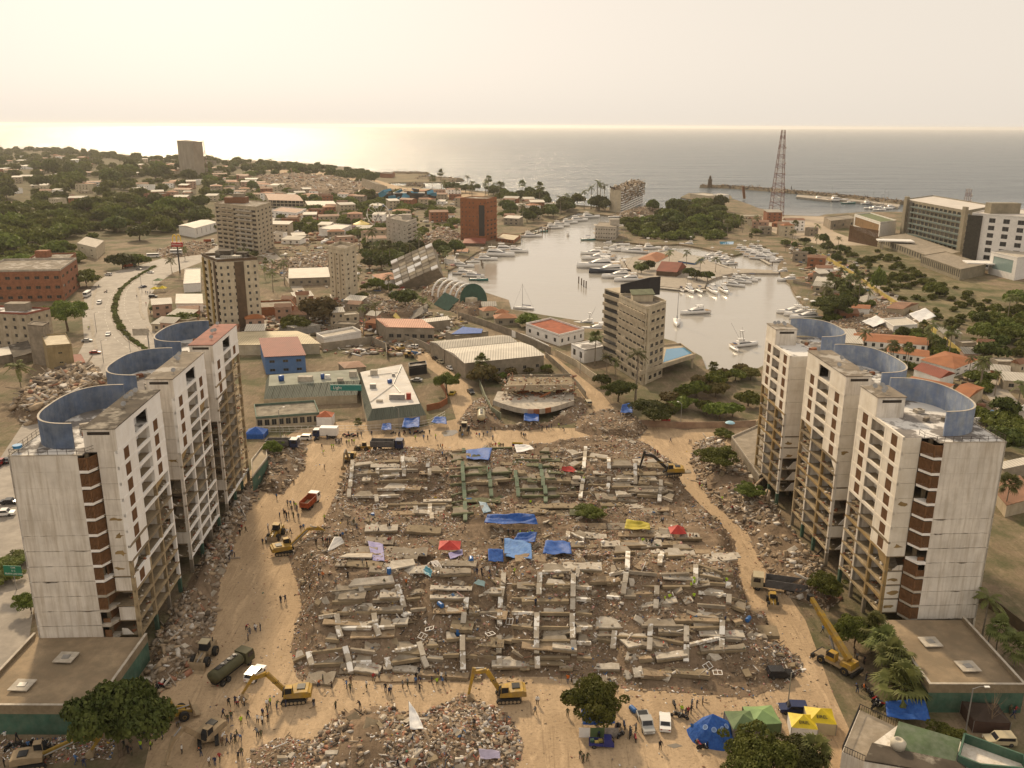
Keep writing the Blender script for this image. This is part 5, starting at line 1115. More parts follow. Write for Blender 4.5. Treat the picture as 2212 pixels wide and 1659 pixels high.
# ------------------------------------------------------------------ hotel, far landmarks
HT = [(1953, 432), (2088, 457), (2150, 446)]
DARKP = mat('dark_louvre', (.05, .045, .035), .7, .3, .8)
HWALL = mat('hotel_concrete', (.27, .235, .17), .88, .2, .2, c2=(.18, .15, .1), amt=.4, s2=.5, streak=.3)
t = building('hotel', 'large unfinished hotel slab with rows of balconies on the right shore', HT, basey=549, wall=HWALL, roof=mat('pale_membrane', (.55, .5, .44), .85, .1, .1), win={0: (7, 15, .72, .66), 1: (7, 5, .5, .5)}, parapet=.8, cat='hotel')
hh = t['h']; bands(t, HT, hh, 0, 7, mat('green_glass_balustrade', (.16, .2, .185), .3, .2, .3), 1.5, 1.0, .16, .97, 'balcony')
strips(t, HT, hh, HWALL, (0, 1.11), 5.0, (.075, 1.0), 0, 2.2, 'stair_tower'); strips(t, HT, hh, DARKP, (0, .98), 6.0, (.155,), 0, 1.2, 'louvre_strip')
HT2 = [(2100, 462), (2290, 476), (2330, 462)]
t = building('hotel_wing', 'right wing of the hotel with a white panelled front and dark windows', HT2, basey=576, bi=0, wall=WHITE, roof=mat('pale_membrane', (.55, .5, .44)), win={0: (7, 6, .45, .6)}, parapet=.8, cat='hotel')
strips(t, HT2, t['h'], DARKP, (0, .98), 9.0, (.05,), 0, 1.5, 'louvre_strip'); boxes_on(t, [(-14, 4, 20, 8, 7)], HWALL, 'stair_head')
building('hotel_podium', 'low curved concrete podium with fins in front of the hotel', [(1895, 512), (2010, 556), (2075, 545)], basey=572, wall=HWALL, roof=CONC, parapet=.4, win={0: (1, 22, .5, .7)}, glass=DARKP)
building('hotel_podium', 'finned ground-floor block below the hotel stair towers', [(1990, 553), (2075, 583), (2130, 572)], basey=606, wall=HWALL, roof=CONC, parapet=.4, win={0: (1, 20, .5, .75)}, glass=DARKP)
building('ballroom', 'windowless white and timber ballroom with a green roof left of the hotel', [(1846, 464), (1902, 482), (1937, 478)], basey=515, wall=WHITE, roof=mat('green_roof', (.13, .15, .07), .9, .2, .2), win={0: (1, 1, .92, .62)}, glass=mat('timber_panel', (.22, .125, .05), .8, .2, .3), parapet=1.0)
sb = thing('slatted_screen', 'tall brown slatted screen beside the ballroom', 'screen', tuple(G(1865, 525))); c = G(1865, 525)
a, b = G(1833, 521) - c, G(1893, 533) - c
for i in range(26):
    p = a.lerp(b, i / 25); MB().box(p.x - .35, p.y - .2, 0, p.x + .35, p.y + .2, 13).build('slat', mat('brown_slat', (.14, .075, .04), .8, .2, .5), sb)
building('grey_hall', 'bare grey concrete hall beside the ballroom', [(1780, 470), (1795, 478), (1850, 472)], basey=496, bi=1, wall=CONC, roof=CONC, win={1: (1, 3, .2, .3)}, parapet=.5)
for lab, vx, vy, w_, d_ in (('white flat entrance canopy on slim columns near the ballroom', 1930, 538, 26, 12), ('white pointed entrance canopy in front of the hotel wing', 2140, 590, 34, 14)):
    p = G(vx, vy); q = thing('entrance_canopy', lab, 'canopy', tuple(p), R(-12)); MB().prism([(-w_ / 2, -d_ / 2), (w_ / 2, -d_ / 2 - 2), (w_ / 2, d_ / 2), (-w_ / 2, d_ / 2 - 2)], 6.4, 7.3).build('roof', WHITE, q)
    for sx in (-.35, .35):
        for sy in (-.3, .3): MB().tube([(w_ * sx, d_ * sy, 0), (w_ * sx, d_ * sy, 6.5)], .45, 8).build('column', CONC_L, q)
building('hotel_lobby', 'white framed lobby with a glass front at the right edge', [(2141, 545), (2198, 558), (2290, 545)], basey=606, bi=1, wall=WHITE, roof=CONC_L, win={0: (1, 1, .75, .6)}, glass=plain('green_glass', (.25, .33, .31), .15), parapet=.6)
# far tower and its mast
building('far_tower', 'tall lone tower silhouetted against the bright sea', [(382, 305), (402, 304.5), (437, 308)], basey=377, bi=1, wall=mat('far_concrete', (.3, .25, .19), .9, .2, .05), roof=CONC, win={0: (14, 2, .4, .3), 1: (14, 5, .55, .4)}, parapet=1.5, glass=DARK, cat='tower block')
def lattice_mast(name, label, vx, vy, vtop, w0, w1, col_, n=14):
    p = G(vx, vy); h = top(p, vtop); q = thing(name, label, 'mast', tuple(p)); leg = .018 * w0 + .16
    cs = [(-1, -1), (1, -1), (1, 1), (-1, 1)]
    for a in cs: MB().bar((a[0] * w0 / 2, a[1] * w0 / 2, 0), (a[0] * w1 / 2, a[1] * w1 / 2, h), leg, leg).build('leg', col_[0], q)
    for k in range(n):
        z0, z1 = h * k / n, h * (k + 1) / n; f0, f1 = (w0 + (w1 - w0) * k / n) / 2, (w0 + (w1 - w0) * (k + 1) / n) / 2; m = MB()
        for i in range(4):
            a, b = cs[i], cs[(i + 1) % 4]; m.bar((a[0] * f0, a[1] * f0, z0), (b[0] * f1, b[1] * f1, z1), leg * .6, leg * .6); m.bar((b[0] * f0, b[1] * f0, z0), (a[0] * f1, a[1] * f1, z1), leg * .6, leg * .6); m.bar((a[0] * f1, a[1] * f1, z1), (b[0] * f1, b[1] * f1, z1), leg * .6, leg * .6)
        m.build('bracing', col_[k % len(col_)], q)
    for k in (.35, .5, .62, .8):
        f = (w0 + (w1 - w0) * k) / 2; MB().lathe((f + 1, 0, h * k), [(.2, 0), (1.3, .5), (1.5, .7)], 12, 0, Matrix.Rotation(R(80), 3, 'Y')).build('antenna_dish', WHITE, q)
    return q
RW = [mat('mast_red', (.16, .05, .04), .7, .2, .5), mat('mast_white', (.5, .45, .42), .7, .2, .5)]
lattice_mast('radio_mast', 'tall red and white lattice radio mast on the boatyard', 1676, 466, 281, 13, 3.2, RW, 18)
lattice_mast('radio_mast', 'thin mast with antennas beside the lone far tower', 444, 378, 302, 8, 4, RW, 10)
lattice_mast('radio_mast', 'short lattice mast behind the hotel roof', 2083, 478, 408, 6, 3.5, RW, 8)
# crumbling seaside block
SB = [(1318, 409), (1342, 411), (1390, 394)]
t = building('seaside_block', 'wide apartment block with its front torn off at the harbour mouth', SB, basey=459, wall=CREAM, roof=CONC_RAW, win={1: (9, 8, .8, .6)}, parapet=0, glass=DARK)
hs = t['h']; P = [G(x, y, hs) for x, y in SB]; cc = (P[0] + P[2]) / 2
bands(t, SB, hs, 1, 9, WHITE_W, 2.0, 1.0, 0, .97, miss=0)
ps = []; rs = np.random.RandomState(8)
d = P[2] - P[1]; N_ = Vector((d.y, -d.x, 0)).normalized()
for i in range(900):
    u = rs.rand(); z = hs * (1 - .62 * rs.rand() ** 1.3); q = P[1] + d * u - cc + N_ * rs.uniform(.3, 2.0); ps.append((q.x, q.y, z))
for i in range(350):
    q = P[1] + d * rs.rand() + (P[0] - P[1]) * rs.rand() - cc; ps.append((q.x, q.y, hs + rs.rand() * 2.2))
debris('torn_rubble', np.array(ps), rs.uniform(.8, 2.8, len(ps)), rs.choice([0, 1, 1, 4, 2], len(ps)), t, 9, .8)
# leaning far block, blue ruin, fairground
t = building('leaning_block', 'beige apartment block leaning over among distant ruins', [(779, 390), (806, 393), (834, 399)], basey=417, bi=1, wall=BEIGE, roof=CONC, win={0: (6, 4, .6, .4), 1: (6, 4, .6, .4)}, glass=DARK); t.rotation_euler = (0, R(7), 0)
building('far_hall', 'dark square hall at the root of the headland', [(821, 375), (846, 376), (853, 373)], basey=385, bi=1, wall=BRICK, roof=ROOF_D)
br_ = thing('blue_ruin', 'heap of a collapsed shopping hall with bright blue panels', 'ruined building', tuple(G(880, 438)))
for i in range(26): MB().cbox((r3.uniform(-34, 34), r3.uniform(-14, 10), r3.uniform(3, 15)), (r3.uniform(5, 11), .5, r3.uniform(3, 6)), Matrix.Rotation(r3.uniform(-.6, .6), 4, 'Y') @ Matrix.Rotation(r3.uniform(-.8, .8), 4, 'X')).build('wall_panel', plain('sky_blue_panel', (.06, .24, .36), .5) if i % 2 else ROOF_D, br_)
MB().cbox((0, 8, 6), (70, 16, 11), .1).build('hall_core', BLACK_M, br_)
fw_ = thing('ferris_wheel', 'white fairground wheel beside the grey tower', 'ferris wheel', tuple(G(818, 490))); m = MB(); Rw = 10.5; cz = 11.5
for q in range(24):
    a0, a1 = 2 * math.pi * q / 24, 2 * math.pi * (q + 1) / 24
    for yy in (-1, 1): m.bar((Rw * math.cos(a0), yy, cz + Rw * math.sin(a0)), (Rw * math.cos(a1), yy, cz + Rw * math.sin(a1)), .3, .3)
m.build('rim', WHITE, fw_)
for q in range(12):
    a = 2 * math.pi * q / 12; MB().bar((0, 0, cz), (Rw * math.cos(a), 0, cz + Rw * math.sin(a)), .22, .22).build('spoke', WHITE, fw_); MB().cbox((Rw * math.cos(a), 0, cz + Rw * math.sin(a) - .9), (1.4, 1.6, 1.6)).build('gondola', r3.choice([WHITE, BLUEP, YELP, REDSH]), fw_)
for yy in (-2, 2): MB().bar((-5, yy, 0), (0, yy, cz), .5, .5).build('support', STEEL, fw_); MB().bar((5, yy, 0), (0, yy, cz), .5, .5).build('support', STEEL, fw_)
ft = thing('carousel_tent', 'yellow and white fairground canopy over a purple ride', 'canopy', tuple(G(781, 492))); MB().lathe((0, 0, 0), [(8, 3.2), (7.8, 3.6), (2, 6), (.1, 7.4)], 16).build('canopy', plain('fair_yellow', (.6, .45, .12), .6), ft); MB().lathe((0, 0, 0), [(8.4, 0), (8.4, 1.6)], 16).build('ride', plain('fair_purple', (.16, .05, .16), .6), ft)
# golden arches pole sign
p = G(389, 590); sg = thing('pole_sign', 'tall roadside pole sign with yellow arches above a red board', 'sign', tuple(p)); hs_ = top(p, 507); hb0, hb1 = top(p, 533), top(p, 523)
MB().tube([(0, 0, 0), (0, 0, hb0 + .5)], .45, 10).build('pole', BLACK_M, sg)
bw_ = 12.0 * 1.0; scl = (G(394, 528, hb0).x - G(370, 528, hb0).x); bw_ = scl
bd_ = MB().prism([(-bw_ / 2, -.5), (bw_ / 2, -.5), (bw_ / 2, .5), (-bw_ / 2, .5)], hb0, hb1).build('board', plain('sign_red', (.36, .02, .015), .4), sg)
lettering("McDonald's", bw_ * .19, WHITE, bd_, (0, -.55, (hb0 + hb1) / 2), ext=.03); ar = plain('arch_yellow', (.75, .47, .02), .4)
for s_ in (-1, 1):
    q = []
    for k in range(13):
        a = math.pi * k / 12; q.append((s_ * bw_ * .19 + math.cos(a) * bw_ * .185, 0, hb1 + (hs_ - hb1) * math.sin(a) ** .6))
    MB().tube(q, bw_ * .035, 6).build('arch', ar, sg)
# breakwater and headland rocks
def rocks(name, label, pts, wdt, hgt, n, seed):
    P = [Vector(p_[:2]) for p_ in gpoly(pts)]; rs = np.random.RandomState(seed); L = [(b - a).length for a, b in zip(P, P[1:])]; tot = sum(L); o_ = thing(name, label, 'breakwater'); o_['kind'] = 'thing'
    m = MB()
    for a, b in zip(P, P[1:]):
        d = (b - a).normalized(); nn = Vector((-d.y, d.x)) * wdt * .42; a2, b2 = a - d, b + d
        m.extr([(-wdt * .5, -2.5), (wdt * .5, -2.5), (wdt * .2, hgt * .8), (-wdt * .2, hgt * .8)], 0, (b2 - a2).length, 0, Matrix.Translation((a2.x, a2.y, 0)) @ Matrix.Rotation(math.atan2(d.y, d.x) - math.pi / 2, 4, 'Z'))
    m.build('core', CONC_RAW, o_); pts_ = []
    for i in range(n):
        u = rs.rand() * tot; k = 0
        while k < len(L) - 1 and u > L[k]: u -= L[k]; k += 1
        a, b = P[k], P[k + 1]; d = (b - a).normalized(); nn = Vector((-d.y, d.x)); s_ = rs.normal(0, .33); s_ = max(-1, min(1, s_)); q = a + d * u + nn * s_ * wdt * .55
        pts_.append((q.x, q.y, hgt * (1 - abs(s_)) * .95 - .9 * abs(s_)))
    dd = debris('boulders', np.array(pts_), rs.uniform(1.0, 2.6, n), rs.choice([0, 4, 4, 8], n), o_, seed, .7, .1); return o_
BWM = rocks('breakwater', 'long boulder breakwater closing the outer marina', [(1514, 403), (1580, 405), (1659, 411), (1730, 417), (1800, 423), (1870, 430), (1948, 439)], 13, 3.0, 1500, 21)
rocks('breakwater', 'rocky spit at the tip of the headland', [(850, 375), (925, 376)], 22, 4, 260, 22); rocks('breakwater', 'curved boulder spit enclosing the beach', [(905, 386), (950, 388.5), (992, 390.5)], 34, 5, 420, 23); rocks('breakwater', 'short stub of boulders on the beach', [(880, 402), (915, 402.5)], 20, 4, 200, 24)
bq = thing('quay', 'concrete quay inside the outer breakwater', 'quay'); P = [G(x, y, 1.5) for x, y in ((1720, 424), (1795, 432), (1800, 429.5), (1880, 436.5), (1940, 446), (1945, 441), (1800, 425), (1722, 420))]; MB().prism([(p.x, p.y) for p in P], -2, 1.0).build('deck', PAVE, bq)
lh = thing('lighthouse', 'small dark beacon tower on the breakwater tip', 'lighthouse', tuple(G(1533, 404))); MB().lathe((0, 0, 0), [(4, 0), (3, 10), (3.6, 10.5), (3.6, 12), (2, 12.2), (1.8, 16), (.2, 18)], 12).build('tower', BROWN, lh)
lh = thing('lighthouse', 'leaning channel beacon off the platform island', 'lighthouse', tuple(G(1608, 429))); MB().bar((0, 0, 0), (-3, 0, 16), 3, 3).build('tower', RUST, lh)
building('platform', 'concrete platform ruin on the islet at the harbour mouth', [(1490, 419), (1530, 424), (1560, 422)], h=5, wall=CREAM, roof=CONC_L); building('platform', 'white kiosk on the islet at the harbour mouth', [(1540, 420), (1560, 423), (1575, 421)], h=6, wall=WHITE, roof=CORR_W)
# villas on the right
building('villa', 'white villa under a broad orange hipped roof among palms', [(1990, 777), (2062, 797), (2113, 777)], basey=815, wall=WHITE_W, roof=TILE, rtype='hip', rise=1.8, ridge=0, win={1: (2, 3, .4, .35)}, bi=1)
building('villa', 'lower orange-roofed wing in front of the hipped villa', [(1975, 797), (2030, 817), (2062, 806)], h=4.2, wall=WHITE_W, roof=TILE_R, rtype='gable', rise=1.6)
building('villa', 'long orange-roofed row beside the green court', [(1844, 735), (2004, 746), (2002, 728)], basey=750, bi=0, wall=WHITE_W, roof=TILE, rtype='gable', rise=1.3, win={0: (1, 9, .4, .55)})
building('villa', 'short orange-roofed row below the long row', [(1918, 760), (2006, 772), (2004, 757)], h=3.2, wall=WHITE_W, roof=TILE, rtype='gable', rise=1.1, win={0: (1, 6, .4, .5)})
building('villa', 'modern white flat-roofed house with a green court', [(1906, 690), (1930, 706), (1982, 702)], basey=725, bi=1, wall=WHITE, roof=CORR_W, win={1: (2, 3, .25, .25)}, parapet=.5)
building('villa', 'orange-roofed house half hidden behind the right blue parapets', [(1940, 830), (2030, 848), (2060, 830)], h=4, wall=WHITE_W, roof=TILE, rtype='hip', rise=1.6); building('villa', 'orange-roofed house above the white curved wall', [(2055, 850), (2090, 862), (2125, 838)], h=4, wall=BEIGE, roof=TILE, rtype='gable', rise=1.2, win={0: (1, 3, .4, .4)})
building('villa', 'old grey house with a low hipped roof beside the quay trees', [(1848, 645), (1870, 655), (1898, 645)], basey=660, bi=1, wall=WOODG, roof=CORR_G, rtype='hip', rise=1.8); building('villa', 'small white house with a short orange roof by the quay', [(1840, 665), (1878, 667), (1880, 659)], h=3.2, wall=WHITE_W, roof=TILE, rtype='gable', rise=.8)
building('villa', 'torn red-tiled roof of the collapsed villa', [(1915, 665), (1950, 668), (1985, 655)], h=4.0, wall=BEIGE, roof=TILE_W, rtype='gable', rise=1.5); building('shed', 'brown-roofed hut at the right edge behind the white slab', [(2140, 1045), (2175, 1090), (2240, 1075)], h=3.4, wall=BEIGE, roof=RUSTR, rtype='shed', rise=.5); building('shed', 'pale sheet-roofed carport at the right edge', [(2155, 1000), (2170, 1012), (2235, 1000)], h=3.4, wall=WOODG, roof=CORR_W, rtype='shed', rise=.3)
sheet('sports_court', [(1985, 715), (2050, 722), (2060, 738), (1995, 735)], .05, mat('green_court', (.05, .13, .05), .9, .2, .3)); sheet('swimming_pool', [(1855, 684), (1885, 686), (1890, 693), (1862, 693)], .05, plain('pool_blue', (.05, .21, .38), .08)); sheet('boatyard_pool', [(1554, 522), (1585, 522), (1584, 528), (1556, 528)], .05, plain('pool_blue', (.05, .21, .38), .08))
def sail(name, label, pts, hts, mt, sag=1.0, n=12, posts=True, cat='sunshade', group=None, low=None):
    """stretched fabric over four corners (picture points, with heights)"""
    c = GH(*pts[0]); c.z = 0; root = thing(name, label, cat, tuple(c), 0, group); Q = []
    for (x, y), h in zip(pts, hts):
        g = GH(x, y) if low is None else G(x, y, low); p = g; p = Vector((p.x, p.y, p.z)); Q.append(p + Vector((0, 0, h)) - c)
    m = MB(); rr = random.Random(len(label) * 7 + int(pts[0][0])); W = [[0] * (n + 1) for _ in range(n + 1)]
    for i in range(n + 1):
        for j in range(n + 1):
            u, v = i / n, j / n; p = (Q[0] * (1 - u) + Q[1] * u) * (1 - v) + (Q[3] * (1 - u) + Q[2] * u) * v
            s_ = sag * (16 * u * (1 - u) * v * (1 - v)); e = .2 * math.sin(u * 11 + v * 6 + rr.random()) + .16 * math.sin(v * 17 - u * 6) + rr.uniform(-.08, .08); m.v.append((p.x, p.y, p.z - s_ + e * abs(sag) * .8))
    for i in range(n):
        for j in range(n):
            a = i * (n + 1) + j; m.f.append((a, a + n + 1, a + n + 2, a + 1)); m.m.append(0)
    o = m.build('fabric', mt, root, True); so_ = o.modifiers.new('thickness', 'SOLIDIFY'); so_.thickness = .03
    if posts:
        for (x, y), q in zip(pts, Q): MB().tube([(q.x, q.y, q.z - max(.5, q.z - Hs(q.x + c.x, q.y + c.y))), tuple(q)], .05, 5).build('pole', STEEL, root)
    return root
TARP = mat('blue_tarp', (.018, .075, .30), .6, .25, .9, c2=(.04, .125, .38), amt=.6, s2=1.6, bump=.5, bs=1.5, spec=.2)
WSH = mat('white_sheet', (.72, .70, .68), .7, .1, .6); REDT = mat('red_canopy', (.45, .045, .035), .6, .2, .7); LAV = mat('lavender_sheet', (.235, .215, .40), .7, .2, .7); YELT = mat('yellow_tent', (.60, .45, .02), .55, .12, .7); GRNT = mat('green_tent', (.11, .16, .07), .7, .2, .6)
sail('shade_sail', 'white sail canopy beside the modern villa pool', [(1860, 712), (1885, 720), (1915, 712), (1890, 703)], [4, 3, 4, 5], WSH, .6, low=0); sail('shade_sail', 'white tensile canopy over the villa court', [(1960, 700), (1985, 712), (2020, 700), (1995, 690)], [5, 3.5, 4, 6], WSH, .6, low=0)
# house at the bottom right corner
c = G(2060, 1680); c.z = 0; hq = thing('corner_house', 'corner house with a green sloped roof, water tank and railed terrace', 'house', tuple(c))
def vp(x, y, z): return G(1659 + x / 4, 1244 + y / 4, z) - c
def slabp(root, name, pts, mt, th=.25):
    m = MB(); m.add([tuple(p) for p in pts] + [tuple(p - Vector((0, 0, th))) for p in pts], [(0, 1, 2, 3), (7, 6, 5, 4), (4, 5, 1, 0), (5, 6, 2, 1), (6, 7, 3, 2), (7, 4, 0, 3)]); return m.build(name, mt, root)
GRR = mat('mossy_green_roof', (.085, .12, .06), .85, .25, .3, c2=(.18, .2, .15), amt=.5, s2=.7)
slabp(hq, 'green_roof', [vp(1060, 1480, 6.0), vp(1620, 1600, 6.0), vp(1665, 1412, 7.0), vp(1130, 1255, 7.0)], GRR)
slabp(hq, 'flat_roof', [vp(835, 1590, 6.0), vp(1850, 1760, 6.0), vp(1640, 1600, 6.0), vp(900, 1440, 6.0)], ROOF_D)
P = [vp(835, 1590, 6), vp(1850, 1760, 6), vp(1665, 1412, 6), vp(1130, 1270, 6), vp(900, 1440, 6)]; MB().prism([(p.x, p.y) for p in P], -.2, 5.7).build('wall', WHITE_E, hq)
P = [vp(640, 1510, 4), vp(835, 1600, 4), vp(1100, 1295, 4), vp(790, 1150, 4)]; MB().prism([(p.x, p.y) for p in P], 0, 3.8).build('terrace_wall', WHITE_E, hq); MB().prism([(p.x * .99, p.y * .99) for p in P], 3.8, 3.9).build('terrace_floor', CONC, hq)
for a, b in ((P[3], P[0]), (P[0], P[1]), (P[3], P[2])):
    m = MB(); n = max(2, int((b - a).length / .35))
    for k in range(n + 1):
        q = a.lerp(b, k / n); m.bar((q.x, q.y, 3.8), (q.x, q.y, 4.9), .05, .05)
    m.bar((a.x, a.y, 4.9), (b.x, b.y, 4.9), .08, .08); m.build('railing', BLACK_M, hq)
p = vp(1120, 1480, 6); MB().lathe((p.x, p.y, 6), [(1.0, 0), (1.1, .9), (.7, 1.3), (.45, 1.35), (.4, 1.1)], 16).build('water_tank', mat('cream_tank', (.5, .45, .36), .7, .1, .6), hq, True)
P = [vp(1640, 1605, 6), vp(1830, 1680, 6), vp(2260, 1720, 6), vp(2200, 1600, 6), vp(1690, 1415, 6)]
for a, b in zip(P, P[1:] + P[:1]): MB().bar((a.x, a.y, 6.2), (b.x, b.y, 6.2), .25, 1.8).build('parapet', GREEN_P, hq)
MB().prism([(p.x, p.y) for p in P], 0, 5.6).build('wall', WHITE_E, hq)
# ------------------------------------------------------------------ the spread of far houses
r5 = random.Random(55); taken = [(o.location.x, o.location.y, 14) for o in bpy.data.objects if o.type == 'EMPTY' and o.location.y > 250 and o.get('category') not in ('wall', 'rubble heap', 'fence')]
def pip(x, y, poly):
    ins = False
    for i in range(len(poly)):
        (ax, ay), (bx_, by_) = poly[i], poly[i - 1]
        if (ay > y) != (by_ > y) and x < (bx_ - ax) * (y - ay) / (by_ - ay) + ax: ins = not ins
    return ins
ROADW = [(p[0], p[1]) for p in gpoly(ROADP)]; MW = [(m_[0], m_[4]) for m_ in MOUNDS]
def free(x, y, rad, watered=True):
    if not pip(x, y, land) or pip(x, y, ROADW): return False
    if any((x - a) ** 2 + (y - b) ** 2 < (rad + r_) ** 2 for a, b, r_ in taken): return False
    return not any(bb[0] < x < bb[1] and bb[2] < y < bb[3] and pip(x, y, pl) for pl, bb in MW)
HZ = [('far left shore', [(-30, 345), (120, 338), (350, 352), (540, 356), (560, 385), (300, 400), (-30, 400)], 60), ('streets behind the park', [(-30, 400), (300, 400), (460, 395), (460, 440), (250, 450), (-30, 450)], 36),
      ('quarter behind the beige tower', [(460, 385), (780, 400), (780, 440), (600, 440), (460, 420)], 44), ('beach quarter', [(700, 425), (985, 418), (1000, 470), (900, 500), (700, 480)], 34), ('blocks between the towers', [(600, 490), (830, 500), (830, 545), (700, 535), (600, 540)], 14),
      ('quayside beside the yachts', [(1080, 440), (1200, 440), (1180, 475), (1090, 500)], 14), ('streets by the flats', [(560, 480), (690, 465), (690, 490), (600, 520)], 12), ('boatyard strip', [(1590, 475), (1680, 478), (1760, 500), (1740, 540), (1640, 510)], 10), ('lots behind the left office', [(-30, 700), (-10, 780), (60, 800), (40, 830), (-60, 850)], 3), ('yards below the slender tower', [(660, 640), (705, 690), (620, 700), (600, 690), (620, 660)], 9), ('yards by the workshop', [(770, 665), (840, 690), (835, 725), (790, 735), (720, 700)], 7), ('villa quarter', [(1790, 640), (1850, 680), (1960, 745), (2060, 800), (2140, 860), (2090, 870), (1960, 800), (1830, 760)], 16), ('yards behind the blue house', [(480, 712), (560, 700), (560, 730), (500, 735)], 5), ('marina edge', [(1700, 560), (1760, 570), (1830, 620), (1790, 640), (1740, 600)], 9), ('hotel road', [(1990, 700), (2212, 820), (2212, 860), (2080, 770)], 8), ('lots by the wreck', [(1045, 665), (1100, 690), (1090, 705), (1040, 690)], 4), ('avenue edge', [(330, 680), (420, 660), (425, 720), (370, 730)], 6)]
RFS = [('flat grey-roofed', CONC_L, 'flat'), ('orange-tiled', TILE, 'hip'), ('white-roofed', CORR_W, 'shed'), ('rust-roofed', RUSTR, 'gable'), ('worn-tiled', TILE_W, 'gable'), ('flat dark-roofed', ROOF_G, 'flat'), ('pale sheet-roofed', CORR_G, 'shed')]
WLS = [('white', WHITE_W), ('beige', BEIGE), ('cream', CREAM), ('grey', WOODG), ('pink', PINKP), ('brick', BRICK)]
for zn, zp, cnt in HZ:
    zw = [(p[0], p[1]) for p in gpoly(zp)]; xs, ys = [p[0] for p in zw], [p[1] for p in zw]; got = []
    for _ in range(cnt * 60):
        if len(got) >= cnt: break
        x, y = r5.uniform(min(xs), max(xs)), r5.uniform(min(ys), max(ys))
        if y < 250: continue
        w_ = r5.uniform(9, 19) * (1 if y < 1200 else 1.3) * (.62 if y < 620 else 1)
        if not pip(x, y, zw) or not free(x, y, w_ * .55): continue
        taken.append((x, y, w_ * .62)); got.append((x, y, w_))
    got.sort(key=lambda g_: proj(g_[0], g_[1], 0)[0]); cntr = {}
    for i, (x, y, w_) in enumerate(got):
        rn, rm, rtp = r5.choice(RFS); wn, wm = r5.choice(WLS); ns_ = r5.choice([1, 2, 2, 3]) if y > 620 else r5.choice([1, 1, 2]); h = 3.1 * ns_ + .4; d_ = w_ * r5.uniform(.5, .9); a = r5.uniform(-.5, .5); ca, sa = math.cos(a), math.sin(a)
        wp = [(x + ca * u - sa * v, y + sa * u + ca * v) for u, v in ((-w_ / 2, -d_ / 2), (w_ / 2, -d_ / 2), (w_ / 2, d_ / 2), (-w_ / 2, d_ / 2))]
        nw = max(2, int(w_ / 4)) if y < 1300 else 3
        building('house', '%s %s house, %s from the left in the %s' % (wn, rn, nth(i), zn), None, h=h, world=wp, wall=wm, roof=rm, rtype=rtp, rise=1.6, win={0: (ns_, nw, .34, .4)}, parapet=.5, cat='house', group='small town houses', glass=None)

# yard clutter: crates, sheet stacks, low walls and junk between the houses
r_ = np.random.RandomState(44); CP = []; CZ = [[(p[0], p[1]) for p in gpoly(q)] for q in ([(430, 660), (760, 640), (1000, 690), (1010, 760), (850, 770), (560, 760), (440, 720)], [(560, 470), (830, 470), (1000, 540), (960, 640), (760, 640), (560, 600)], [(1690, 520), (1860, 570), (2100, 790), (2212, 930), (2060, 880), (1760, 640)], [(460, 380), (980, 415), (990, 500), (560, 480)])]
while len(CP) < 5200:
    q = CZ[r_.randint(4)]; xs, ys = [p[0] for p in q], [p[1] for p in q]; x, y = r_.uniform(min(xs), max(xs)), r_.uniform(min(ys), max(ys))
    if pip(x, y, q) and pip(x, y, land): CP.append((x, y, .15))
CP = np.array(CP); tag(debris('yard_clutter', CP, r_.uniform(.5, 2.6, len(CP)) * np.where(CP[:, 1] > 700, 1.9, 1), r_.choice(12, len(CP), p=[.22, .14, .16, .12, .14, .08, .02, .03, .06, .01, .01, .01]), None, 45, .12), 'crates, sheets and junk strewn through the town yards', 'clutter')
# ------------------------------------------------------------------ trees
def leaf_mat(name, c, c2, tr=.25):
    m, n, l, b = nodes(name); g = n.new('ShaderNodeNewGeometry'); oi = n.new('ShaderNodeObjectInfo')
    o = mix(n, l, c, c2, nz(n, l, g.outputs['Position'], .55, 3, .6, .36, .66))
    hs = n.new('ShaderNodeHueSaturation'); r1 = n.new('ShaderNodeMapRange'); r1.inputs[3].default_value = .62; r1.inputs[4].default_value = 1.3; l.new(oi.outputs['Random'], r1.inputs[0]); l.new(r1.outputs[0], hs.inputs['Value'])
    mm = n.new('ShaderNodeMath'); mm.operation = 'MULTIPLY_ADD'; mm.inputs[1].default_value = .05; mm.inputs[2].default_value = .47; l.new(oi.outputs['Random'], mm.inputs[0]); l.new(mm.outputs[0], hs.inputs['Hue']); l.new(o, hs.inputs['Color'])
    l.new(hs.outputs[0], b.inputs['Base Color']); b.inputs['Roughness'].default_value = .7; b.inputs['Specular IOR Level'].default_value = .2
    t = n.new('ShaderNodeBsdfTranslucent'); l.new(hs.outputs[0], t.inputs[0]); x = n.new('ShaderNodeMixShader'); x.inputs[0].default_value = tr
    l.new(b.outputs[0], x.inputs[1]); l.new(t.outputs[0], x.inputs[2]); l.new(x.outputs[0], n['Material Output'].inputs[0]); MT[name] = m; return m
LEAF = leaf_mat('green_leaves', (.085, .108, .02), (.165, .185, .04)); LEAF_D = leaf_mat('dark_leaves', (.055, .07, .018), (.11, .122, .03)); LEAF_Y = leaf_mat('dry_leaves', (.12, .105, .035), (.17, .135, .05)); FROND = leaf_mat('palm_fronds', (.085, .095, .025), (.16, .165, .055), .2)
BARK = mat('bark', (.15, .11, .075), .95, .3, 1.5); PBARK = mat('palm_bark', (.24, .2, .15), .95, .25, 1.2)
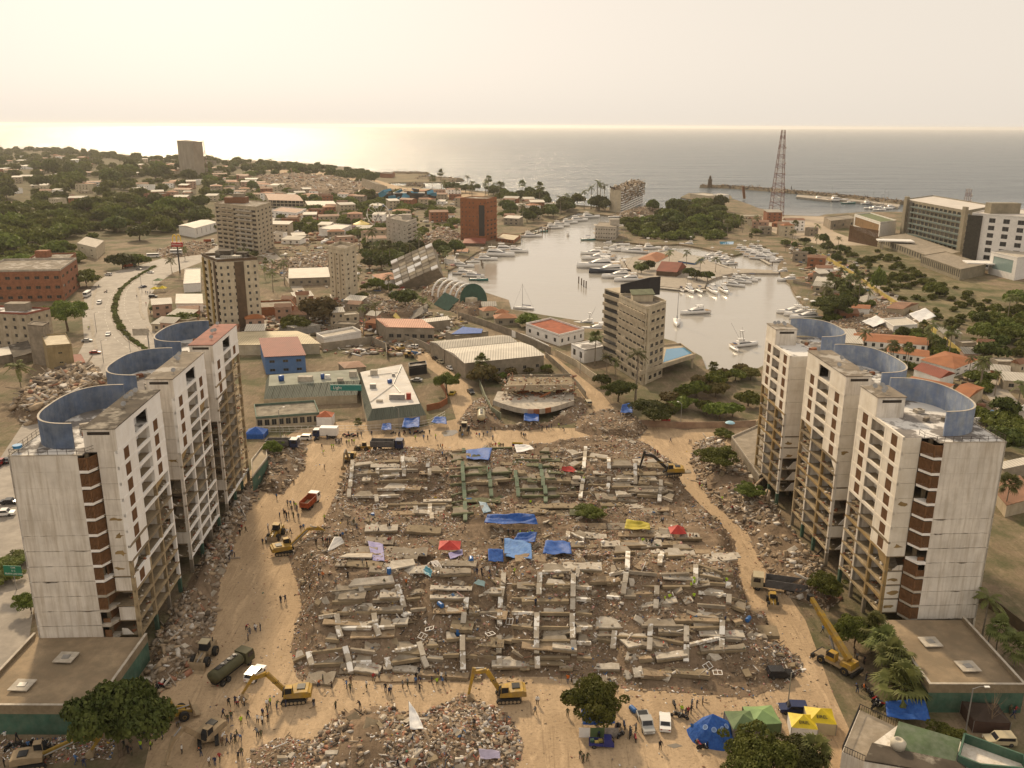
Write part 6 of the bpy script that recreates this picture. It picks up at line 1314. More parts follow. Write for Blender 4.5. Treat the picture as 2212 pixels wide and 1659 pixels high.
def crown_mesh(name, seed, n, R_=1.0, Hc=.8, leaf=.09, mt=None, lobes=10, flat=.6, lr=(.28, .5)):
    """leaf clumps on the shells of uneven lobes; unit-size crown, base at z=0"""
    rs = np.random.RandomState(seed); L = []
    for i in range(lobes):
        a = rs.uniform(0, 6.28); d = R_ * rs.uniform(.15, .78 if lobes < 15 else .95); rr = R_ * rs.uniform(*lr)
        L.append((math.cos(a) * d, math.sin(a) * d, Hc * rs.uniform(.25, .8), rr, rr * flat * rs.uniform(.8, 1.2)))
    L.append((0, 0, Hc * .6, R_ * .5, R_ * flat * .6)); L = np.array(L); w_ = L[:, 3] ** 2; k = rs.choice(len(L), n, p=w_ / w_.sum()); q = L[k]
    d = rs.normal(size=(n, 3)); d[:, 2] = np.abs(d[:, 2]) * 1.0 - .35; d /= np.linalg.norm(d, axis=1)[:, None]
    sh = rs.uniform(.72, 1.05, n)[:, None]; clump = vnoise(d[:, 0] * 4 + k * 7.3, d[:, 1] * 4 + d[:, 2] * 5) ; sh = sh + clump[:, None] * .28
    c = q[:, :3] + d * np.stack([q[:, 3], q[:, 3], q[:, 4]], 1) * sh
    nn = d + rs.normal(0, .55, (n, 3)); nn /= np.linalg.norm(nn, axis=1)[:, None]; up_ = rs.normal(size=(n, 3)); t1 = np.cross(nn, up_); t1 /= np.linalg.norm(t1, axis=1)[:, None] + 1e-9; t2 = np.cross(nn, t1)
    s_ = leaf * rs.uniform(.6, 1.35, n)[:, None]; v = np.stack([c - t1 * s_ - t2 * s_ * .6, c + t1 * s_ * .2 - t2 * s_ * .75, c + t1 * s_ + t2 * s_ * .1, c - t1 * s_ * .1 + t2 * s_ * .8], 1).reshape(-1, 3)
    me = bpy.data.meshes.new(name); me.vertices.add(n * 4); me.vertices.foreach_set('co', v.reshape(-1)); me.loops.add(n * 4); me.loops.foreach_set('vertex_index', np.arange(n * 4)); me.polygons.add(n); me.polygons.foreach_set('loop_start', np.arange(n) * 4); me.polygons.foreach_set('loop_total', np.full(n, 4)); me.update(calc_edges=True); me.materials.append(mt); return me
def trunk_mesh(seed, h=1.0, r0=.05, spread=.45, top_=.75, n=5):
    r = random.Random(seed); m = MB(); p = [(0, 0, -.03), (r.uniform(-.02, .02), r.uniform(-.02, .02), h * .3), (r.uniform(-.05, .05), r.uniform(-.05, .05), h * .55)]; m.tube(p, [r0 * 1.3, r0, r0 * .85], 7)
    for i in range(n):
        a = 6.28 * i / n + r.uniform(-.4, .4); q = [p[-1], (p[-1][0] + math.cos(a) * spread * .45, p[-1][1] + math.sin(a) * spread * .45, h * .72), (math.cos(a) * spread, math.sin(a) * spread, h * (top_ + .15 * r.random()))]; m.tube(q, [r0 * .65, r0 * .42, r0 * .15], 5)
    return m.mesh('trunk', BARK)
def tree_proto(seed, n, leaf, mt, flat, Hc, zc, lobes=10): return (trunk_mesh(seed, zc + Hc * .6), crown_mesh('crown', seed, n, 1.0, Hc, leaf, mt, lobes, flat, (.28, .5) if lobes < 15 else (.16, .34)), zc)
FAR = [tree_proto(100 + i, 1500, .115, [LEAF, LEAF_D, LEAF, LEAF_D, LEAF_Y, LEAF][i], [.6, .75, .5, .85, .6, .95][i], [.75, .9, .6, 1.1, .7, 1.2][i], [.35, .3, .4, .3, .4, .25][i], 11) for i in range(6)]
NEAR = [tree_proto(200 + i, 12000, .036, [LEAF_D, LEAF, LEAF][i], [.55, .7, .6][i], [.75, .9, .7][i], [.4, .55, .5][i], 34) for i in range(3)]
TINY = tree_proto(300, 300, .23, LEAF_D, .7, .8, .3, 8)
def tree(label, x, y, rad, proto, z=0.0, sq=1.0, group=None, name='tree', r=rnd):
    tr_, cr_m, zc = proto; t = thing(name, label, 'tree' if name != 'bush' else 'bush', (x, y, z), r.uniform(0, 6.28), group); t.scale = (rad, rad, rad * sq)
    ob('trunk', tr_, t); o = ob('crown', cr_m, t, (0, 0, zc * .85)); return t
def palm_mesh(seed, fan=False, nf=16, length=1.0, segs=5, wid=.16):
    r = random.Random(seed); m = MB()
    for i in range(nf):
        a = 6.28 * i / nf + r.uniform(-.2, .2); el = r.uniform(-.35, 1.15); L = length * r.uniform(.8, 1.1); pts = []
        for k in range(segs + 1):
            u = k / segs; e = el - u * u * (1.5 if not fan else .9); rr = L * u * .95
            pts.append(Vector((math.cos(a) * rr * math.cos(el * .8), math.sin(a) * rr * math.cos(el * .8), L * (math.sin(el) * u - u * u * (.62 if not fan else .35)))))
        side = Vector((-math.sin(a), math.cos(a), 0))
        for k in range(segs):
            w0, w1 = wid * L * (math.sin(math.pi * min(1, (k + .4) / segs * .9)) + .15) * (1.7 if fan else 1), wid * L * (math.sin(math.pi * min(1, (k + 1.4) / segs * .9)) * 1. + .02) * (1.7 if fan else 1)
            if fan and k == 0: w0 = w1 = .015
            dr = Vector((0, 0, -.42 * w0)); dr1 = Vector((0, 0, -.42 * w1)); A, B = pts[k], pts[k + 1]; nl = 3   # leaflets with gaps
            for j in range(nl):
                p0, p1 = A.lerp(B, j / nl), A.lerp(B, (j + .62) / nl); f = Vector((B - A)).normalized() * w0 * .5
                for s_ in (-1, 1): m.add([tuple(p0), tuple(p1), tuple(p1 + side * s_ * w1 + dr1 + f), tuple(p0 + side * s_ * w0 + dr + f)], [(0, 1, 2, 3) if s_ > 0 else (3, 2, 1, 0)])
    return m.mesh('fronds', FROND)
def fan_mesh(seed, nf=30):
    r = random.Random(seed); m = MB()
    for i in range(nf):
        a = r.uniform(0, 6.28); el = r.uniform(-.9, 1.35); d = Vector((math.cos(a) * math.cos(el), math.sin(a) * math.cos(el), math.sin(el))); h = d * r.uniform(.42, .6); h.z -= .05; s_ = Vector((-math.sin(a), math.cos(a), 0)); u = d.cross(s_); m.bar((0, 0, 0), tuple(h), .02, .02)
        for k in range(13):
            b = R(-115 + 230 * k / 12); q = (d * math.cos(b) + s_ * math.sin(b)); L = .5 * (1 - .25 * abs(b) / 2); e = h + q * L; e.z -= .16 * r.uniform(.5, 1.5); t_ = q.cross(u).normalized() * .045; md = h + q * L * .55 + u * .03; m.add([tuple(h), tuple(md - t_), tuple(e), tuple(md + t_)], [(0, 1, 2, 3)])
    return m.mesh('fronds', FROND)
PALM = [palm_mesh(i, False, 18) for i in range(3)]; FAN = [fan_mesh(10 + i) for i in range(2)]
PTR = MB().tube([(0, 0, -.02), (.02, 0, .3), (.03, .01, .7), (.03, 0, 1.0)], [.030, .02, .017, .016], 8).mesh('trunk', PBARK)
def palm(label, x, y, h, fl, fan=False, z=0.0, group=None, r=rnd):
    t = thing('palm_tree', label, 'palm tree', (x, y, z), r.uniform(0, 6.28), group); a = ob('trunk', PTR, t); a.scale = (h * .9, h * .9, h); b = ob('fronds', (FAN if fan else PALM)[r.randrange(2)], t, (.03 * h, 0, h)); b.scale = (fl, fl, fl); return t
r6 = random.Random(66)
NT = [  # label, base picture point, crown half-width in picture units, prototype, squash
 ('huge dark tree by the green podium wall at the bottom left', 262, 1632, 92, NEAR[0], 1.5), ('lone leafy tree shading the blue tarp shelter at the front', 1287, 1565, 62, NEAR[1], 1.1),
 ('tree between the right slab and the yellow crane', 1845, 1400, 42, NEAR[2], 1.3), ('light green tree on the rubble by the articulated dump truck', 1783, 1290, 36, NEAR[1], 1.0), ('dark round tree at the bend of the second dirt street', 1335, 868, 36, NEAR[0], 1.2), ('dark tree beside the first, before the cracked tower', 1412, 912, 48, NEAR[0], .9),
 ('young tree beside the short green wall', 592, 985, 22, NEAR[1], 1.1), ('leafy tree at the street mouth by the restaurant', 965, 850, 28, NEAR[1], 1.2), ('tree with thin canopy beside the pale warehouse', 1040, 830, 34, FAR[4], 1.1), ('brownish spreading tree below the slender tower', 700, 700, 50, FAR[4], 1.0), ('bushy tree behind the sheds near the brown tower', 640, 715, 32, FAR[0], .9),
 ('round tree by the collapsed barrel-roofed hall', 875, 660, 30, FAR[1], .9), ('tree on the quay corner beside the ruined villa', 1141, 706, 30, FAR[0], .9), ('tree beside the avenue near the mustard building', 147, 715, 38, NEAR[1], 1.1), ('tree at the foot of the brick office', 187, 618, 28, FAR[0], 1.0), ('tree by the shops opposite the brown tower', 342, 678, 14, FAR[1], 1.0), ('bush behind the blue parapet of the far left block', 395, 700, 30, FAR[0], .7),
 ('big round tree on the right harbour quay', 1803, 690, 44, NEAR[0], 1.0), ('leafy tree left of the cracked tower court', 1300, 835, 22, FAR[1], 1.0), ('half-buried tree in the middle of the rubble field', 1275, 1118, 34, NEAR[1], .55), ('tall bush beside the right slab at its far end', 1548, 1010, 44, NEAR[2], .8), ('shrub at the foot of the right slab', 1615, 1075, 32, NEAR[2], .75), ('grey-green bush at the back wall of the site', 1565, 945, 22, FAR[0], .7),
 ('broad tree in the bottom right thicket by the green tent', 1620, 1690, 70, NEAR[1], 1.0), ('tall tree in the bottom right thicket by the yellow tents', 1730, 1680, 60, NEAR[0], 1.0), ('small tree beside the blue tarp tent at the right', 2040, 1605, 32, NEAR[2], .9), ('dark bushy tree right of the right blue parapets', 2165, 975, 34, FAR[1], 1.1), ('leafy tree over the street sign left of the left slab', 68, 1325, 30, NEAR[2], 1.1), ('tree beside the hotel drive', 2020, 640, 24, FAR[0], 1.0), ('tree on the slope below the hotel podium', 1945, 615, 22, FAR[0], 1.0), ('dark conifer on the hotel road', 1892, 630, 16, FAR[5], 2.0),
 ('dark tree beside the crumbling seaside block', 1410, 458, 17, FAR[1], 1.2), ('round tree on the avenue near the white bus', 265, 580, 26, FAR[1], .9), ('tree beside the ruined house on the avenue', 300, 575, 24, FAR[0], .9), ('dark spreading tree at the park corner', 302, 520, 28, FAR[1], .9), ('round tree beside the long white hall', 455, 500, 18, FAR[0], .9)]
used = []
for lab, vx, vy, hw, pr, sq in NT:
    g = GH(vx, vy); rad = hw * math.sqrt(g.x ** 2 + g.y ** 2 + HC ** 2) / F; tree(lab, g.x, g.y, rad, pr, g.z - .1, sq, r=r6); used.append((g.x, g.y, rad * .7))
PT_ = [('tall royal palm in front of the cracked tower', 1372, 868, 104, 28, 0), ('thick fan palm on the second dirt street', 1284, 790, 60, 20, 1), ('palm beside the fan palm on the second street', 1311, 812, 42, 18, 0), ('fan palm in the thicket right of the cracked tower', 1538, 822, 30, 15, 1), ('palm beside the court of the cracked tower', 1330, 815, 36, 16, 0), ('palm before the workshop wall', 785, 725, 60, 18, 0), ('taller palm beside the workshop wall', 815, 722, 62, 20, 0), ('royal palm beside the wrecked barrel roof', 915, 688, 40, 22, 0), ('palm by the warehouse gable', 1042, 820, 42, 20, 1),
 ('drooping fan palm nearest the blue tarp at the right', 1940, 1525, 44, 60, 1), ('fan palm behind the drooping one by the podium', 1905, 1440, 50, 44, 1), ('fan palm third in the row beside the podium', 1880, 1410, 56, 38, 1), ('fan palm at the crane end of the podium row', 1925, 1475, 60, 40, 1), ('coconut palm at the right foot of the right slab', 2120, 1390, 90, 36, 0), ('shorter palm behind the right slab', 2150, 1420, 60, 30, 1), ('fan palm beside the podium lamp at the right', 2190, 1440, 40, 34, 1), ('palm at the right edge by the brown hut', 2168, 1110, 60, 26, 1), ('fan palm in the bottom right thicket', 1755, 1665, 40, 46, 1),
 ('palm in the planter before the restaurant', 773, 925, 14, 12, 1), ('small palm on the collapsed heap by the avenue', 48, 850, 50, 30, 0), ('palm beside the brown tower street', 590, 630, 40, 14, 0), ('leaning palm near the brown brick yard', 615, 615, 44, 16, 0), ('palm at the avenue kerb near the arches sign', 372, 590, 26, 14, 0), ('palm beside the parked white bus', 400, 560, 22, 12, 0)]
for lab, vx, vy, hp, fp, fan in PT_:
    g = GH(vx, vy); k = math.sqrt(g.x ** 2 + g.y ** 2 + HC ** 2) / F; palm(lab, g.x, g.y, hp * k * 1.05, fp * k, fan, g.z, r=r6); used.append((g.x, g.y, 2))
def grove(zone, zp, cnt, rr, protos, sq=(.85, 1.25), sp=.75, name='tree', group=None, zcol='', palms=0):
    zw = [(p[0], p[1]) for p in gpoly(zp)]; xs, ys = [p[0] for p in zw], [p[1] for p in zw]; got = []
    for _ in range(cnt * 80):
        if len(got) >= cnt: break
        x, y = r6.uniform(min(xs), max(xs)), r6.uniform(min(ys), max(ys)); rad = r6.uniform(*rr)
        if not pip(x, y, zw) or not free(x, y, rad * .45): continue
        if any((x - a) ** 2 + (y - b) ** 2 < (sp * (rad + c_) * .8) ** 2 for a, b, c_ in used[-400:]): continue
        used.append((x, y, rad)); got.append((x, y, rad))
    got.sort(key=lambda g_: proj(g_[0], g_[1], 0)[0])
    for i, (x, y, rad) in enumerate(got):
        if r6.random() < palms: palm('palm, %s from the left %s' % (nth(i), zone), x, y, rad * r6.uniform(1.6, 2.6), rad * .75, r6.random() < .3, group=group or 'trees of the town', r=r6)
        else: tree('%s, %s from the left %s' % (name.replace('_', ' '), nth(i), zone), x, y, rad, r6.choice(protos), 0, r6.uniform(*sq), group or 'trees of the town', name, r6)
grove('in the bright green wood at the left edge', [(-20, 470), (60, 455), (140, 470), (170, 520), (160, 570), (60, 600), (-20, 580)], 34, (8, 12.5), [FAR[0], FAR[0], FAR[2]])
grove('along the wooded park behind the avenue', [(120, 440), (300, 440), (440, 455), (460, 490), (420, 505), (300, 500), (180, 510), (150, 480)], 32, (9, 14.5), [FAR[0], FAR[1], FAR[0], FAR[3]])
grove('scattered over the far left quarter', [(-10, 365), (120, 365), (340, 370), (480, 380), (470, 405), (430, 440), (100, 450), (-10, 450)], 34, (11, 19), [FAR[1], FAR[3], FAR[0]], sp=.5)
def woods(name, label, zp, cnt, rr, mt, seed):
    zw = [(p[0], p[1]) for p in gpoly(zp)]; xs, ys = [p[0] for p in zw], [p[1] for p in zw]; src = TINY[1]; k = len(src.vertices); co_ = np.empty(k * 3); src.vertices.foreach_get('co', co_); co_ = co_.reshape(-1, 3); V_ = []
    while len(V_) < cnt:
        x, y = r6.uniform(min(xs), max(xs)), r6.uniform(min(ys), max(ys))
        if pip(x, y, zw) and free(x, y, 2): a = r6.uniform(0, 6); c_, s_ = math.cos(a), math.sin(a); q = r6.uniform(*rr); w_ = co_ @ np.array([[c_, s_, 0], [-s_, c_, 0], [0, 0, r6.uniform(.8, 1.1)]]) * q; V_.append(w_ + np.array([x, y, q * .12]))
    v = np.concatenate(V_); n = len(v) // 4; me = bpy.data.meshes.new(name); me.vertices.add(n * 4); me.vertices.foreach_set('co', v.reshape(-1)); me.loops.add(n * 4); me.loops.foreach_set('vertex_index', np.arange(n * 4)); me.polygons.add(n); me.polygons.foreach_set('loop_start', np.arange(n) * 4); me.polygons.foreach_set('loop_total', np.full(n, 4)); me.update(calc_edges=True); me.materials.append(mt); o = ob(name, me); tag(o, label, 'woods', kind='stuff')
woods('distant_woods', 'mass of far-off trees over the left shore', [(-300, 327), (120, 324), (340, 343), (520, 350), (600, 356), (520, 385), (430, 440), (100, 450), (-300, 460)], 440, (8, 15), LEAF, 1)
woods('distant_scrub', 'low scrub covering the far coast', [(540, 351), (700, 360), (830, 378), (800, 392), (640, 372), (540, 362)], 120, (5, 10), LEAF_D, 2)
woods('town_greenery', 'mixed greenery filling gaps between the town blocks', [(430, 380), (700, 400), (960, 430), (1000, 500), (820, 545), (640, 500), (470, 430)], 260, (4, 8.5), LEAF, 3)
woods('peninsula_scrub', 'scrub covering the harbour peninsula', [(1350, 495), (1400, 482), (1445, 457), (1560, 450), (1600, 480), (1560, 520), (1440, 520), (1370, 512)], 170, (3.5, 7), LEAF, 5)
woods('garden_scrub', 'shrubs filling the villa gardens on the right', [(1770, 600), (1850, 625), (1960, 700), (2080, 790), (2212, 930), (2212, 980), (2040, 850), (1880, 790), (1790, 710)], 300, (1.6, 3.6), LEAF, 6)
woods('slope_scrub', 'patchy scrub on the slope below the hotel', [(1790, 540), (1900, 540), (2000, 600), (2212, 680), (2212, 780), (2000, 680), (1850, 600)], 120, (1.5, 3.5), LEAF, 7)
woods('park_undergrowth', 'dense undergrowth of the park and the wood at the left', [(-60, 450), (140, 440), (440, 455), (460, 495), (300, 510), (170, 525), (160, 580), (-60, 600)], 260, (5, 8), LEAF, 4)
grove('in the quarter behind the beige tower', [(430, 360), (620, 368), (820, 400), (820, 440), (700, 470), (470, 430)], 40, (7, 13), [FAR[1], FAR[0], FAR[3]], palms=.12)
grove('on the palm-lined beach front', [(920, 406), (1000, 407), (1080, 414), (1090, 424), (1000, 425), (930, 415)], 26, (6, 10), [FAR[1], FAR[3]], palms=.55)
grove('along the wooded shore behind the yachts', [(1080, 412), (1190, 428), (1310, 446), (1310, 458), (1240, 460), (1200, 472), (1130, 490), (1085, 470), (1075, 430)], 42, (7, 11), [FAR[1], FAR[0], FAR[3]], palms=.25, sp=.6)
grove('between the grey and orange towers', [(770, 520), (830, 545), (920, 530), (1000, 545), (970, 580), (900, 590), (800, 590), (770, 560)], 34, (5, 8), [FAR[0], FAR[1], FAR[3]], palms=.25, sp=.6)
grove('in the thicket of the harbour peninsula', [(1345, 495), (1400, 480), (1445, 455), (1520, 445), (1570, 450), (1570, 500), (1530, 520), (1440, 515), (1370, 510)], 38, (7, 12), [FAR[1], FAR[0], FAR[3], FAR[0]], sp=.5)
grove('in the thicket right of the cracked tower', [(1440, 860), (1520, 820), (1620, 800), (1632, 890), (1600, 915), (1430, 912)], 17, (3.4, 5.6), [FAR[0], FAR[4], FAR[2], FAR[4]], sp=.6)
grove('on the boatyard and marina strip', [(1560, 480), (1640, 490), (1760, 505), (1850, 560), (1800, 600), (1740, 560), (1640, 525), (1570, 530)], 40, (3.5, 6), [FAR[0], FAR[1]], palms=.7)
grove('along the villa gardens by the yellow wall', [(1780, 610), (1880, 640), (1960, 710), (2080, 790), (2200, 900), (2150, 900), (2040, 830), (1900, 790), (1800, 720), (1780, 660)], 70, (3.2, 5.5), [FAR[0], FAR[1]], palms=.7, sp=.5)
grove('beyond the yellow wall on the right edge', [(2080, 700), (2200, 660), (2230, 760), (2212, 850), (2130, 790)], 22, (4, 7), [FAR[1], FAR[0], FAR[0]], palms=.2)
grove('on the restaurant island', [(1370, 565), (1470, 555), (1530, 575), (1560, 590), (1520, 612), (1420, 605)], 0, (3, 5), [FAR[0]], palms=.5)
for i, (vx, vy, k) in enumerate(((1385, 590, 0), (1402, 583, 0), (1445, 572, 1), (1483, 572, 1), (1512, 590, 1), (1505, 606, 0), (1490, 600, 0), (1378, 600, 1), (1545, 588, 1), (1528, 608, 0))):
    g = G(vx, vy)
    if k: palm('palm %s from the left on the restaurant island' % nth(i), g.x, g.y, 9, 4.2, False, group='island trees', r=r6)
    else: tree('dark tree %s from the left on the restaurant island' % nth(i), g.x, g.y, 5, FAR[1], 0, 1, 'island trees', r=r6)
for i, (vx, hp) in enumerate(((1277, 40), (1288, 55), (1294, 50), (1303, 44), (1262, 30), (1330, 34))):
    g = G(vx, 452 + i % 3); palm('tall palm %s from the left beside the seaside block' % nth(i), g.x, g.y, 8 + hp * .42, 6.0, False, group='palms by the seaside block', r=r6)
grove('along the street below the beige tower', [(480, 545), (560, 550), (600, 600), (570, 620), (500, 560)], 10, (3.5, 5.5), [FAR[0], FAR[1]], palms=.7)
grove('in the lots around the slender tower', [(770, 600), (830, 610), (860, 640), (780, 650), (770, 620)], 8, (3.5, 5.5), [FAR[0], FAR[2]], palms=.3)
grove('in weedy ground before the pale warehouse', [(1010, 820), (1160, 800), (1230, 800), (1090, 830)], 9, (2, 3.6), [FAR[2], FAR[4]], name='bush', sp=.6)
grove('along the planted road median', MED[::-1] + [(x + 4, y) for x, y in MED], 0, (1, 2), [FAR[0]])
# median hedge: one clipped planting
hd = thing('median_hedge', 'low planted hedge along the middle of the curved avenue', 'hedge', (0, 0, 0)); hme = crown_mesh('foliage', 77, 900, 1.0, .55, .12, LEAF, 8, .6)
for i, (p, d) in enumerate(along(MED, 2.9)):
    o = ob('foliage', hme, hd, (p.x, p.y, .1), r6.uniform(0, 6)); s_ = r6.uniform(1.3, 2.1); o.scale = (s_, s_, s_ * r6.uniform(.5, .9))
g_ = [(G(20, 1230), 5), (G(45, 1210), 4), (G(10, 1255), 5)]
for i, (p, s_) in enumerate(g_): tree('clipped bush %s from the left beside the highway lane' % nth(i), p.x, p.y, s_ * .8, NEAR[2], 0, .45, 'highway bushes', 'bush', r6)
# bare tree and fallen brush by the podium on the right
bt = thing('bare_tree', 'leafless thin tree in front of the right podium wall', 'tree', tuple(G(2135, 1580))); m = MB(); m.tube([(0, 0, 0), (.2, 0, 2.5), (.1, .1, 5)], [.14, .1, .06], 6)
for i in range(16):
    a = r6.uniform(0, 6.28); z = r6.uniform(2, 5); m.tube([(.1, 0, z), (.1 + math.cos(a) * 1.1, math.sin(a) * 1.1, z + 1.3), (.1 + math.cos(a) * 1.7, math.sin(a) * 1.7, z + 2.4)], [.045, .03, .012], 4)
m.build('branches', BARK, bt)
# ------------------------------------------------------------------ boats
GEL = mat('white_gelcoat', (.74, .71, .67), .35, .06, .6, spec=.5); HULLD = plain('dark_hull', (.03, .035, .05), .3); TEALH = plain('teal_hull', (.03, .16, .14), .35); TINT = plain('tinted_glass', (.02, .02, .025), .1); CANV = plain('navy_canvas', (.03, .04, .1), .8); TEAK = mat('teak_deck', (.3, .2, .11), .8, .2, 1.)
def hull(m, L, B, D, bow=.35, mi=0, md=1):
    """sections from stern (x=-L/2) to bow; deck sheer rises to the bow"""
    S = []; n = 9
    for i in range(n):
        u = i / (n - 1); x = -L / 2 + L * u; w_ = B / 2 * (1 - max(0, (u - .45) / .55) ** 2.2) ; w_ = max(w_, .03); zt = D * (1 + bow * u * u); S.append([(x, -w_, zt), (x + .02 * L * u, -w_ * .82, D * .25), (x, 0, -.35 * D), (x + .02 * L * u, w_ * .82, D * .25), (x, w_, zt)])
    o = len(m.v); [m.v.extend(s_) for s_ in S]
    for i in range(n - 1):
        for k in range(4): a = o + i * 5 + k; m.f.append((a, a + 1, a + 6, a + 5)); m.m.append(mi)
        a = o + i * 5; m.f.append((a + 4, a, a + 5, a + 9)); m.m.append(md)
    m.f.append(tuple(o + k for k in (4, 3, 2, 1, 0))); m.m.append(mi)
def cabin(m, x0, x1, w_, z0, z1, rf=.25, rb=.08, taper=.85):
    L = x1 - x0; a, b = w_ / 2, w_ / 2 * taper
    m.add([(x0, -a, z0), (x1, -a * .8, z0), (x1, a * .8, z0), (x0, a, z0), (x0 + L * rb, -b, z1), (x1 - L * rf, -b * .8, z1), (x1 - L * rf, b * .8, z1), (x0 + L * rb, b, z1)], [(4, 5, 6, 7), (0, 1, 5, 4), (1, 2, 6, 5), (2, 3, 7, 6), (3, 0, 4, 7)])
def yacht(label, style, L, hm=None):
    t = thing({'y': 'motor_yacht', 'f': 'fishing_boat', 's': 'sailing_boat', 'o': 'open_boat'}[style], label, 'boat', group='boats in the harbour'); B = L * (.27 if style != 's' else .24); D = L * .085
    m = MB(); hull(m, L, B, D, .5); m.build('hull', [hm or GEL, GEL], t, True)
    if style in 'yf':
        m = MB(); cabin(m, -L * .3, L * .26, B * .78, D, D + L * .085, .35); m.build('cabin', GEL, t); m = MB(); cabin(m, -L * .26, L * .235, B * .80, D + L * .028, D + L * .062, .34); m.build('cabin_windows', TINT, t)
        m = MB(); cabin(m, -L * .27, L * .07, B * .66, D + L * .086, D + L * .115, .3); m.build('flybridge', GEL, t); m = MB().box(-L * .26, -B * .3, D + L * .168, -L * .04, B * .3, D + L * .176); m.build('hardtop', GEL, t)
        for sx in (-.24, -.06):
            for sy in (-1, 1): MB().bar((L * sx, sy * B * .27, D + L * .11), (L * sx, sy * B * .27, D + L * .17), .12, .12).build('hardtop_post', STEEL, t)
        MB().box(-L * .49, -B * .42, D * 1.02, -L * .31, B * .42, D * 1.1).build('aft_deck', TEAK, t); MB().tube([(-L * .15, 0, D + L * .17), (-L * .17, 0, D + L * .26)], [.12, .05], 5).build('radar_mast', GEL, t)
    if style == 'f':
        for sy in (-1, 1): MB().tube([(-L * .1, sy * B * .3, D + L * .1), (-L * .16, sy * B * .22, D + L * .42)], .09, 5).build('tower_leg', STEEL, t); MB().tube([(-L * .1, sy * B * .4, D + L * .1), (-L * .35, sy * B * 1.1, D + L * .62)], .05, 4).build('outrigger', STEEL, t)
        MB().box(-L * .2, -B * .24, D + L * .4, -L * .08, B * .24, D + L * .43).build('tower_platform', GEL, t)
    if style == 's':
        m = MB(); cabin(m, -L * .15, L * .22, B * .5, D, D + L * .04, .3); m.build('cabin', GEL, t); MB().tube([(L * .06, 0, D), (L * .06, 0, D + L * 1.15)], [.13, .07], 6).build('mast', STEEL, t); MB().tube([(L * .06, 0, D + L * .12), (-L * .36, 0, D + L * .1)], .2, 6).build('boom', CANV, t)
        for e in (L * .48, -L * .46): MB().tube([(e, 0, D * 1.3), (L * .06, 0, D + L * 1.12)], .03, 4).build('stay', STEEL, t)
    if style == 'o':
        MB().box(-L * .1, -B * .2, D, L * .1, B * .2, D + L * .1).build('console', GEL, t); MB().box(-L * .18, -B * .3, D + L * .22, L * .12, B * .3, D + L * .235).build('canopy', CANV if L % 2 < 1 else GEL, t); MB().bar((-L * .47, 0, D * .5), (-L * .52, 0, D * 1.6), .5, .5).build('outboard', BLACK_M, t)
        for sx in (-.15, .1): MB().bar((L * sx, 0, D), (L * sx, 0, D + L * .22), .08, .08).build('canopy_post', STEEL, t)
    return t
BT_ = '''quay under the wooded shore;1273,471,y,24,20 1248,478,y,22,18 1228,483,y,19,15 1209,489,y,20,15 1195,494,y,20,12 1169,501,o,12,10 1147,512,y,19,5
mid channel, making a wake;1226,509,f,9,95
left quay below the orange tower;1092,542,y,22,-8 1074,553,y,26,-10 1049,562,f,17,-5 1021,567,o,10,5 996,577,f,18,-5 1004,593,y,16,-10 1022,598,y,15,-15 1034,606,o,12,-10 1116,545,y,18,-12
row off the island's left dock;1283,550,y,20,184 1292,561,y,24,186 1303,570,y,18,188 1293,578,y,30,188 1316,589,y,27,190 1336,600,f,22,190 1358,607,y,19,192 1306,556,y,17,184
mooring behind the island;1371,546,y,21,160 1405,538,f,17,10 1443,543,f,15,20 1338,543,y,16,170 1322,538,y,14,170
basin right of the island;1532,557,f,15,200 1541,562,y,14,200 1550,567,f,15,200 1558,571,o,11,200 1566,566,y,14,205 1574,572,f,14,205 1562,559,y,13,200 1548,552,y,12,200
far right basin;1604,541,y,17,-30 1614,546,f,18,-30 1624,551,y,18,-30 1636,556,y,20,-30 1648,561,f,20,-30 1658,551,y,16,-30 1642,542,f,15,-30 1628,537,y,14,-30 1668,562,y,16,-35
front dock of the island;1490,630,f,16,-85 1511,631,o,11,-85 1541,632,f,17,-88 1565,631,f,17,-92 1586,618,y,14,-40 1600,611,f,14,-35 1613,607,y,14,-30 1625,603,o,11,-30 1594,603,y,13,-35 1472,629,o,8,-80
open basin by the cracked tower;1462,700,s,15,-100 1501,678,y,17,200 1587,756,o,9,-85 1608,748,f,14,20 1266,702,f,12,170 1290,714,y,15,180 1131,668,s,11,170
right harbour quay;1712,677,f,17,185 1728,682,f,17,185 1742,689,f,18,188 1703,607,y,15,190 1688,590,f,13,190 1680,566,y,14,200
peninsula shore;1486,530,f,14,170 1271,519,o,13,10 1343,530,s,13,5 1368,484,y,22,10 1392,476,y,18,8 1328,470,s,14,5 1320,523,o,8,20 1312,525,o,7,10
outer marina inside the breakwater;1770,431,y,18,10 1794,433,s,16,5 1809,435,y,28,5 1833,440,o,18,5 1876,441,y,20,15 1882,451,s,17,10 1892,452,y,16,10 1906,449,s,18,5 1914,452,s,17,5 1926,450,y,18,5 1900,455,s,15,5'''
protoB = {}
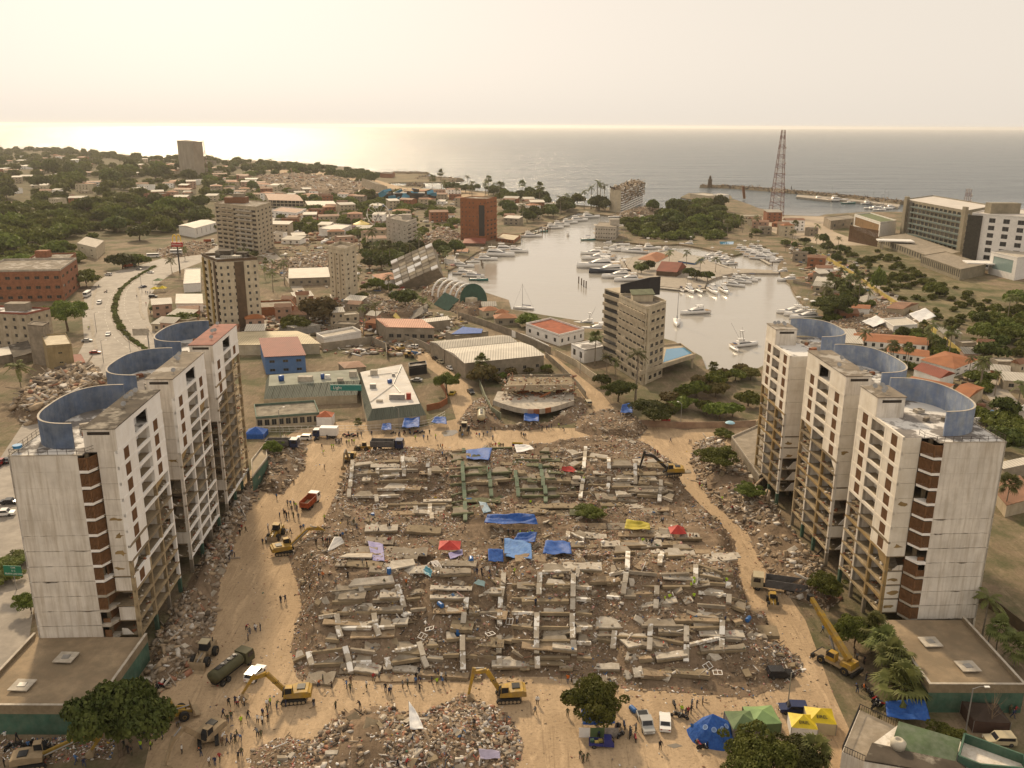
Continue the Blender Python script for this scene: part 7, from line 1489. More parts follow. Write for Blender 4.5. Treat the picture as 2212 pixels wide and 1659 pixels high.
for ln in BT_.split('\n'):
    zn, its = ln.split(';'); bs = [q.split(',') for q in its.split()]; bs.sort(key=lambda q: float(q[0]))
    for i, (x, y, st_, L, a) in enumerate(bs):
        nmz = {'y': 'white motor yacht', 'f': 'white fishing boat with a tower', 's': 'sailing boat with a bare mast', 'o': 'small open boat'}[st_]
        lab = '%s, %s from the left, %s' % (nmz, nth(i), zn); g = G(float(x), float(y), SEA_Z); k = (st_, int(float(L)) // 3 if st_ != 's' else 5)
        dk = st_ == 'y' and (float(x), float(y)) == (1316, 589)
        if dk or k not in protoB:
            t = yacht(lab, st_, float(L), HULLD if dk else (TEALH if st_ == 'o' and i % 2 else None))
            if not dk: protoB[k] = (t, float(L))
            t.location = (g.x, g.y, SEA_Z + .1); t.rotation_euler = (0, 0, R(float(a)))
        else:
            p0, L0 = protoB[k]; copy_tree(p0, (g.x, g.y, SEA_Z + .1), R(float(a)), float(L) / L0, lab)
# docks and mooring posts
def dock(label, pts, w_=2.2):
    P = [Vector(p[:2]) for p in gpoly(pts)]; t = thing('pier', label, 'pier', (P[0].x, P[0].y, 0))
    for a, b in zip(P, P[1:]):
        d = (b - a).normalized(); n = Vector((-d.y, d.x)) * w_ / 2; q = [a - n - P[0], b - n - P[0], b + n - P[0], a + n - P[0]]; MB().prism([tuple(v) for v in q], -.7, -.25).build('deck', CONC_L, t)
        k = max(1, int((b - a).length / 9))
        for i in range(k + 1): c = a.lerp(b, i / k) - P[0] + n * 1.1; MB().tube([(c.x, c.y, -2.5), (c.x, c.y, 1.4)], .28, 7).build('pile', BROWN, t)
dock('concrete pier along the left dock of the restaurant island', [(1340, 560), (1352, 582), (1372, 598)]); dock('pier crossing the basin right of the island', [(1525, 560), (1585, 580)]); dock('pier in the far right basin', [(1600, 533), (1665, 570)]); dock('front pier of the island', [(1410, 618), (1470, 624), (1525, 625)], 3); dock('pier below the wooded shore', [(1240, 470), (1180, 493), (1140, 508)])
for i, (x, y) in enumerate(((1250, 612), (1256, 616), (1261, 620), (1266, 622), (1172, 505), (1178, 503), (1184, 501), (1188, 499), (1040, 575), (1043, 580))):
    g = G(x, y, SEA_Z); tag(MB().tube([(0, 0, -1), (0, 0, 4.2)], .35, 8).build('mooring_post', BROWN, None, loc=g), 'wooden mooring post %s in the harbour water, nearest the yacht rows' % nth(i), 'mooring post', 'mooring posts')
# ------------------------------------------------------------------ vehicles
YEL = mat('digger_yellow', (.40, .24, .025), .6, .25, .8, c2=(.24, .17, .09), amt=.8, s2=.9); RUB = plain('rubber', (.02, .019, .018), .9); CAB = plain('cab_dark', (.02, .021, .023), .5, 0, .2); OLIVE = mat('olive_paint', (.075, .07, .035), .7, .2, .8); ORANGE = mat('orange_tipper', (.32, .065, .02), .6, .25, .8); GREYT = mat('grey_tipper', (.12, .115, .115), .65, .25, .8); NAVY = plain('navy_cab', (.02, .03, .08), .35); DUSTY = mat('dust_caked', (.30, .225, .14), .9, .2, 1.); CARW = plain('car_white', (.72, .70, .67), .25); CARS = plain('car_silver', (.35, .345, .33), .25); CARK = plain('car_black', (.022, .022, .025), .2); CARR = plain('car_red', (.25, .02, .02), .3); CARB = plain('car_navy', (.02, .03, .085), .25); CARG = mat('car_beige', (.42, .36, .24), .5, .1, .6); LAMPR = plain('tail_lamp', (.3, .01, .01), .3); LAMPW = plain('head_lamp', (.7, .7, .66), .15)
def wheel(par, x, y, r, w_=.25, rim=STEEL):
    a = Matrix.Rotation(R(90), 3, 'X'); o = MB().lathe((0, 0, 0), [(r * .62, -w_ / 2), (r * .95, -w_ / 2), (r, -w_ * .3), (r, w_ * .3), (r * .95, w_ / 2), (r * .62, w_ / 2)], 14, 0, a).build('wheel', RUB, par, loc=(x, y, r)); MB().lathe((0, 0, 0), [(r * .6, -w_ * .44), (r * .3, -w_ * .52), (r * .3, w_ * .52), (r * .6, w_ * .44)], 12, 0, a).build('rim', rim, o)
def beam(mb, p0, p1, w0, h0, h1, mi=0):
    """tapered box between two points in the XZ plane"""
    p0, p1 = Vector(p0), Vector(p1); d = (p1 - p0).normalized(); n = Vector((-d.z, 0, d.x)); w_ = Vector((0, w0 / 2, 0)); q = [p0 - n * h0 / 2, p1 - n * h1 / 2, p1 + n * h1 / 2, p0 + n * h0 / 2]
    mb.add([tuple(v - w_) for v in q] + [tuple(v + w_) for v in q], [(0, 1, 2, 3), (7, 6, 5, 4), (4, 5, 1, 0), (5, 6, 2, 1), (6, 7, 3, 2), (7, 4, 0, 3)], mi)
def excavator(label, g, rz, swing=0.0, armc=YEL, bodyc=YEL, boom=((1.5, 1.8), (4.2, 5.2), (6.6, 4.4)), stick=(8.4, 1.6), sc_=1.0, text='CAT'):
    t = thing('excavator', label, 'excavator', tuple(g), rz, 'excavators on the site'); t.scale = (sc_,) * 3
    for s_ in (-1, 1):
        m = MB(); m.extr([(-2.1, .45), (-1.8, .08), (1.8, .08), (2.1, .45), (1.8, .95), (-1.8, .95)], s_ * 1.25 - .3, s_ * 1.25 + .3); o = m.build('track', RUB, t)
        for k in range(6): MB().lathe((-1.6 + .64 * k, s_ * 1.25, .45), [(.28, -.33), (.28, .33)], 8, 0, Matrix.Rotation(R(90), 3, 'X')).build('roller', DUSTY, o)
    MB().box(-1.0, -.95, .5, 1.0, .95, 1.12).build('undercarriage', DUSTY, t); cs, sn = math.cos(swing), math.sin(swing)
    h_ = MB().extr([(-2.6, 1.25), (1.5, 1.25), (1.5, 2.0), (-1.0, 2.35), (-2.4, 2.35), (-2.75, 2.0)], -1.35, 1.35).build('house', bodyc, t, rz=swing)
    MB().box(-1.9, -.9, 2.36, -.6, .5, 2.5).build('engine_cover', CAB, h_); MB().extr([(-2.75, 1.2), (-2.3, 1.2), (-2.3, 2.2), (-2.7, 2.1)], -1.3, 1.3).build('counterweight', bodyc, h_).location.x = -.2
    MB().extr([(.1, 1.9), (1.75, 1.6), (1.6, 2.7), (1.15, 3.15), (.1, 3.15)], .35, 1.34).build('cab', CAB, h_); MB().box(.02, .3, 3.16, 1.2, 1.38, 3.24).build('cab_roof', bodyc, h_)
    for x, y in ((.06, .33), (.06, 1.32), (1.3, .33), (1.3, 1.32)): MB().bar((x, y, 1.9), (x, y, 3.16), .08, .08).build('cab_pillar', bodyc, h_)
    m = MB(); bz = [Vector((x, 0, z)) for x, z in boom]; beam(m, bz[0], bz[1], .45, .7, .75); beam(m, bz[1], bz[2], .45, .75, .5); b_ = m.build('boom', armc, h_); b_.location.y = -.25
    if text: lettering(text, .55, CAB if armc is YEL else YEL, b_, tuple((bz[0] + bz[1]) / 2 + Vector((0, -.25, 0))), (R(90), 0, 0), 'boom_lettering'); lettering(text, .55, CAB if armc is YEL else YEL, b_, tuple((bz[0] + bz[1]) / 2 + Vector((0, .25, 0))), (R(90), 0, R(180)), 'boom_lettering')
    sk = Vector((stick[0], 0, stick[1])); d = (bz[2] - sk).normalized(); m = MB(); beam(m, bz[2] + d * .9, sk, .38, .6, .35); s2 = m.build('stick', armc, h_); s2.location.y = -.25
    m = MB(); m.extr([(0, .15), (.35, -.2), (.25, -.95), (-.35, -1.15), (-.95, -.75), (-.5, -.35)], -.6, .6, 0, Matrix.Translation(sk)); bk = m.build('bucket', DUSTY, h_); bk.location.y = -.25
    for a, b in (((1.3, 1.6), bz[1] - Vector((.3, 0, .2))),): MB().tube([(a[0], -.55, a[1]), (b.x, -.55, b.z)], .12, 6).build('hydraulic_ram', STEEL, h_)
    MB().tube([(bz[1].x + .4, -.25, bz[1].z + .5), (bz[2].x + d.x * .8, -.25, bz[2].z + d.z * .8)], .11, 6).build('hydraulic_ram', STEEL, h_); return t
def loader(label, g, rz, c=YEL, sc_=1.0, lift=.5):
    t = thing('wheel_loader', label, 'wheel loader', tuple(g), rz, 'wheel loaders on the site'); t.scale = (sc_,) * 3
    for x in (-1.5, 1.6):
        for y in (-1.15, 1.15): wheel(t, x, y, .8, .62, c)
    MB().extr([(-3.1, .8), (.2, .8), (.2, 1.7), (-2.9, 2.0)], -.85, .85).build('engine_body', c, t); MB().extr([(.3, .7), (2.2, .7), (2.0, 1.5), (.3, 1.6)], -.5, .5).build('front_frame', c, t)
    o = MB().extr([(-1.1, 1.8), (.25, 1.8), (.15, 3.1), (-1.0, 3.1)], -.7, .7).build('cab', CAB, t); MB().box(-1.2, -.8, 3.11, .35, .8, 3.22).build('cab_roof', CARG if c is not YEL else c, o)
    for y in (-.62, .62): m = MB(); beam(m, (.9, 0, 1.75), (3.1, 0, lift), .2, .35, .3); q = m.build('lift_arm', c, t); q.location.y = y
    MB().extr([(2.9, lift + .95), (2.9, lift - .3), (3.2, lift - .5), (4.0, lift - .5), (3.25, lift - .3), (3.1, lift + .5)], -1.45, 1.45).build('bucket', DUSTY, t); MB().tube([(-2.4, .4, 2.0), (-2.4, .4, 2.7)], .08, 6).build('exhaust', BLACK_M, t); MB().tube([(.6, 0, 1.7), (2.7, 0, lift + .8)], .1, 6).build('hydraulic_ram', STEEL, t); return t
def truck(label, g, rz, kind, cabc, bodyc, L=8.2, sc_=1.0, cat='truck'):
    t = thing({'tip': 'dump_truck', 'box': 'box_truck', 'tank': 'tanker_truck'}[kind], label, cat, tuple(g), rz); t.scale = (sc_,) * 3; f = L / 2
    for x in (f - 1.2, -f + 1.0, -f + 2.3):
        for y in (-1.0, 1.0): wheel(t, x, y, .52, .4 if x < 0 else .3)
    MB().box(-f, -.5, .6, f - .2, .5, .95).build('chassis', BLACK_M, t)
    c_ = MB().extr([(f - 2.1, .7), (f, .7), (f + .02, 1.7), (f - .25, 2.75), (f - 2.1, 2.8)], -1.2, 1.2).build('cab', cabc, t); MB().extr([(f - .02, 1.75), (f + .05, 1.72), (f - .2, 2.6), (f - .27, 2.6)], -1.05, 1.05).build('windscreen', TINT, c_)
    for y in (-1.215, 1.215): MB().extr([(f - 1.6, 1.75), (f - .35, 1.75), (f - .5, 2.55), (f - 1.6, 2.55)], y - .012, y + .012).build('side_window', TINT, c_)
    for y in (-.9, .9): MB().box(f, y - .2, .85, f + .05, y + .2, 1.08).build('headlight', LAMPW, c_)
    x0, x1 = -f - .2, f - 2.4
    if kind == 'tip':
        MB().box(x0, -1.2, 1.0, x1, 1.2, 1.12).build('bed_floor', DUSTY, t)
        for y in (-1.24, 1.16): MB().box(x0, y, 1.0, x1, y + .08, 2.5).build('side_board', bodyc, t)
        for k in range(6):
            x = x0 + (x1 - x0) * (k + .3) / 6
            for y in (-1.32, 1.25): MB().box(x, y, 1.0, x + .12, y + .07, 2.5).build('side_rib', bodyc, t)
        MB().box(x0 - .02, -1.16, 1.0, x0 + .07, 1.16, 2.3).build('tailgate', bodyc, t); MB().box(x1 - .08, -1.16, 1.0, x1, 1.16, 2.8).build('headboard', bodyc, t)
    elif kind == 'box': MB().box(x0, -1.25, 1.0, x1 + .1, 1.25, 3.5).build('cargo_box', bodyc, t); MB().box(x0 - .02, -1.15, 1.1, x0 - .002, 1.15, 3.4).build('rear_door', bodyc, t)
    else:
        m = MB().lathe((0, 0, 0), [(.2, x0), (1.15, x0 + .15), (1.2, x0 + .4), (1.2, x1 - .4), (1.15, x1 - .15), (.2, x1)], 18, 0, Matrix.Rotation(R(90), 3, 'Y')); q = m.build('tank', bodyc, t, True, loc=(0, 0, 1.95)); q.scale = (1, 1.05, .85)
        MB().box(x0 + 1, -.4, 2.95, x1 - .6, .4, 3.04).build('walkway', BLACK_M, t); [MB().lathe((x, 0, 3.04), [(.28, 0), (.28, .18)], 10).build('hatch', STEEL, t) for x in (-2, -.5, .8)]
    for y in (-1, 1): MB().box(x0 - .05, y - .15, .8, x0 - .03, y + .15, .95).build('tail_light', LAMPR, t)
    return t
def car(label, g, rz, c=CARW, kind='sedan', sc_=1.0, cat='car', group='cars'):
    t = thing({'sedan': 'parked_car', 'suv': 'parked_suv', 'pickup': 'pickup_truck', 'bus': 'bus'}[kind], label, cat, tuple(g), rz, group); t.scale = (sc_,) * 3
    if kind == 'bus': L, wd, P, W_ = 8.5, 1.15, [(-4.2, .45), (4.2, .45), (4.25, 1.5), (4.05, 2.9), (-4.2, 2.95)], [(-3.9, 1.6), (4.0, 1.6), (3.9, 2.5), (-3.9, 2.5)]
    elif kind == 'suv': L, wd, P, W_ = 4.6, .92, [(-2.25, .4), (2.25, .4), (2.3, .95), (1.1, 1.08), (.55, 1.72), (-2.0, 1.75), (-2.25, 1.1)], [(-1.9, 1.12), (.95, 1.12), (.5, 1.62), (-1.85, 1.64)]
    elif kind == 'pickup': L, wd, P, W_ = 5.2, .93, [(-2.6, .45), (2.6, .45), (2.6, 1.0), (1.5, 1.1), (.95, 1.75), (-.5, 1.75), (-.75, 1.08), (-2.6, 1.08)], [(-.6, 1.14), (1.35, 1.14), (.88, 1.66), (-.48, 1.66)]
    else: L, wd, P, W_ = 4.5, .88, [(-2.2, .35), (2.2, .35), (2.25, .72), (1.1, .92), (.5, 1.4), (-.95, 1.42), (-1.6, .98), (-2.2, .9)], [(-1.45, .98), (.98, .96), (.45, 1.33), (-.92, 1.35)]
    MB().extr(P, -wd, wd).build('body', c, t)
    for y in (-wd - .008, wd + .008): MB().extr(W_, y - .006, y + .006).build('side_window', TINT, t)
    if kind != 'bus':
        i = {'sedan': (3, 4, 5, 6), 'suv': (3, 4, 5, 6), 'pickup': (3, 4, 5, 6)}[kind]; a, b, e, h = (Vector((P[k][0], 0, P[k][1])) for k in i)
        for p, q, nm in ((a, b, 'windscreen'), (h, e, 'rear_window')): d = (q - p); n = Vector((d.z, 0, -d.x)).normalized() * .012; n = n if n.z > 0 else -n; s0, s1 = p + d * .1 + n, p + d * .92 + n; w_ = wd * .86; MB().add([(s0.x, -w_, s0.z), (s0.x, w_, s0.z), (s1.x, w_ * .92, s1.z), (s1.x, -w_ * .92, s1.z)], [(0, 1, 2, 3) if nm == 'windscreen' else (3, 2, 1, 0)]).build(nm, TINT, t)
    else: MB().box(4.16, -1.0, 1.5, 4.24, 1.0, 2.6).build('windscreen', TINT, t)
    if kind == 'pickup': MB().box(-2.5, -.78, 1.082, -.82, .78, 1.09).build('bed', CAB, t)
    rr = .33 if kind == 'sedan' else .38 if kind != 'bus' else .48
    for x in (-L * .3, L * .3):
        for y in (-wd + .1, wd - .1): wheel(t, x, y, rr, .24)
    xf, xr = max(p[0] for p in P), min(p[0] for p in P)
    for y in (-wd * .72, wd * .72): MB().box(xf - .12, y - .16, .62, xf + .03, y + .16, .78).build('headlight', LAMPW, t); MB().box(xr - .03, y - .14, .7, xr + .1, y + .14, .85).build('tail_light', LAMPR, t)
    return t
def motorbike():
    t = thing('motorbike', 'x', 'motorbike'); [wheel(t, x, 0, .31, .12) for x in (-.65, .65)]; MB().extr([(-.75, .75), (-.1, .72), (.25, .8), (.3, .95), (0, 1.0), (-.15, .82), (-.7, .88)], -.13, .13).build('seat_and_tank', CARK, t); MB().extr([(-.35, .3), (.3, .3), (.3, .7), (-.35, .7)], -.16, .16).build('engine', BLACK_M, t); MB().bar((.3, 0, .95), (.65, 0, .32), .14, .08).build('fork', STEEL, t); MB().bar((.28, -.36, 1.08), (.28, .36, 1.08), .05, .05).build('handlebar', BLACK_M, t); MB().box(.36, -.1, .82, .46, .1, 1.0).build('headlight', LAMPW, t); return t
gz = lambda x, y: GH(x, y)
excavator('yellow excavator with its arm reaching left at the front left of the rubble', gz(636, 1512), R(8), R(178)); excavator('yellow excavator at the front centre, bucket above a white debris pile', gz(1098, 1510), R(5), R(180), boom=((1.5, 1.8), (3.6, 5.6), (5.8, 5.3)), stick=(6.6, 1.2)); excavator('yellow excavator digging into the left flank of the rubble', gz(615, 1195), R(12), R(14), boom=((1.5, 1.8), (5.6, 5.0), (8.2, 4.4)), stick=(10.4, 2.6)); excavator('yellow excavator with a black arm at the back right of the rubble', gz(1452, 1026), R(12), R(166), armc=plain('black_boom', (.025, .022, .02), .4), boom=((1.5, 1.8), (5.0, 5.0), (7.4, 5.4)), stick=(8.4, 1.4), text='DEERE'); excavator('dusty excavator facing the camera beside the grey dump truck', gz(757, 997), R(-92), 0, DUSTY, YEL, sc_=.95, text=None)
excavator('dust-caked excavator among onlookers at the bottom left', gz(450, 1600), R(-70), R(-45), DUSTY, DUSTY, sc_=1.0, text=None); excavator('excavator with a low arm at the bottom left corner', gz(75, 1652), R(10), R(5), mat('old_yellow', (.25, .16, .03), .8, .3, .6), DUSTY, boom=((1.5, 1.8), (6.4, 3.6), (9.2, 2.9)), stick=(8.0, 1.2), text=None); excavator('small old excavator on the street by the empty lot', gz(868, 758), R(-60), R(100), DUSTY, YEL, sc_=.8, text=None)
loader('yellow wheel loader facing the camera beside the dirt road', gz(597, 1160), R(-97)); loader('dusty wheel loader in front of the left slab debris', gz(443, 1425), R(-96), DUSTY, 1.1); loader('yellow wheel loader with an open canopy under the big tree', gz(372, 1556), R(32), YEL, 1.05, .9); loader('wheel loader coming down the street by the restaurant corner', gz(1003, 935), R(-92), DUSTY, 1.05); loader('small loader seen head-on beside the articulated dump truck', gz(1668, 1305), R(-100), YEL, .75); loader('yellow backhoe behind the dusty excavator', gz(785, 972), R(170), YEL, .8); loader('backhoe parked on the street by the empty lot', gz(886, 772), R(-20), YEL, .85)
truck('orange dump truck parked on the sand beside the rubble', gz(671, 1092), R(78), 'tip', CARW, ORANGE, 7.0); truck('grey dump truck with a blue cab at the back of the rubble', gz(838, 970), R(-2), 'tip', NAVY, GREYT, 8.4, 1.1); truck('second grey dump truck half hidden behind the young tree', gz(612, 968), R(-2), 'tip', NAVY, GREYT, 8.4, 1.1); truck('white box truck with a blue cab before the fence', gz(703, 945), R(178), 'box', NAVY, CARW, 7.4); truck('olive military tanker truck on the sand', gz(502, 1455), R(66), 'tank', OLIVE, OLIVE, 8.6, 1.05); truck('white articulated dump truck beside the right slab heap', gz(1680, 1276), R(164), 'tip', CARG, GREYT, 9.4, 1.15); truck('olive truck with a crane jib on the street by the terrace ruin', gz(1040, 905), R(92), 'tank', OLIVE, CARG, 9); truck('red-brown dump truck on the avenue kerb', gz(281, 578), R(35), 'tip', OLIVE, ORANGE, 8); truck('orange lorry on the avenue by the beige tower', gz(452, 524), R(10), 'tip', CARW, ORANGE, 8)
# rough-terrain crane
g = gz(1806, 1440); ck = thing('mobile_crane', 'yellow rough-terrain crane with its boom raised towards the rubble', 'crane', tuple(g), R(128)); ck.scale = (1.05,) * 3
for x in (-2.2, 2.2):
    for y in (-1.1, 1.1): wheel(ck, x, y, .75, .6, YEL)
MB().box(-3.6, -1.2, .85, 3.6, 1.2, 1.35).build('chassis', DUSTY, ck)
for x in (-3.7, 3.7): MB().box(x - .25, -1.7, .5, x + .25, 1.7, 1.2).build('outrigger_beam', BLACK_M, ck)
MB().extr([(-3.4, 1.4), (-1.2, 1.4), (-1.2, 2.2), (-3.2, 2.3)], -1.2, 1.2).build('counterweight', YEL, ck); c_ = MB().extr([(-.3, 1.4), (1.5, 1.4), (1.4, 2.3), (1.0, 3.0), (-.3, 3.0)], .2, 1.25).build('cab', YEL, ck); MB().extr([(-.1, 2.1), (1.42, 2.1), (1.02, 2.9), (-.1, 2.9)], 1.26, 1.28).build('cab_window', TINT, c_); MB().box(1.2, .3, 2.1, 1.46, 1.15, 2.8).build('windscreen', TINT, c_)
m = MB(); beam(m, (-2.4, 0, 2.6), (5.6, 0, 7.2), .9, 1.0, .85); bo = m.build('boom', YEL, ck); bo.location.y = -.5; bo.rotation_euler = (0, 0, R(-16)); m = MB(); beam(m, (5.2, 0, 6.97), (8.0, 0, 8.6), .7, .72, .65); m.build('boom_extension', YEL, bo); MB().cbox((8.2, 0, 8.5), (.8, .8, 1.1)).build('boom_head', BLACK_M, bo); MB().tube([(.6, -.5, 1.6), (2.2, -.7, 4.6)], .22, 8).build('lift_ram', STEEL, ck); m = MB(); beam(m, (-1.6, 0, 2.7), (6.6, 0, 7.3), .3, .5, .4); m.build('jib', BLACK_M, bo).location.y = -.75
CL = '''1436,1566,82,w,sedan,white saloon parked beside the pickup at the front
1394,1568,-84,s,pickup,grey-white pickup with an open bed parked at the front
1684,1462,2,k,suv,dark off-roader with an orange roof load on the right dirt road
1713,1538,175,b,suv,dark blue jeep parked behind the yellow tents
2158,1606,178,g,suv,beige long off-roader parked at the bottom right
326,1535,58,w,sedan,white saloon under the big dark tree
552,1462,76,w,suv,white pickup-like wagon beside the olive tanker
657,950,175,w,suv,white off-roader behind the second grey dump truck
863,748,20,s,sedan,pale car behind the old excavator on the street
893,752,150,w,suv,white off-roader parked by the street wall
942,777,-55,k,sedan,dark red car parked in the warehouse row
952,784,-55,g,sedan,gold car parked in the warehouse row
973,798,-60,w,sedan,white car parked before the warehouse corner
900,824,170,s,sedan,silver car in the yard behind the restaurant
978,852,80,y,sedan,yellow taxi in the street by the leafy tree
1017,849,-70,k,sedan,dark car on the street by the terrace ruin
1270,874,100,g,suv,grey-green van on the second dirt street
215,656,-80,w,suv,white off-roader driving down the avenue
234,724,-75,w,sedan,white car with dark glass further down the avenue
310,621,70,b,sedan,police car on the far side of the avenue
331,643,10,k,suv,dark open jeep by the yellow street tents
188,738,15,s,sedan,silver saloon parked beside the avenue
206,764,10,r,sedan,dark red car parked by the mustard building
18,998,95,k,sedan,black car at the left edge by the flagged yard
0,1004,95,r,pickup,red pickup cut by the left edge
22,1088,8,k,sedan,dark saloon on the highway lane at the left edge
8,1114,12,w,pickup,white pickup on the highway lane at the left edge
300,583,160,s,sedan,silver car beside the red-brown lorry on the avenue
234,595,175,w,suv,damaged white van on the avenue kerb
325,590,170,w,sedan,white patrol car among people on the avenue
189,640,-80,w,bus,white minibus standing on the avenue frontage
331,556,15,w,bus,white coach on the avenue by the ruined plots
381,548,10,w,bus,white and blue coach near the arches sign
463,530,20,w,sedan,white car beside the orange lorry
648,632,70,b,sedan,blue car on the street below the brown brick yard
958,690,100,w,sedan,white car in the yard with the tarpaulin roof'''
PC = {'w': CARW, 's': CARS, 'k': CARK, 'r': CARR, 'b': CARB, 'g': CARG, 'y': plain('taxi_yellow', (.5, .36, .04), .4)}
for ln in CL.split('\n'):
    x, y, a, c, k, lab = ln.split(','); car(lab, gz(float(x), float(y)), R(float(a)), PC[c], k)
pm = motorbike(); first = True
ML = '''in the crowd below the podium wall at the bottom left;45,1612 58,1616 70,1609 82,1618 95,1612 20,1618 108,1620
beside the blue tarp shelter;1341,1592 1348,1570 1334,1575 1372,1598 1362,1590 1325,1585
near the parked cars at the front;1456,1526 1460,1548 1476,1553 1508,1612 1528,1608 1517,1618
in the row by the fan palms;1868,1490 1876,1500 1884,1507 1890,1515 1897,1522 1905,1528 1888,1530
before the restaurant fence;745,942 752,944 760,942 768,944 850,938 862,940 874,938 886,938 900,937 912,936 684,952
below the big dark tree;346,1485 356,1478 340,1492
on the avenue;228,632 272,717 318,716'''
for ln in ML.split('\n'):
    zn, its = ln.split(';'); its = sorted(tuple(map(float, q.split(','))) for q in its.split())
    for i, (x, y) in enumerate(its):
        lab = 'motorbike, %s from the left %s' % (nth(i), zn); g = gz(x, y); a = R(r6.uniform(0, 180)); cm = r6.choice([CARK, CARR, NAVY, CARK])
        if first: pm.location = g; pm.rotation_euler = (0, 0, a); pm['label'] = lab; pm['group'] = 'motorbikes'; first = False
        else: copy_tree(pm, g, a, label=lab, group='motorbikes', mats={'car_black': cm})
# cargo three-wheeler
g = gz(1300, 1612); tw = thing('cargo_tricycle', 'blue cargo three-wheeler in front of the blue tarp shelter', 'three-wheeler', tuple(g), R(-4)); [wheel(tw, x, y, .33, .18) for x, y in ((1.6, 0), (-1.2, -.7), (-1.2, .7))]; BLC = plain('royal_blue', (.03, .035, .17), .4); MB().extr([(.3, .4), (1.9, .4), (1.8, 1.1), (1.4, 1.75), (.3, 1.75)], -.65, .65).build('cab', BLC, tw); MB().extr([(1.75, 1.15), (1.88, 1.1), (1.48, 1.68), (1.38, 1.68)], -.55, .55).build('windscreen', TINT, tw)
for y in (-.72, .68): MB().box(-2.0, y, .5, .25, y + .05, 1.0).build('side_board', BLC, tw)
MB().box(-2.0, -.67, .5, .25, .67, .56).build('bed', BLC, tw); [MB().cbox((x, y, .8), (.6, .5, .45), .2).build('cargo_crate', r6.choice([CARG, GREEN_P, YELP]), tw) for x, y in ((-1.5, .2), (-.8, -.2), (-.2, .25))]
# ------------------------------------------------------------------ people
PM = {k: plain(k, c, .8) for k, c in dict(skin_tan=(.25, .13, .08), skin_dark=(.12, .06, .04), hair_black=(.015, .012, .01), helmet_white=(.7, .7, .66), helmet_orange=(.55, .12, .02), cap_blue=(.03, .12, .35)).items()}
SHIRT = {'black': (.018, .018, .02), 'navy': (.02, .03, .07), 'white': (.65, .63, .6), 'grey': (.15, .15, .15), 'red': (.32, .03, .03), 'olive': (.08, .08, .04), 'blue': (.05, .13, .3), 'lime vest': (.38, .55, .03), 'orange': (.5, .13, .02), 'brown': (.11, .07, .045)}
SM = {k: plain('shirt_' + k.replace(' ', '_'), c, .85) for k, c in SHIRT.items()}
TRS = {'dark': plain('trousers_dark', (.02, .02, .024), .85), 'blue': plain('trousers_denim', (.045, .06, .11), .85), 'tan': plain('trousers_tan', (.2, .15, .09), .85), 'green': plain('trousers_olive', (.06, .06, .03), .85)}
SHOE = plain('shoe', (.02, .018, .016), .8)
def body(J, E, rad):
    me = bpy.data.meshes.new('person'); me.from_pydata(J, E, []); o = ob('person_src', me); me.skin_vertices or None
    m = o.modifiers.new('s', 'SKIN'); sv = me.skin_vertices[0].data
    for v, q in zip(sv, rad): v.radius = (q, q) if not hasattr(q, '__len__') else q
    sv[0].use_root = True; m.use_smooth_shade = True; o.modifiers.new('u', 'SUBSURF').levels = 1
    dg = bpy.context.evaluated_depsgraph_get(); out = bpy.data.meshes.new_from_object(o.evaluated_get(dg)); bpy.data.objects.remove(o)
    out.materials.clear()
    for k in (PM['skin_tan'], PM['hair_black'], SM['black'], TRS['dark'], SHOE): out.materials.append(k)
    return out
def person_mesh(la=.06, lb=-.06, stride=0.0, arm=(0, 0), lean=0.0, sit=0.0, bend=0.0):
    """pelvis root; standing 1.72 m; arm = forward swing of each arm, bend = torso forward"""
    hp = .92 - sit * .42; f = lambda z: math.sin(bend) * (z - hp) + lean * (z - hp); zz = lambda z: hp + (z - .92) * math.cos(bend)
    J = [(0, 0, hp), (f(1.12), 0, zz(1.12)), (f(1.36), 0, zz(1.36)), (f(1.47), 0, zz(1.47)), (f(1.54), 0, zz(1.54)), (f(1.66) + .02, 0, zz(1.66))]; E = [(0, 1), (1, 2), (2, 3), (3, 4), (4, 5)]; Rd = [.145, .135, .15, .06, .085, .095]
    for s_, a in ((1, arm[0]), (-1, arm[1])):
        i = len(J); sx, sz = f(1.38), zz(1.38); el = (sx + math.sin(a) * .28, s_ * .27, sz - math.cos(a) * .28); a2 = a + .35; ha = (el[0] + math.sin(a2) * .25, s_ * .26, el[2] - math.cos(a2) * .25); ft = (ha[0] + math.sin(a2) * .1, s_ * .25, ha[2] - math.cos(a2) * .1)
        J += [(sx, s_ * .19, sz), el, ha, ft]; E += [(2, i), (i, i + 1), (i + 1, i + 2), (i + 2, i + 3)]; Rd += [.072, .05, .04, .045]
    for s_, a in ((1, stride), (-1, -stride)):
        i = len(J); kn = (math.sin(a) * .42 + sit * .4, s_ * .11, hp - .42 * math.cos(a) * (1 - sit * .9)); an = (kn[0] + math.sin(a - abs(a) * .6) * .4 - sit * .02, s_ * .12, max(.07, kn[2] - .42)); J += [(0, s_ * .1, hp - .05), kn, an, (an[0] + .15, s_ * .13, .05)]; E += [(0, i), (i, i + 1), (i + 1, i + 2), (i + 2, i + 3)]; Rd += [.1, .078, .055, .05]
    me = body(J, E, Rd); mi = []
    hx, hz_ = J[5][0], J[5][2]
    for p in me.polygons:
        c = p.center; side = abs(c.y)
        if (c - Vector((hx, 0, hz_))).length < .2 and c.z > zz(1.5): k = 1 if (c.z > hz_ + .03 or c.x < hx - .035) else 0
        elif c.z < .11: k = 4
        elif c.z < hp - .02 and not (side > .2): k = 3
        elif side > .2 and c.z < zz(1.12): k = 0
        elif c.z > zz(1.47): k = 0
        else: k = 2
        mi.append(k)
    me.polygons.foreach_set('material_index', mi); return me
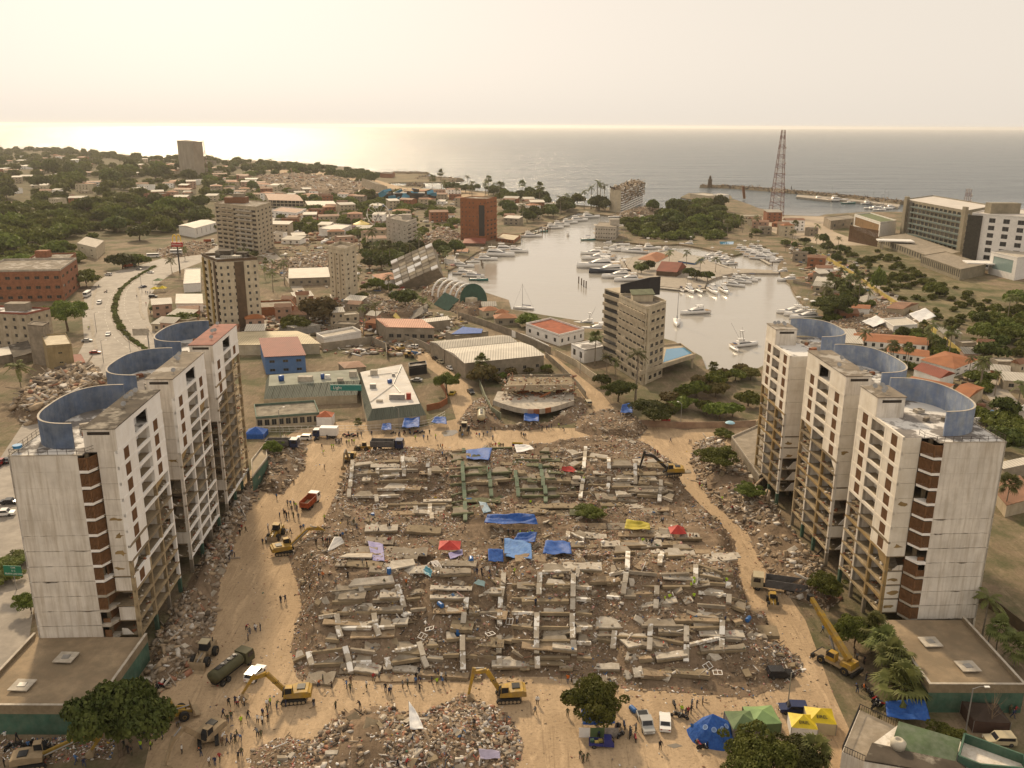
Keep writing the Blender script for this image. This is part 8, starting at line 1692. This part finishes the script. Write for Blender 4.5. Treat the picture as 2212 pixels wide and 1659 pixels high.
POSE = [('standing', person_mesh(arm=(.08, -.05))), ('walking', person_mesh(stride=.38, arm=(-.5, .5))), ('standing hands forward', person_mesh(arm=(.75, .55), stride=.08)), ('striding', person_mesh(stride=.28, arm=(.4, -.3), lean=.08)), ('bending', person_mesh(arm=(.5, .7), bend=.75, stride=.12)), ('sitting', person_mesh(sit=1.0, arm=(.5, .4)))]
ZO.update(e=(0, 2304), f=(3072, 2304), g=(1024, 1100), h=(2048, 1100), k=(0, 1700), l=(0, 1100))
PP = '''a;beside the orange truck;205,805 240,770 265,805 285,800 300,700 330,705 355,745 325,805 368,820 275,700 310,745 252,790 345,720
a;around the loader;105,905 60,1035 90,1025 270,950 298,940 388,918 412,908 180,640 592,385 592,825
a;on the left rubble ridge;520,1040 578,1025 600,1030 618,1028 638,1025 680,1000 700,998 730,990 750,980 778,945 795,870 845,865 873,905 838,945 1062,945 970,810
a;by the lavender sheet;1140,900 1155,900 1145,1025 1160,1020 960,1060 920,1210 960,1240
a;on the big slab;795,1330 1110,1390 1300,1395 690,1395 580,1330 545,1335 465,1420 215,1540 255,1530
a;behind the rubble field;570,205 580,255 655,205 672,205 692,160 705,165 720,165 738,150 785,175 805,165 830,160 848,165 1450,130 1485,130 1552,120 1378,130
a;on the back roof edge;1575,205 1595,205 1612,205 2015,195 2030,195 2045,195 2070,195 2100,195 2115,200 2135,200 1612,275 1645,320 2010,410 1780,100 2045,130
a;under the middle tarps;1890,1300 1910,1295 1950,1295 2020,1310 2030,1330 1895,1370 1960,1340 2180,960 2130,1030 1795,1600 1815,1530
b;near the long tarp;10,960 70,960 135,960 175,960 20,1300
b;at the green wing;180,290 190,700 160,700 430,490 460,460 620,490 600,490
b;on the right dirt road;1235,255 1257,262 1370,150 1530,165 1545,165 1620,540 1640,555 1675,550 1805,720 1900,745 1815,665
b;around the red tent;1290,850 1305,850 1395,810 1465,905 1130,1030 1190,1040 1215,1030 1300,1040 1535,990 1560,990 1590,1000 970,1090 1160,1045 1205,1050
b;on the right frame;1265,1370 1285,1410 1365,1340 1570,1370 1575,1400 1545,1420 1275,1540 1320,1535 1360,1520 1570,1515 1855,1360 1945,1440
c;along the front edge;540,955 580,925 655,970 785,970 820,935 815,1000 955,970 1015,905 1065,895 1120,1000 1155,1030 1168,1000 1268,970 1310,955 1380,940 1415,1000 1420,935 1385,900 1520,930 1565,945 1615,945 1600,900 1640,890 1550,860 1575,870 1410,850
c;on the front sand;690,1150 900,1145 500,1130 180,1150 260,1130 100,1140 125,1120 60,1220 100,1190 15,1270 55,1280 105,1260 15,1390 45,1400
c;on the foreground heap;1885,1310 1355,1420 1140,1520 1300,1650 1225,1655
c;on the left sand;0,480 40,475 -10,470
d;by the tarp shelter;480,925 515,915 200,1200 220,1110 480,1215 1020,1365 1070,1345 910,1340 590,1580 615,1615 650,1600 750,1400 870,1140 885,1160
d;by the blue tent;1280,1500 1550,1140 1595,1140 1645,1115 1465,1190 1500,1210 1520,1205 1545,1190 1550,1345
d;on the front frame;1840,410 1540,400 1685,910 45,410 205,260 2095,80
e;by the olive tanker;2130,465 2160,505 2145,560 1980,1125 2035,1110 2055,1130 2078,1105 2112,1120 1930,1220 1970,1270 2000,1245 2085,1285 2145,1230
e;round the dusty excavator;1920,1430 1965,1465 2000,1435 2035,1440 2085,1420 2050,1400 1920,1465 2090,1560 1860,1640 1810,1640 1900,1600 1740,1560 2060,1600 1575,1535
e;under the big tree;1345,1420 1405,1410 1040,1505 1075,1490 1115,1430 1110,1535 1140,1550 1135,1480 1218,1500 1270,1430 1305,1500 1245,1390 1290,1390 1205,1330 1540,1310
e;by the podium wall;50,1420 150,1430 660,1620 730,1650 40,1650 320,1480 250,1500
f;by the crane;455,360 470,490 745,700 765,730 830,760 845,905 770,1010 825,1000 670,690
f;near the corner house;955,1270 2090,1190 2135,1190 2115,1230
g;along the restaurant fence;800,1395 830,1400 910,1395 1000,1390 1280,1380 1330,1370 1400,1380 615,1425 240,1390 1500,1375 1360,1385 880,1400 1240,1395
g;at the street mouth;2030,1355 2062,1350 1905,1400 1930,1405 1965,1400 1998,1390 2047,1425 1780,1410
h;below the terrace ruin;80,1395 100,1410 115,1410 155,1350 450,1355 235,1340 260,1345 300,1340 320,1330 405,1320 340,1325 75,1330
k;along the left slab;1965,1030 1985,1170 2005,1130 2030,1150 2075,955 2125,930 2090,910 1985,1110 1855,1080
l;on the avenue;833,120 855,105 925,150 765,470 775,465 1203,125 1183,195 1260,160 1275,165 1290,165 1303,165 1302,340 1263,260 1338,465'''
r9 = random.Random(99)
for ln in PP.split('\n'):
    fr_, zn, its = ln.split(';'); L = sorted(tuple(map(float, q.split(','))) for q in its.split())
    for i, (x, y) in enumerate(L):
        vx, vy = zv(fr_, x, y); g = GH(vx, vy); pz = r9.choice([0, 0, 0, 1, 2, 2, 3, 4]) if zn != 'on the right frame' or i % 5 else 5
        lime = (fr_, zn) in (('a', 'behind the rubble field'), ('b', 'near the long tarp'), ('b', 'on the right frame')) and r9.random() < .6
        sh = 'lime vest' if lime else r9.choice(['black', 'black', 'navy', 'navy', 'white', 'grey', 'grey', 'red', 'olive', 'blue', 'black', 'brown', 'orange' if r9.random() < .3 else 'olive', 'lime vest' if r9.random() < .4 else 'black']); tr = r9.choice(['dark', 'dark', 'blue', 'blue', 'tan', 'green'])
        nm, me = POSE[pz]; o = ob('person', me, None, (g.x, g.y, g.z), r9.uniform(0, 6.28)); s_ = r9.uniform(.95, 1.08); o.scale = (s_ * 1.05, s_ * 1.05, s_)
        tag(o, 'person %s in %s, %s trousers, %s from the left %s' % (nm.split()[0], sh if 'vest' in sh else sh + ' top', tr, nth(i), zn), 'person', 'people on and around the site', 'thing')
        for k, mt_ in enumerate((PM[r9.choice(['skin_tan', 'skin_dark'])], PM[r9.choice(['hair_black'] * 6 + ['helmet_white', 'helmet_orange', 'cap_blue'])], SM[sh], TRS[tr])): o.material_slots[k].link = 'OBJECT'; o.material_slots[k].material = mt_
# ------------------------------------------------------------------ tarpaulins, tents, flag
def zs(fr_, pts): return [zv(fr_, *p) for p in pts]
SL = [('a', 'blue tarp over the back middle wing of the rubble', [(1820, 338), (2012, 345), (2042, 255), (1815, 268)], [1.6, 1.4, 2.2, 1.8], TARP, .5), ('b', 'white sheet stretched over the green wing', [(40, 275), (192, 250), (150, 215), (20, 215)], [1.2, 1.5, 1.6, 1.6], WSH, .4), ('a', 'wide blue tarp, topmost of the group in the middle of the rubble', [(1972, 900), (2436, 915), (2402, 845), (2000, 850)], [1.6, 1.7, 2.4, 2.3], TARP, .7),
 ('a', 'blue tarp below the wide one, with a dark right edge', [(2212, 1065), (2410, 1060), (2428, 1005), (2262, 1010)], [1.4, 1.4, 2.4, 2.2], TARP, .5), ('a', 'light blue tarp, largest of the lower middle group', [(2146, 1190), (2384, 1215), (2376, 1110), (2145, 1060)], [1.5, 1.5, 2.6, 2.4], mat('light_blue_tarp', (.05, .15, .40), .75, .2, .8, c2=(.14, .28, .5), amt=.5, s2=1.4, bump=.4, bs=1.5), .7), ('a', 'small square blue tarp left of the light blue one', [(2010, 1235), (2140, 1238), (2135, 1155), (2005, 1152)], [1.5, 1.5, 2.2, 2.2], TARP, .3), ('b', 'blue tarp alone on the right of the middle group', [(265, 1165), (515, 1165), (498, 1090), (290, 1090)], [1.4, 1.4, 2.3, 2.6], TARP, .8),
 ('a', 'lavender sheet draped over beams on the left rubble', [(1010, 1195), (1112, 1198), (1100, 1090), (968, 1065)], [.6, .6, 1.8, 1.8], LAV, .3), ('a', 'small lavender sheet below the red canopy', [(1680, 1190), (1787, 1150), (1785, 1115), (1662, 1150)], [.8, .8, 1.2, 1.2], LAV, .2), ('a', 'silver sheet over the left ridge', [(612, 1112), (766, 1055), (740, 1030), (680, 1030)], [.3, 1.0, 1.8, 1.8], mat('silver_sheet', (.5, .48, .46), .4, .1, .6), .2), ('a', 'grey-white sheet on the middle rubble', [(1545, 1255), (1612, 1258), (1572, 1195), (1506, 1205)], [.5, .5, .7, .7], mat('grey_sheet', (.45, .42, .4), .7, .1, .6), .2), ('a', 'teal tarp over a gap in the middle rubble', [(1437, 1300), (1510, 1340), (1526, 1300), (1470, 1270)], [.9, .6, 1.2, 1.4], mat('teal_tarp', (.05, .2, .28), .5, .2, .8), .3), ('b', 'crumpled red sheet between the green wing and the right wing', [(408, 405), (575, 432), (520, 385), (430, 388)], [.5, .5, .9, .9], REDT, .2), ('b', 'yellow awning on poles at the right of the rubble', [(968, 960), (1192, 962), (1185, 925), (985, 895)], [1.8, 1.7, 2.3, 2.4], mat('yellow_awning', (.42, .34, .04), .7, .2, .6), .5), ('b', 'cream sheet hung beside the red tent', [(1280, 985), (1400, 1005), (1395, 955), (1265, 945)], [.6, .4, 1.6, 1.7], CREAM, .3),
 ('c', 'white sheet hung like a sail on the foreground heap', [(1330, 1345), (1452, 1345), (1400, 1280), (1325, 1225)], [.4, .5, 2.0, 3.2], WSH, .3), ('c', 'lilac and white sheet at the bottom centre', [(1940, 1625), (2112, 1618), (2105, 1570), (1925, 1560)], [.9, .9, 1.3, 1.4], mat('lilac_sheet', (.5, .44, .56), .7, .15, .5), .3), ('a', 'pale blue broken panel on the green wing debris', [(1965, 775), (2035, 760), (1990, 700), (1925, 690)], [.4, .4, .9, .9], mat('pale_blue_panel', (.22, .32, .4), .6, .1, .6), .1), ('c', 'pale green sheet at the edge of the front right frame', [(1880, 95), (1975, 125), (1980, 90), (1920, 75)], [.8, .8, 1.1, 1.1], mat('pale_teal_sheet', (.3, .42, .42), .6, .1, .6), .2),
 ('g', 'big blue tarp over stalls before the restaurant', [(1262, 1370), (1412, 1365), (1418, 1285), (1285, 1300)], [2.0, 2.0, 3.0, 3.0], TARP, .6), ('g', 'small blue tarp over stalls by the lamp post', [(1085, 1380), (1172, 1378), (1170, 1335), (1095, 1340)], [1.6, 1.6, 2.2, 2.2], TARP, .4), ('g', 'blue tarp at the restaurant corner', [(1515, 1320), (1650, 1335), (1642, 1285), (1545, 1285)], [1.8, 1.8, 2.4, 2.4], TARP, .4), ('h', 'blue tarp under the terrace ruin', [(102, 1300), (232, 1305), (230, 1260), (105, 1250)], [1.6, 1.6, 2.4, 2.4], TARP, .5), ('h', 'blue tarp shelter by the dark street tree', [(935, 1230), (1040, 1230), (1035, 1165), (950, 1180)], [1.6, 1.6, 2.6, 2.4], TARP, .5), ('h', 'red banner stretched before the back wall', [(1290, 1315), (1368, 1315), (1366, 1285), (1288, 1285)], [1.0, 1.0, 1.6, 1.6], REDT, .1), ('f', 'blue tarp with pale emblems beside the drooping palm', [(1015, 1290), (1395, 1330), (1330, 1205), (1000, 1190)], [1.6, 1.6, 3.2, 2.4], TARP, .5), ('d', 'blue tarp roof of the shelter under the lone front tree', [(610, 1385), (888, 1370), (835, 1180), (580, 1190)], [2.1, 2.1, 3.0, 3.0], TARP, .35)]
for fr_, lab, pts, hts, mt_, sg_ in SL: sail('tarpaulin', lab, zs(fr_, pts), hts, mt_, sg_, cat='tarpaulin', group='tarpaulins')
p = G(1011, 716, 5.5); tq = thing('tarpaulin', 'blue tarp lying over a torn flat roof by the warehouse', 'tarpaulin', tuple(p)); P = [G(x, y, 5.5) - p for x, y in ((975, 722), (1040, 720), (1043, 711), (1000, 706))]; o = MB().prism([(q.x, q.y) for q in P], 0, .12).build('fabric', TARP, tq); building('torn_shed', 'roofless shed carrying a blue tarp behind the grey sheet roof', [(962, 716), (985, 726), (1055, 716)], h=5.2, wall=WOODG, roof=CONC, parapet=.1)
def tent(label, vx, vy, w_, d_, he, hp, mt_, rz=0.0, side=None, cat='tent', text=None):
    g = GH(vx, vy); t = thing('tent', label, cat, tuple(g), rz, 'tents'); m = MB(); n = 4
    for i in range(4):    # four slightly hollow roof panels
        a = [(-w_, -d_), (w_, -d_), (w_, d_), (-w_, d_)]; p, q = Vector((*a[i], 2 * he)) / 2, Vector((*a[(i + 1) % 4], 2 * he)) / 2; ap = Vector((0, 0, hp)); mid = (p + q) / 2 - Vector((0, 0, .12)); c_ = (p + q + ap) / 3 - Vector((0, 0, .12))
        m2 = MB().add([tuple(v) for v in (p, mid, q, ap, c_)], [(0, 1, 4), (1, 2, 4), (2, 3, 4), (3, 0, 4)]); o = m2.build('roof_panel', mt_, t); s_ = o.modifiers.new('thickness', 'SOLIDIFY'); s_.thickness = .03
    for x in (-1, 1):
        for y in (-1, 1): MB().tube([(x * w_ / 2, y * d_ / 2, -.1), (x * w_ / 2, y * d_ / 2, he)], .05, 6).build('pole', STEEL, t)
    if side:
        for x0, y0, x1, y1 in ((-1, -1, 1, -1), (1, -1, 1, 1), (-1, 1, -1, -1)):
            MB().bar((x0 * w_ * .49, y0 * d_ * .49, he / 2), (x1 * w_ * .49, y1 * d_ * .49, he / 2), .03, he * .96).build('side_wall', side, t)
    if text: a = math.atan2(hp - he, d_ / 2); lettering(text, w_ * .17, BLACK_M, t, (0, -d_ * .3, he + (hp - he) * .4 + .06), (a, 0, 0))
    return t
tent('red canopy tent in the middle of the rubble', *zv('a', 1675, 1110), 4.5, 4, 1.9, 3.0, REDT); tent('bright red peaked tent at the right of the rubble', *zv('b', 1425, 975), 3.6, 3.4, 1.8, 3.2, REDT); tent('yellow tent nearer the camera, at the bottom right', *zv('f', 290, 1345), 4.0, 3.7, 2.0, 3.2, YELT, R(-8), WSH, text='EIREL'); tent('yellow tent behind the other one, at the bottom right', *zv('f', 440, 1300), 4.3, 4.0, 2.1, 3.4, YELT, R(-8), CARG, text='EIREL'); tent('olive green camp tent beside the blue tent', *zv('d', 1985, 1340), 4.6, 4.4, 2.2, 3.2, GRNT, R(5), mat('grey_canvas', (.2, .18, .15), .9, .1, .6)); tent('pale green camp tent behind the olive one', *zv('d', 2150, 1300), 4.8, 4.5, 2.2, 3.1, mat('pale_green_tent', (.2, .3, .12), .7, .15, .6), R(5), GRNT)
tent('brown gazebo tent before the green podium wall', *zv('f', 1865, 1275), 5.6, 5.0, 2.2, 3.6, mat('brown_tent', (.045, .03, .022), .8, .2, .6), R(-5), mat('mesh_wall', (.07, .04, .03), .8, .2, .6)); tent('yellow street tent on the left beside the avenue', *zv('l', 1340, 150), 4, 4, 2.2, 3.4, YELT); tent('yellow street tent on the right beside the avenue', *zv('l', 1408, 145), 4, 4, 2.2, 3.6, YELT); tent('dark green street tent beside the avenue', *zv('l', 1370, 75), 5, 5, 2.2, 3.4, GRNT); tent('orange and white tent in the restaurant yard', *zv('g', 605, 1290), 5, 4.5, 3.2, 4.6, mat('orange_tent', (.42, .13, .06), .7, .15, .6), 0, WSH); tent('blue tent at the left end of the restaurant fence', *zv('g', 5, 1395), 6, 5, 1.6, 3.2, TARP, 0, TARP)
g = GH(*zv('d', 1735, 1380)); bt_ = thing('tent', 'tall blue tarp tent with pale round emblems at the front', 'tent', tuple(g), 0, 'tents'); N = 14; m = MB(); ring = [(math.cos(6.283 * i / N) * (4.0 + .35 * math.sin(i * 2.3)), math.sin(6.283 * i / N) * (3.4 + .3 * math.cos(i * 1.7)), .02) for i in range(N)]; mid = [(p[0] * .62, p[1] * .62, 2.1 + .12 * math.sin(i * 2.9)) for i, p in enumerate(ring)]
m.add(ring + mid + [(-.2, .2, 3.9)], [(i, (i + 1) % N, N + (i + 1) % N, N + i) for i in range(N)] + [(N + i, N + (i + 1) % N, 2 * N) for i in range(N)]); m.build('cover', TARP, bt_)
for a in (R(-100), R(-60), R(-30), R(-140)): o = MB().lathe((0, 0, 0), [(.42, 0), (.42, .03), (.3, .03), (.3, 0)], 14).build('emblem', mat('pale_print', (.25, .36, .6), .5, .1, .6), bt_, loc=(math.cos(a) * 2.05, math.sin(a) * 1.75, 2.45)); o.rotation_euler = (0, R(38), a)
# shelter walls, umbrella, flag, drums
g = GH(*zv('d', 745, 1330)); sw = thing('shelter_stall', 'cloth-walled stall below the blue tarp roof', 'stall', tuple(g)); [MB().bar((x0, -1.8, .9), (x1, -1.8, .9), .06, 1.8).build('cloth_wall', mt_, sw) for x0, x1, mt_ in ((-3.2, -1.5, WSH), (-1.45, .8, GRNT), (.85, 3.0, mat('striped_cloth', (.3, .27, .24), .8, .3, 3.)))]
g = GH(*zv('h', 1880, 1330)); um = thing('parasol', 'pale blue parasol beside the red banner at the back wall', 'parasol', tuple(g)); MB().tube([(0, 0, 0), (0, 0, 2.4)], .04, 6).build('pole', STEEL, um); MB().lathe((0, 0, 0), [(1.6, 2.05), (1.1, 2.4), (.1, 2.7)], 10).build('canopy', mat('parasol_blue', (.3, .5, .6), .6, .1, .6), um)
g = GH(*zv('b', 48, 200)); fl = thing('flag', 'yellow, blue and red flag hung on the green wing', 'flag', tuple(g)); [MB().bar((-1.5, .1 * k, 1.6 - .45 * k), (1.5, .1 * k, 1.5 - .45 * k), .03, .44).build('stripe', plain('flag_%d' % k, [(.6, .42, .03), (.02, .04, .2), (.4, .03, .03)][k], .7), fl) for k in range(3)]; MB().tube([(-1.55, 0, -.5), (-1.55, 0, 2.0)], .04, 5).build('pole', STEEL, fl)
for i, (fr_, x, y) in enumerate((('a', 1010, 800), ('a', 1840, 660), ('a', 1595, 1570), ('c', 1745, 505), ('d', 1045, 1170), ('a', 1860, 1175), ('a', 1150, 1280), ('d', 2040, 390))):
    g = GH(*zv(fr_, x, y)); o = MB().lathe((0, 0, -.45), [(.27, 0), (.3, .1), (.3, .8), (.27, .9)], 12).build('barrel', plain('barrel_blue', (.03, .12, .33), .4), None, loc=g + Vector((0, 0, .45))); o.scale = (1.5,) * 3; o.rotation_euler = (R(90) if i % 3 else 0, 0, r9.uniform(0, 3)); tag(o, 'blue plastic barrel, %s in the debris %s' % (['lying', 'standing'][0 if i % 3 else 1], ['by the left ridge', 'on the green wing', 'left of the front right frame', 'at the front middle', 'beside the pickup', 'above the small square tarp', 'below the lavender sheet', 'on the right flank'][i]), 'barrel', 'blue barrels')
# window frames torn out of the buildings
for i, (fr_, x, y) in enumerate((('a', 1212, 395), ('a', 1045, 720), ('c', 755, 415), ('c', 1500, 475), ('c', 1440, 540), ('c', 2190, 415), ('c', 2025, 520), ('d', 140, 235), ('d', 1690, 800), ('d', 1775, 855), ('c', 220, 1480))):
    g = GH(*zv(fr_, x, y)); m = MB(); m.box(-.8, -.6, -.05, -.7, .6, .05); m.box(.7, -.6, -.05, .8, .6, .05); m.box(-.7, -.6, -.05, .7, -.5, .05); m.box(-.7, .5, -.05, .7, .6, .05); m.box(-.04, -.5, -.04, .04, .5, .04); o = m.build('window_frame', WHITE, None, loc=g + Vector((0, 0, .5))); o.rotation_euler = (r9.uniform(-.6, .9), r9.uniform(-.4, .4), r9.uniform(-.6, .6)); tag(o, 'torn-out white window frame %s from the top of the rubble' % nth(i), 'window frame', 'loose window frames', 'thing')
# lamp posts, poles and signs
def lamp(label, vx, vy, h, arm=1.8, rz=0.0):
    g = GH(vx, vy); t = thing('street_lamp', label, 'street lamp', tuple(g), rz, 'street lamps'); MB().tube([(0, 0, 0), (0, 0, h)], [.13, .08], 7).build('pole', STEEL, t); MB().tube([(0, 0, h - .1), (arm * .6, 0, h + .35), (arm, 0, h + .3)], .05, 5).build('arm', STEEL, t); MB().cbox((arm + .3, 0, h + .28), (.8, .35, .15)).build('lamp_head', WHITE, t)
for lab, fr_, x, y, h, rz in (('lamp post with a bent arm before the brown gazebo', 'f', 1705, 1355, 8.2, 0), ('thin lamp post behind the dark blue jeep', 'f', 165, 1180, 7.6, .2), ('lamp post behind the right podium wall', 'f', 1885, 680, 6, .1), ('pole standing by the back wall of the site', 'h', 1455, 1325, 8, 2), ('lamp post before the restaurant fence', 'g', 1240, 1395, 9, 2.5), ('lamp post near the white box truck', 'g', 212, 1405, 9, 1), ('lamp post on the nearer avenue island', 'l', 835, 495, 9, .3), ('lamp post behind the far blue parapet', 'l', 1130, 700, 8, 2.8), ('lamp post on the avenue pavement by the red car', 'l', 895, 755, 9, 0), ('lamp post beside the median hedge', 'l', 1228, 150, 9, 3), ('lamp post on the second dirt street', 'h', 588, 850, 8, .4)): lamp(lab, *zv(fr_, x, y), h, 1.8, rz)
g = GH(35, 1275); hs2 = thing('road_sign', 'green direction sign with white lettering left of the left slab', 'road sign', tuple(g), R(-4)); MB().tube([(0, .1, 0), (0, .1, 5.2)], .12, 6).build('post', STEEL, hs2); o = MB().box(-1.9, -.06, 3.4, 1.9, .04, 5.6).build('board', plain('sign_green', (.01, .16, .09), .5), hs2); [lettering(tx, .5, WHITE, o, (.2, -.08, z)) for tx, z in (('CAR', 5.2), ('S. C', 4.5), ('PLAYA LOS COC', 3.8))]
g = GH(*zv('l', 1290, 640)); bb2 = thing('billboard', 'grey roadside billboard seen from behind, above the curved parapets', 'billboard', tuple(g), R(5)); MB().tube([(0, 0, 0), (0, 0, 7)], .25, 8).build('post', STEEL, bb2); MB().box(-6, -.2, 6, .6, .2, 9).build('board', CONC_L, bb2)
# spilled bits and litter on the sand round the field
rs = np.random.RandomState(12); pts_ = []; SW = [(p[0], p[1]) for p in gpoly(SITE)]
cand = [G(rs.uniform(380, 1800), rs.uniform(930, 1700)) for _ in range(9000)]; FW = [(p[0], p[1]) for p in gpoly(FIELD)]; px, py = np.array([c.x for c in cand]), np.array([c.y for c in cand]); hh_ = H(px, py)
P = np.array(FW); dd = np.full(px.shape, 1e9)
for i in range(len(P)):
    a, b = P[i], P[(i + 1) % len(P)]; e = b - a; t_ = np.clip(((px - a[0]) * e[0] + (py - a[1]) * e[1]) / (e @ e), 0, 1); dd = np.minimum(dd, np.hypot(px - a[0] - t_ * e[0], py - a[1] - t_ * e[1]))
ok = (hh_ < .05) & (rs.rand(len(px)) < np.exp(-dd / 5) + .10); n = int(ok.sum()); sp_ = debris('scattered_debris', np.stack([px[ok], py[ok], np.full(n, .02)], 1), rs.uniform(.08, .34, n), rs.choice(12, n, p=np.array(PAL['mix']) / sum(PAL['mix'])), None, 13); tag(sp_, 'small bits of rubble strewn over the sand round the field', 'debris')
# ------------------------------------------------------------------ air
hm, hn, hl, hb = nodes('warm_haze'); hn.remove(hb)
pv = hn.new('ShaderNodeVolumePrincipled'); pv.inputs['Color'].default_value = (.96, .93, .90, 1)
pv.inputs['Density'].default_value = HAZE_D; pv.inputs['Anisotropy'].default_value = .5
hl.new(pv.outputs[0], hn['Material Output'].inputs['Volume'])
hz = MB().box(-41000, -2500, -6.0, 41000, 43000, 104.0).build('haze', hm); hz['kind'] = 'stuff'; tag(hz, 'warm dusty evening haze over the town and sea', 'haze')
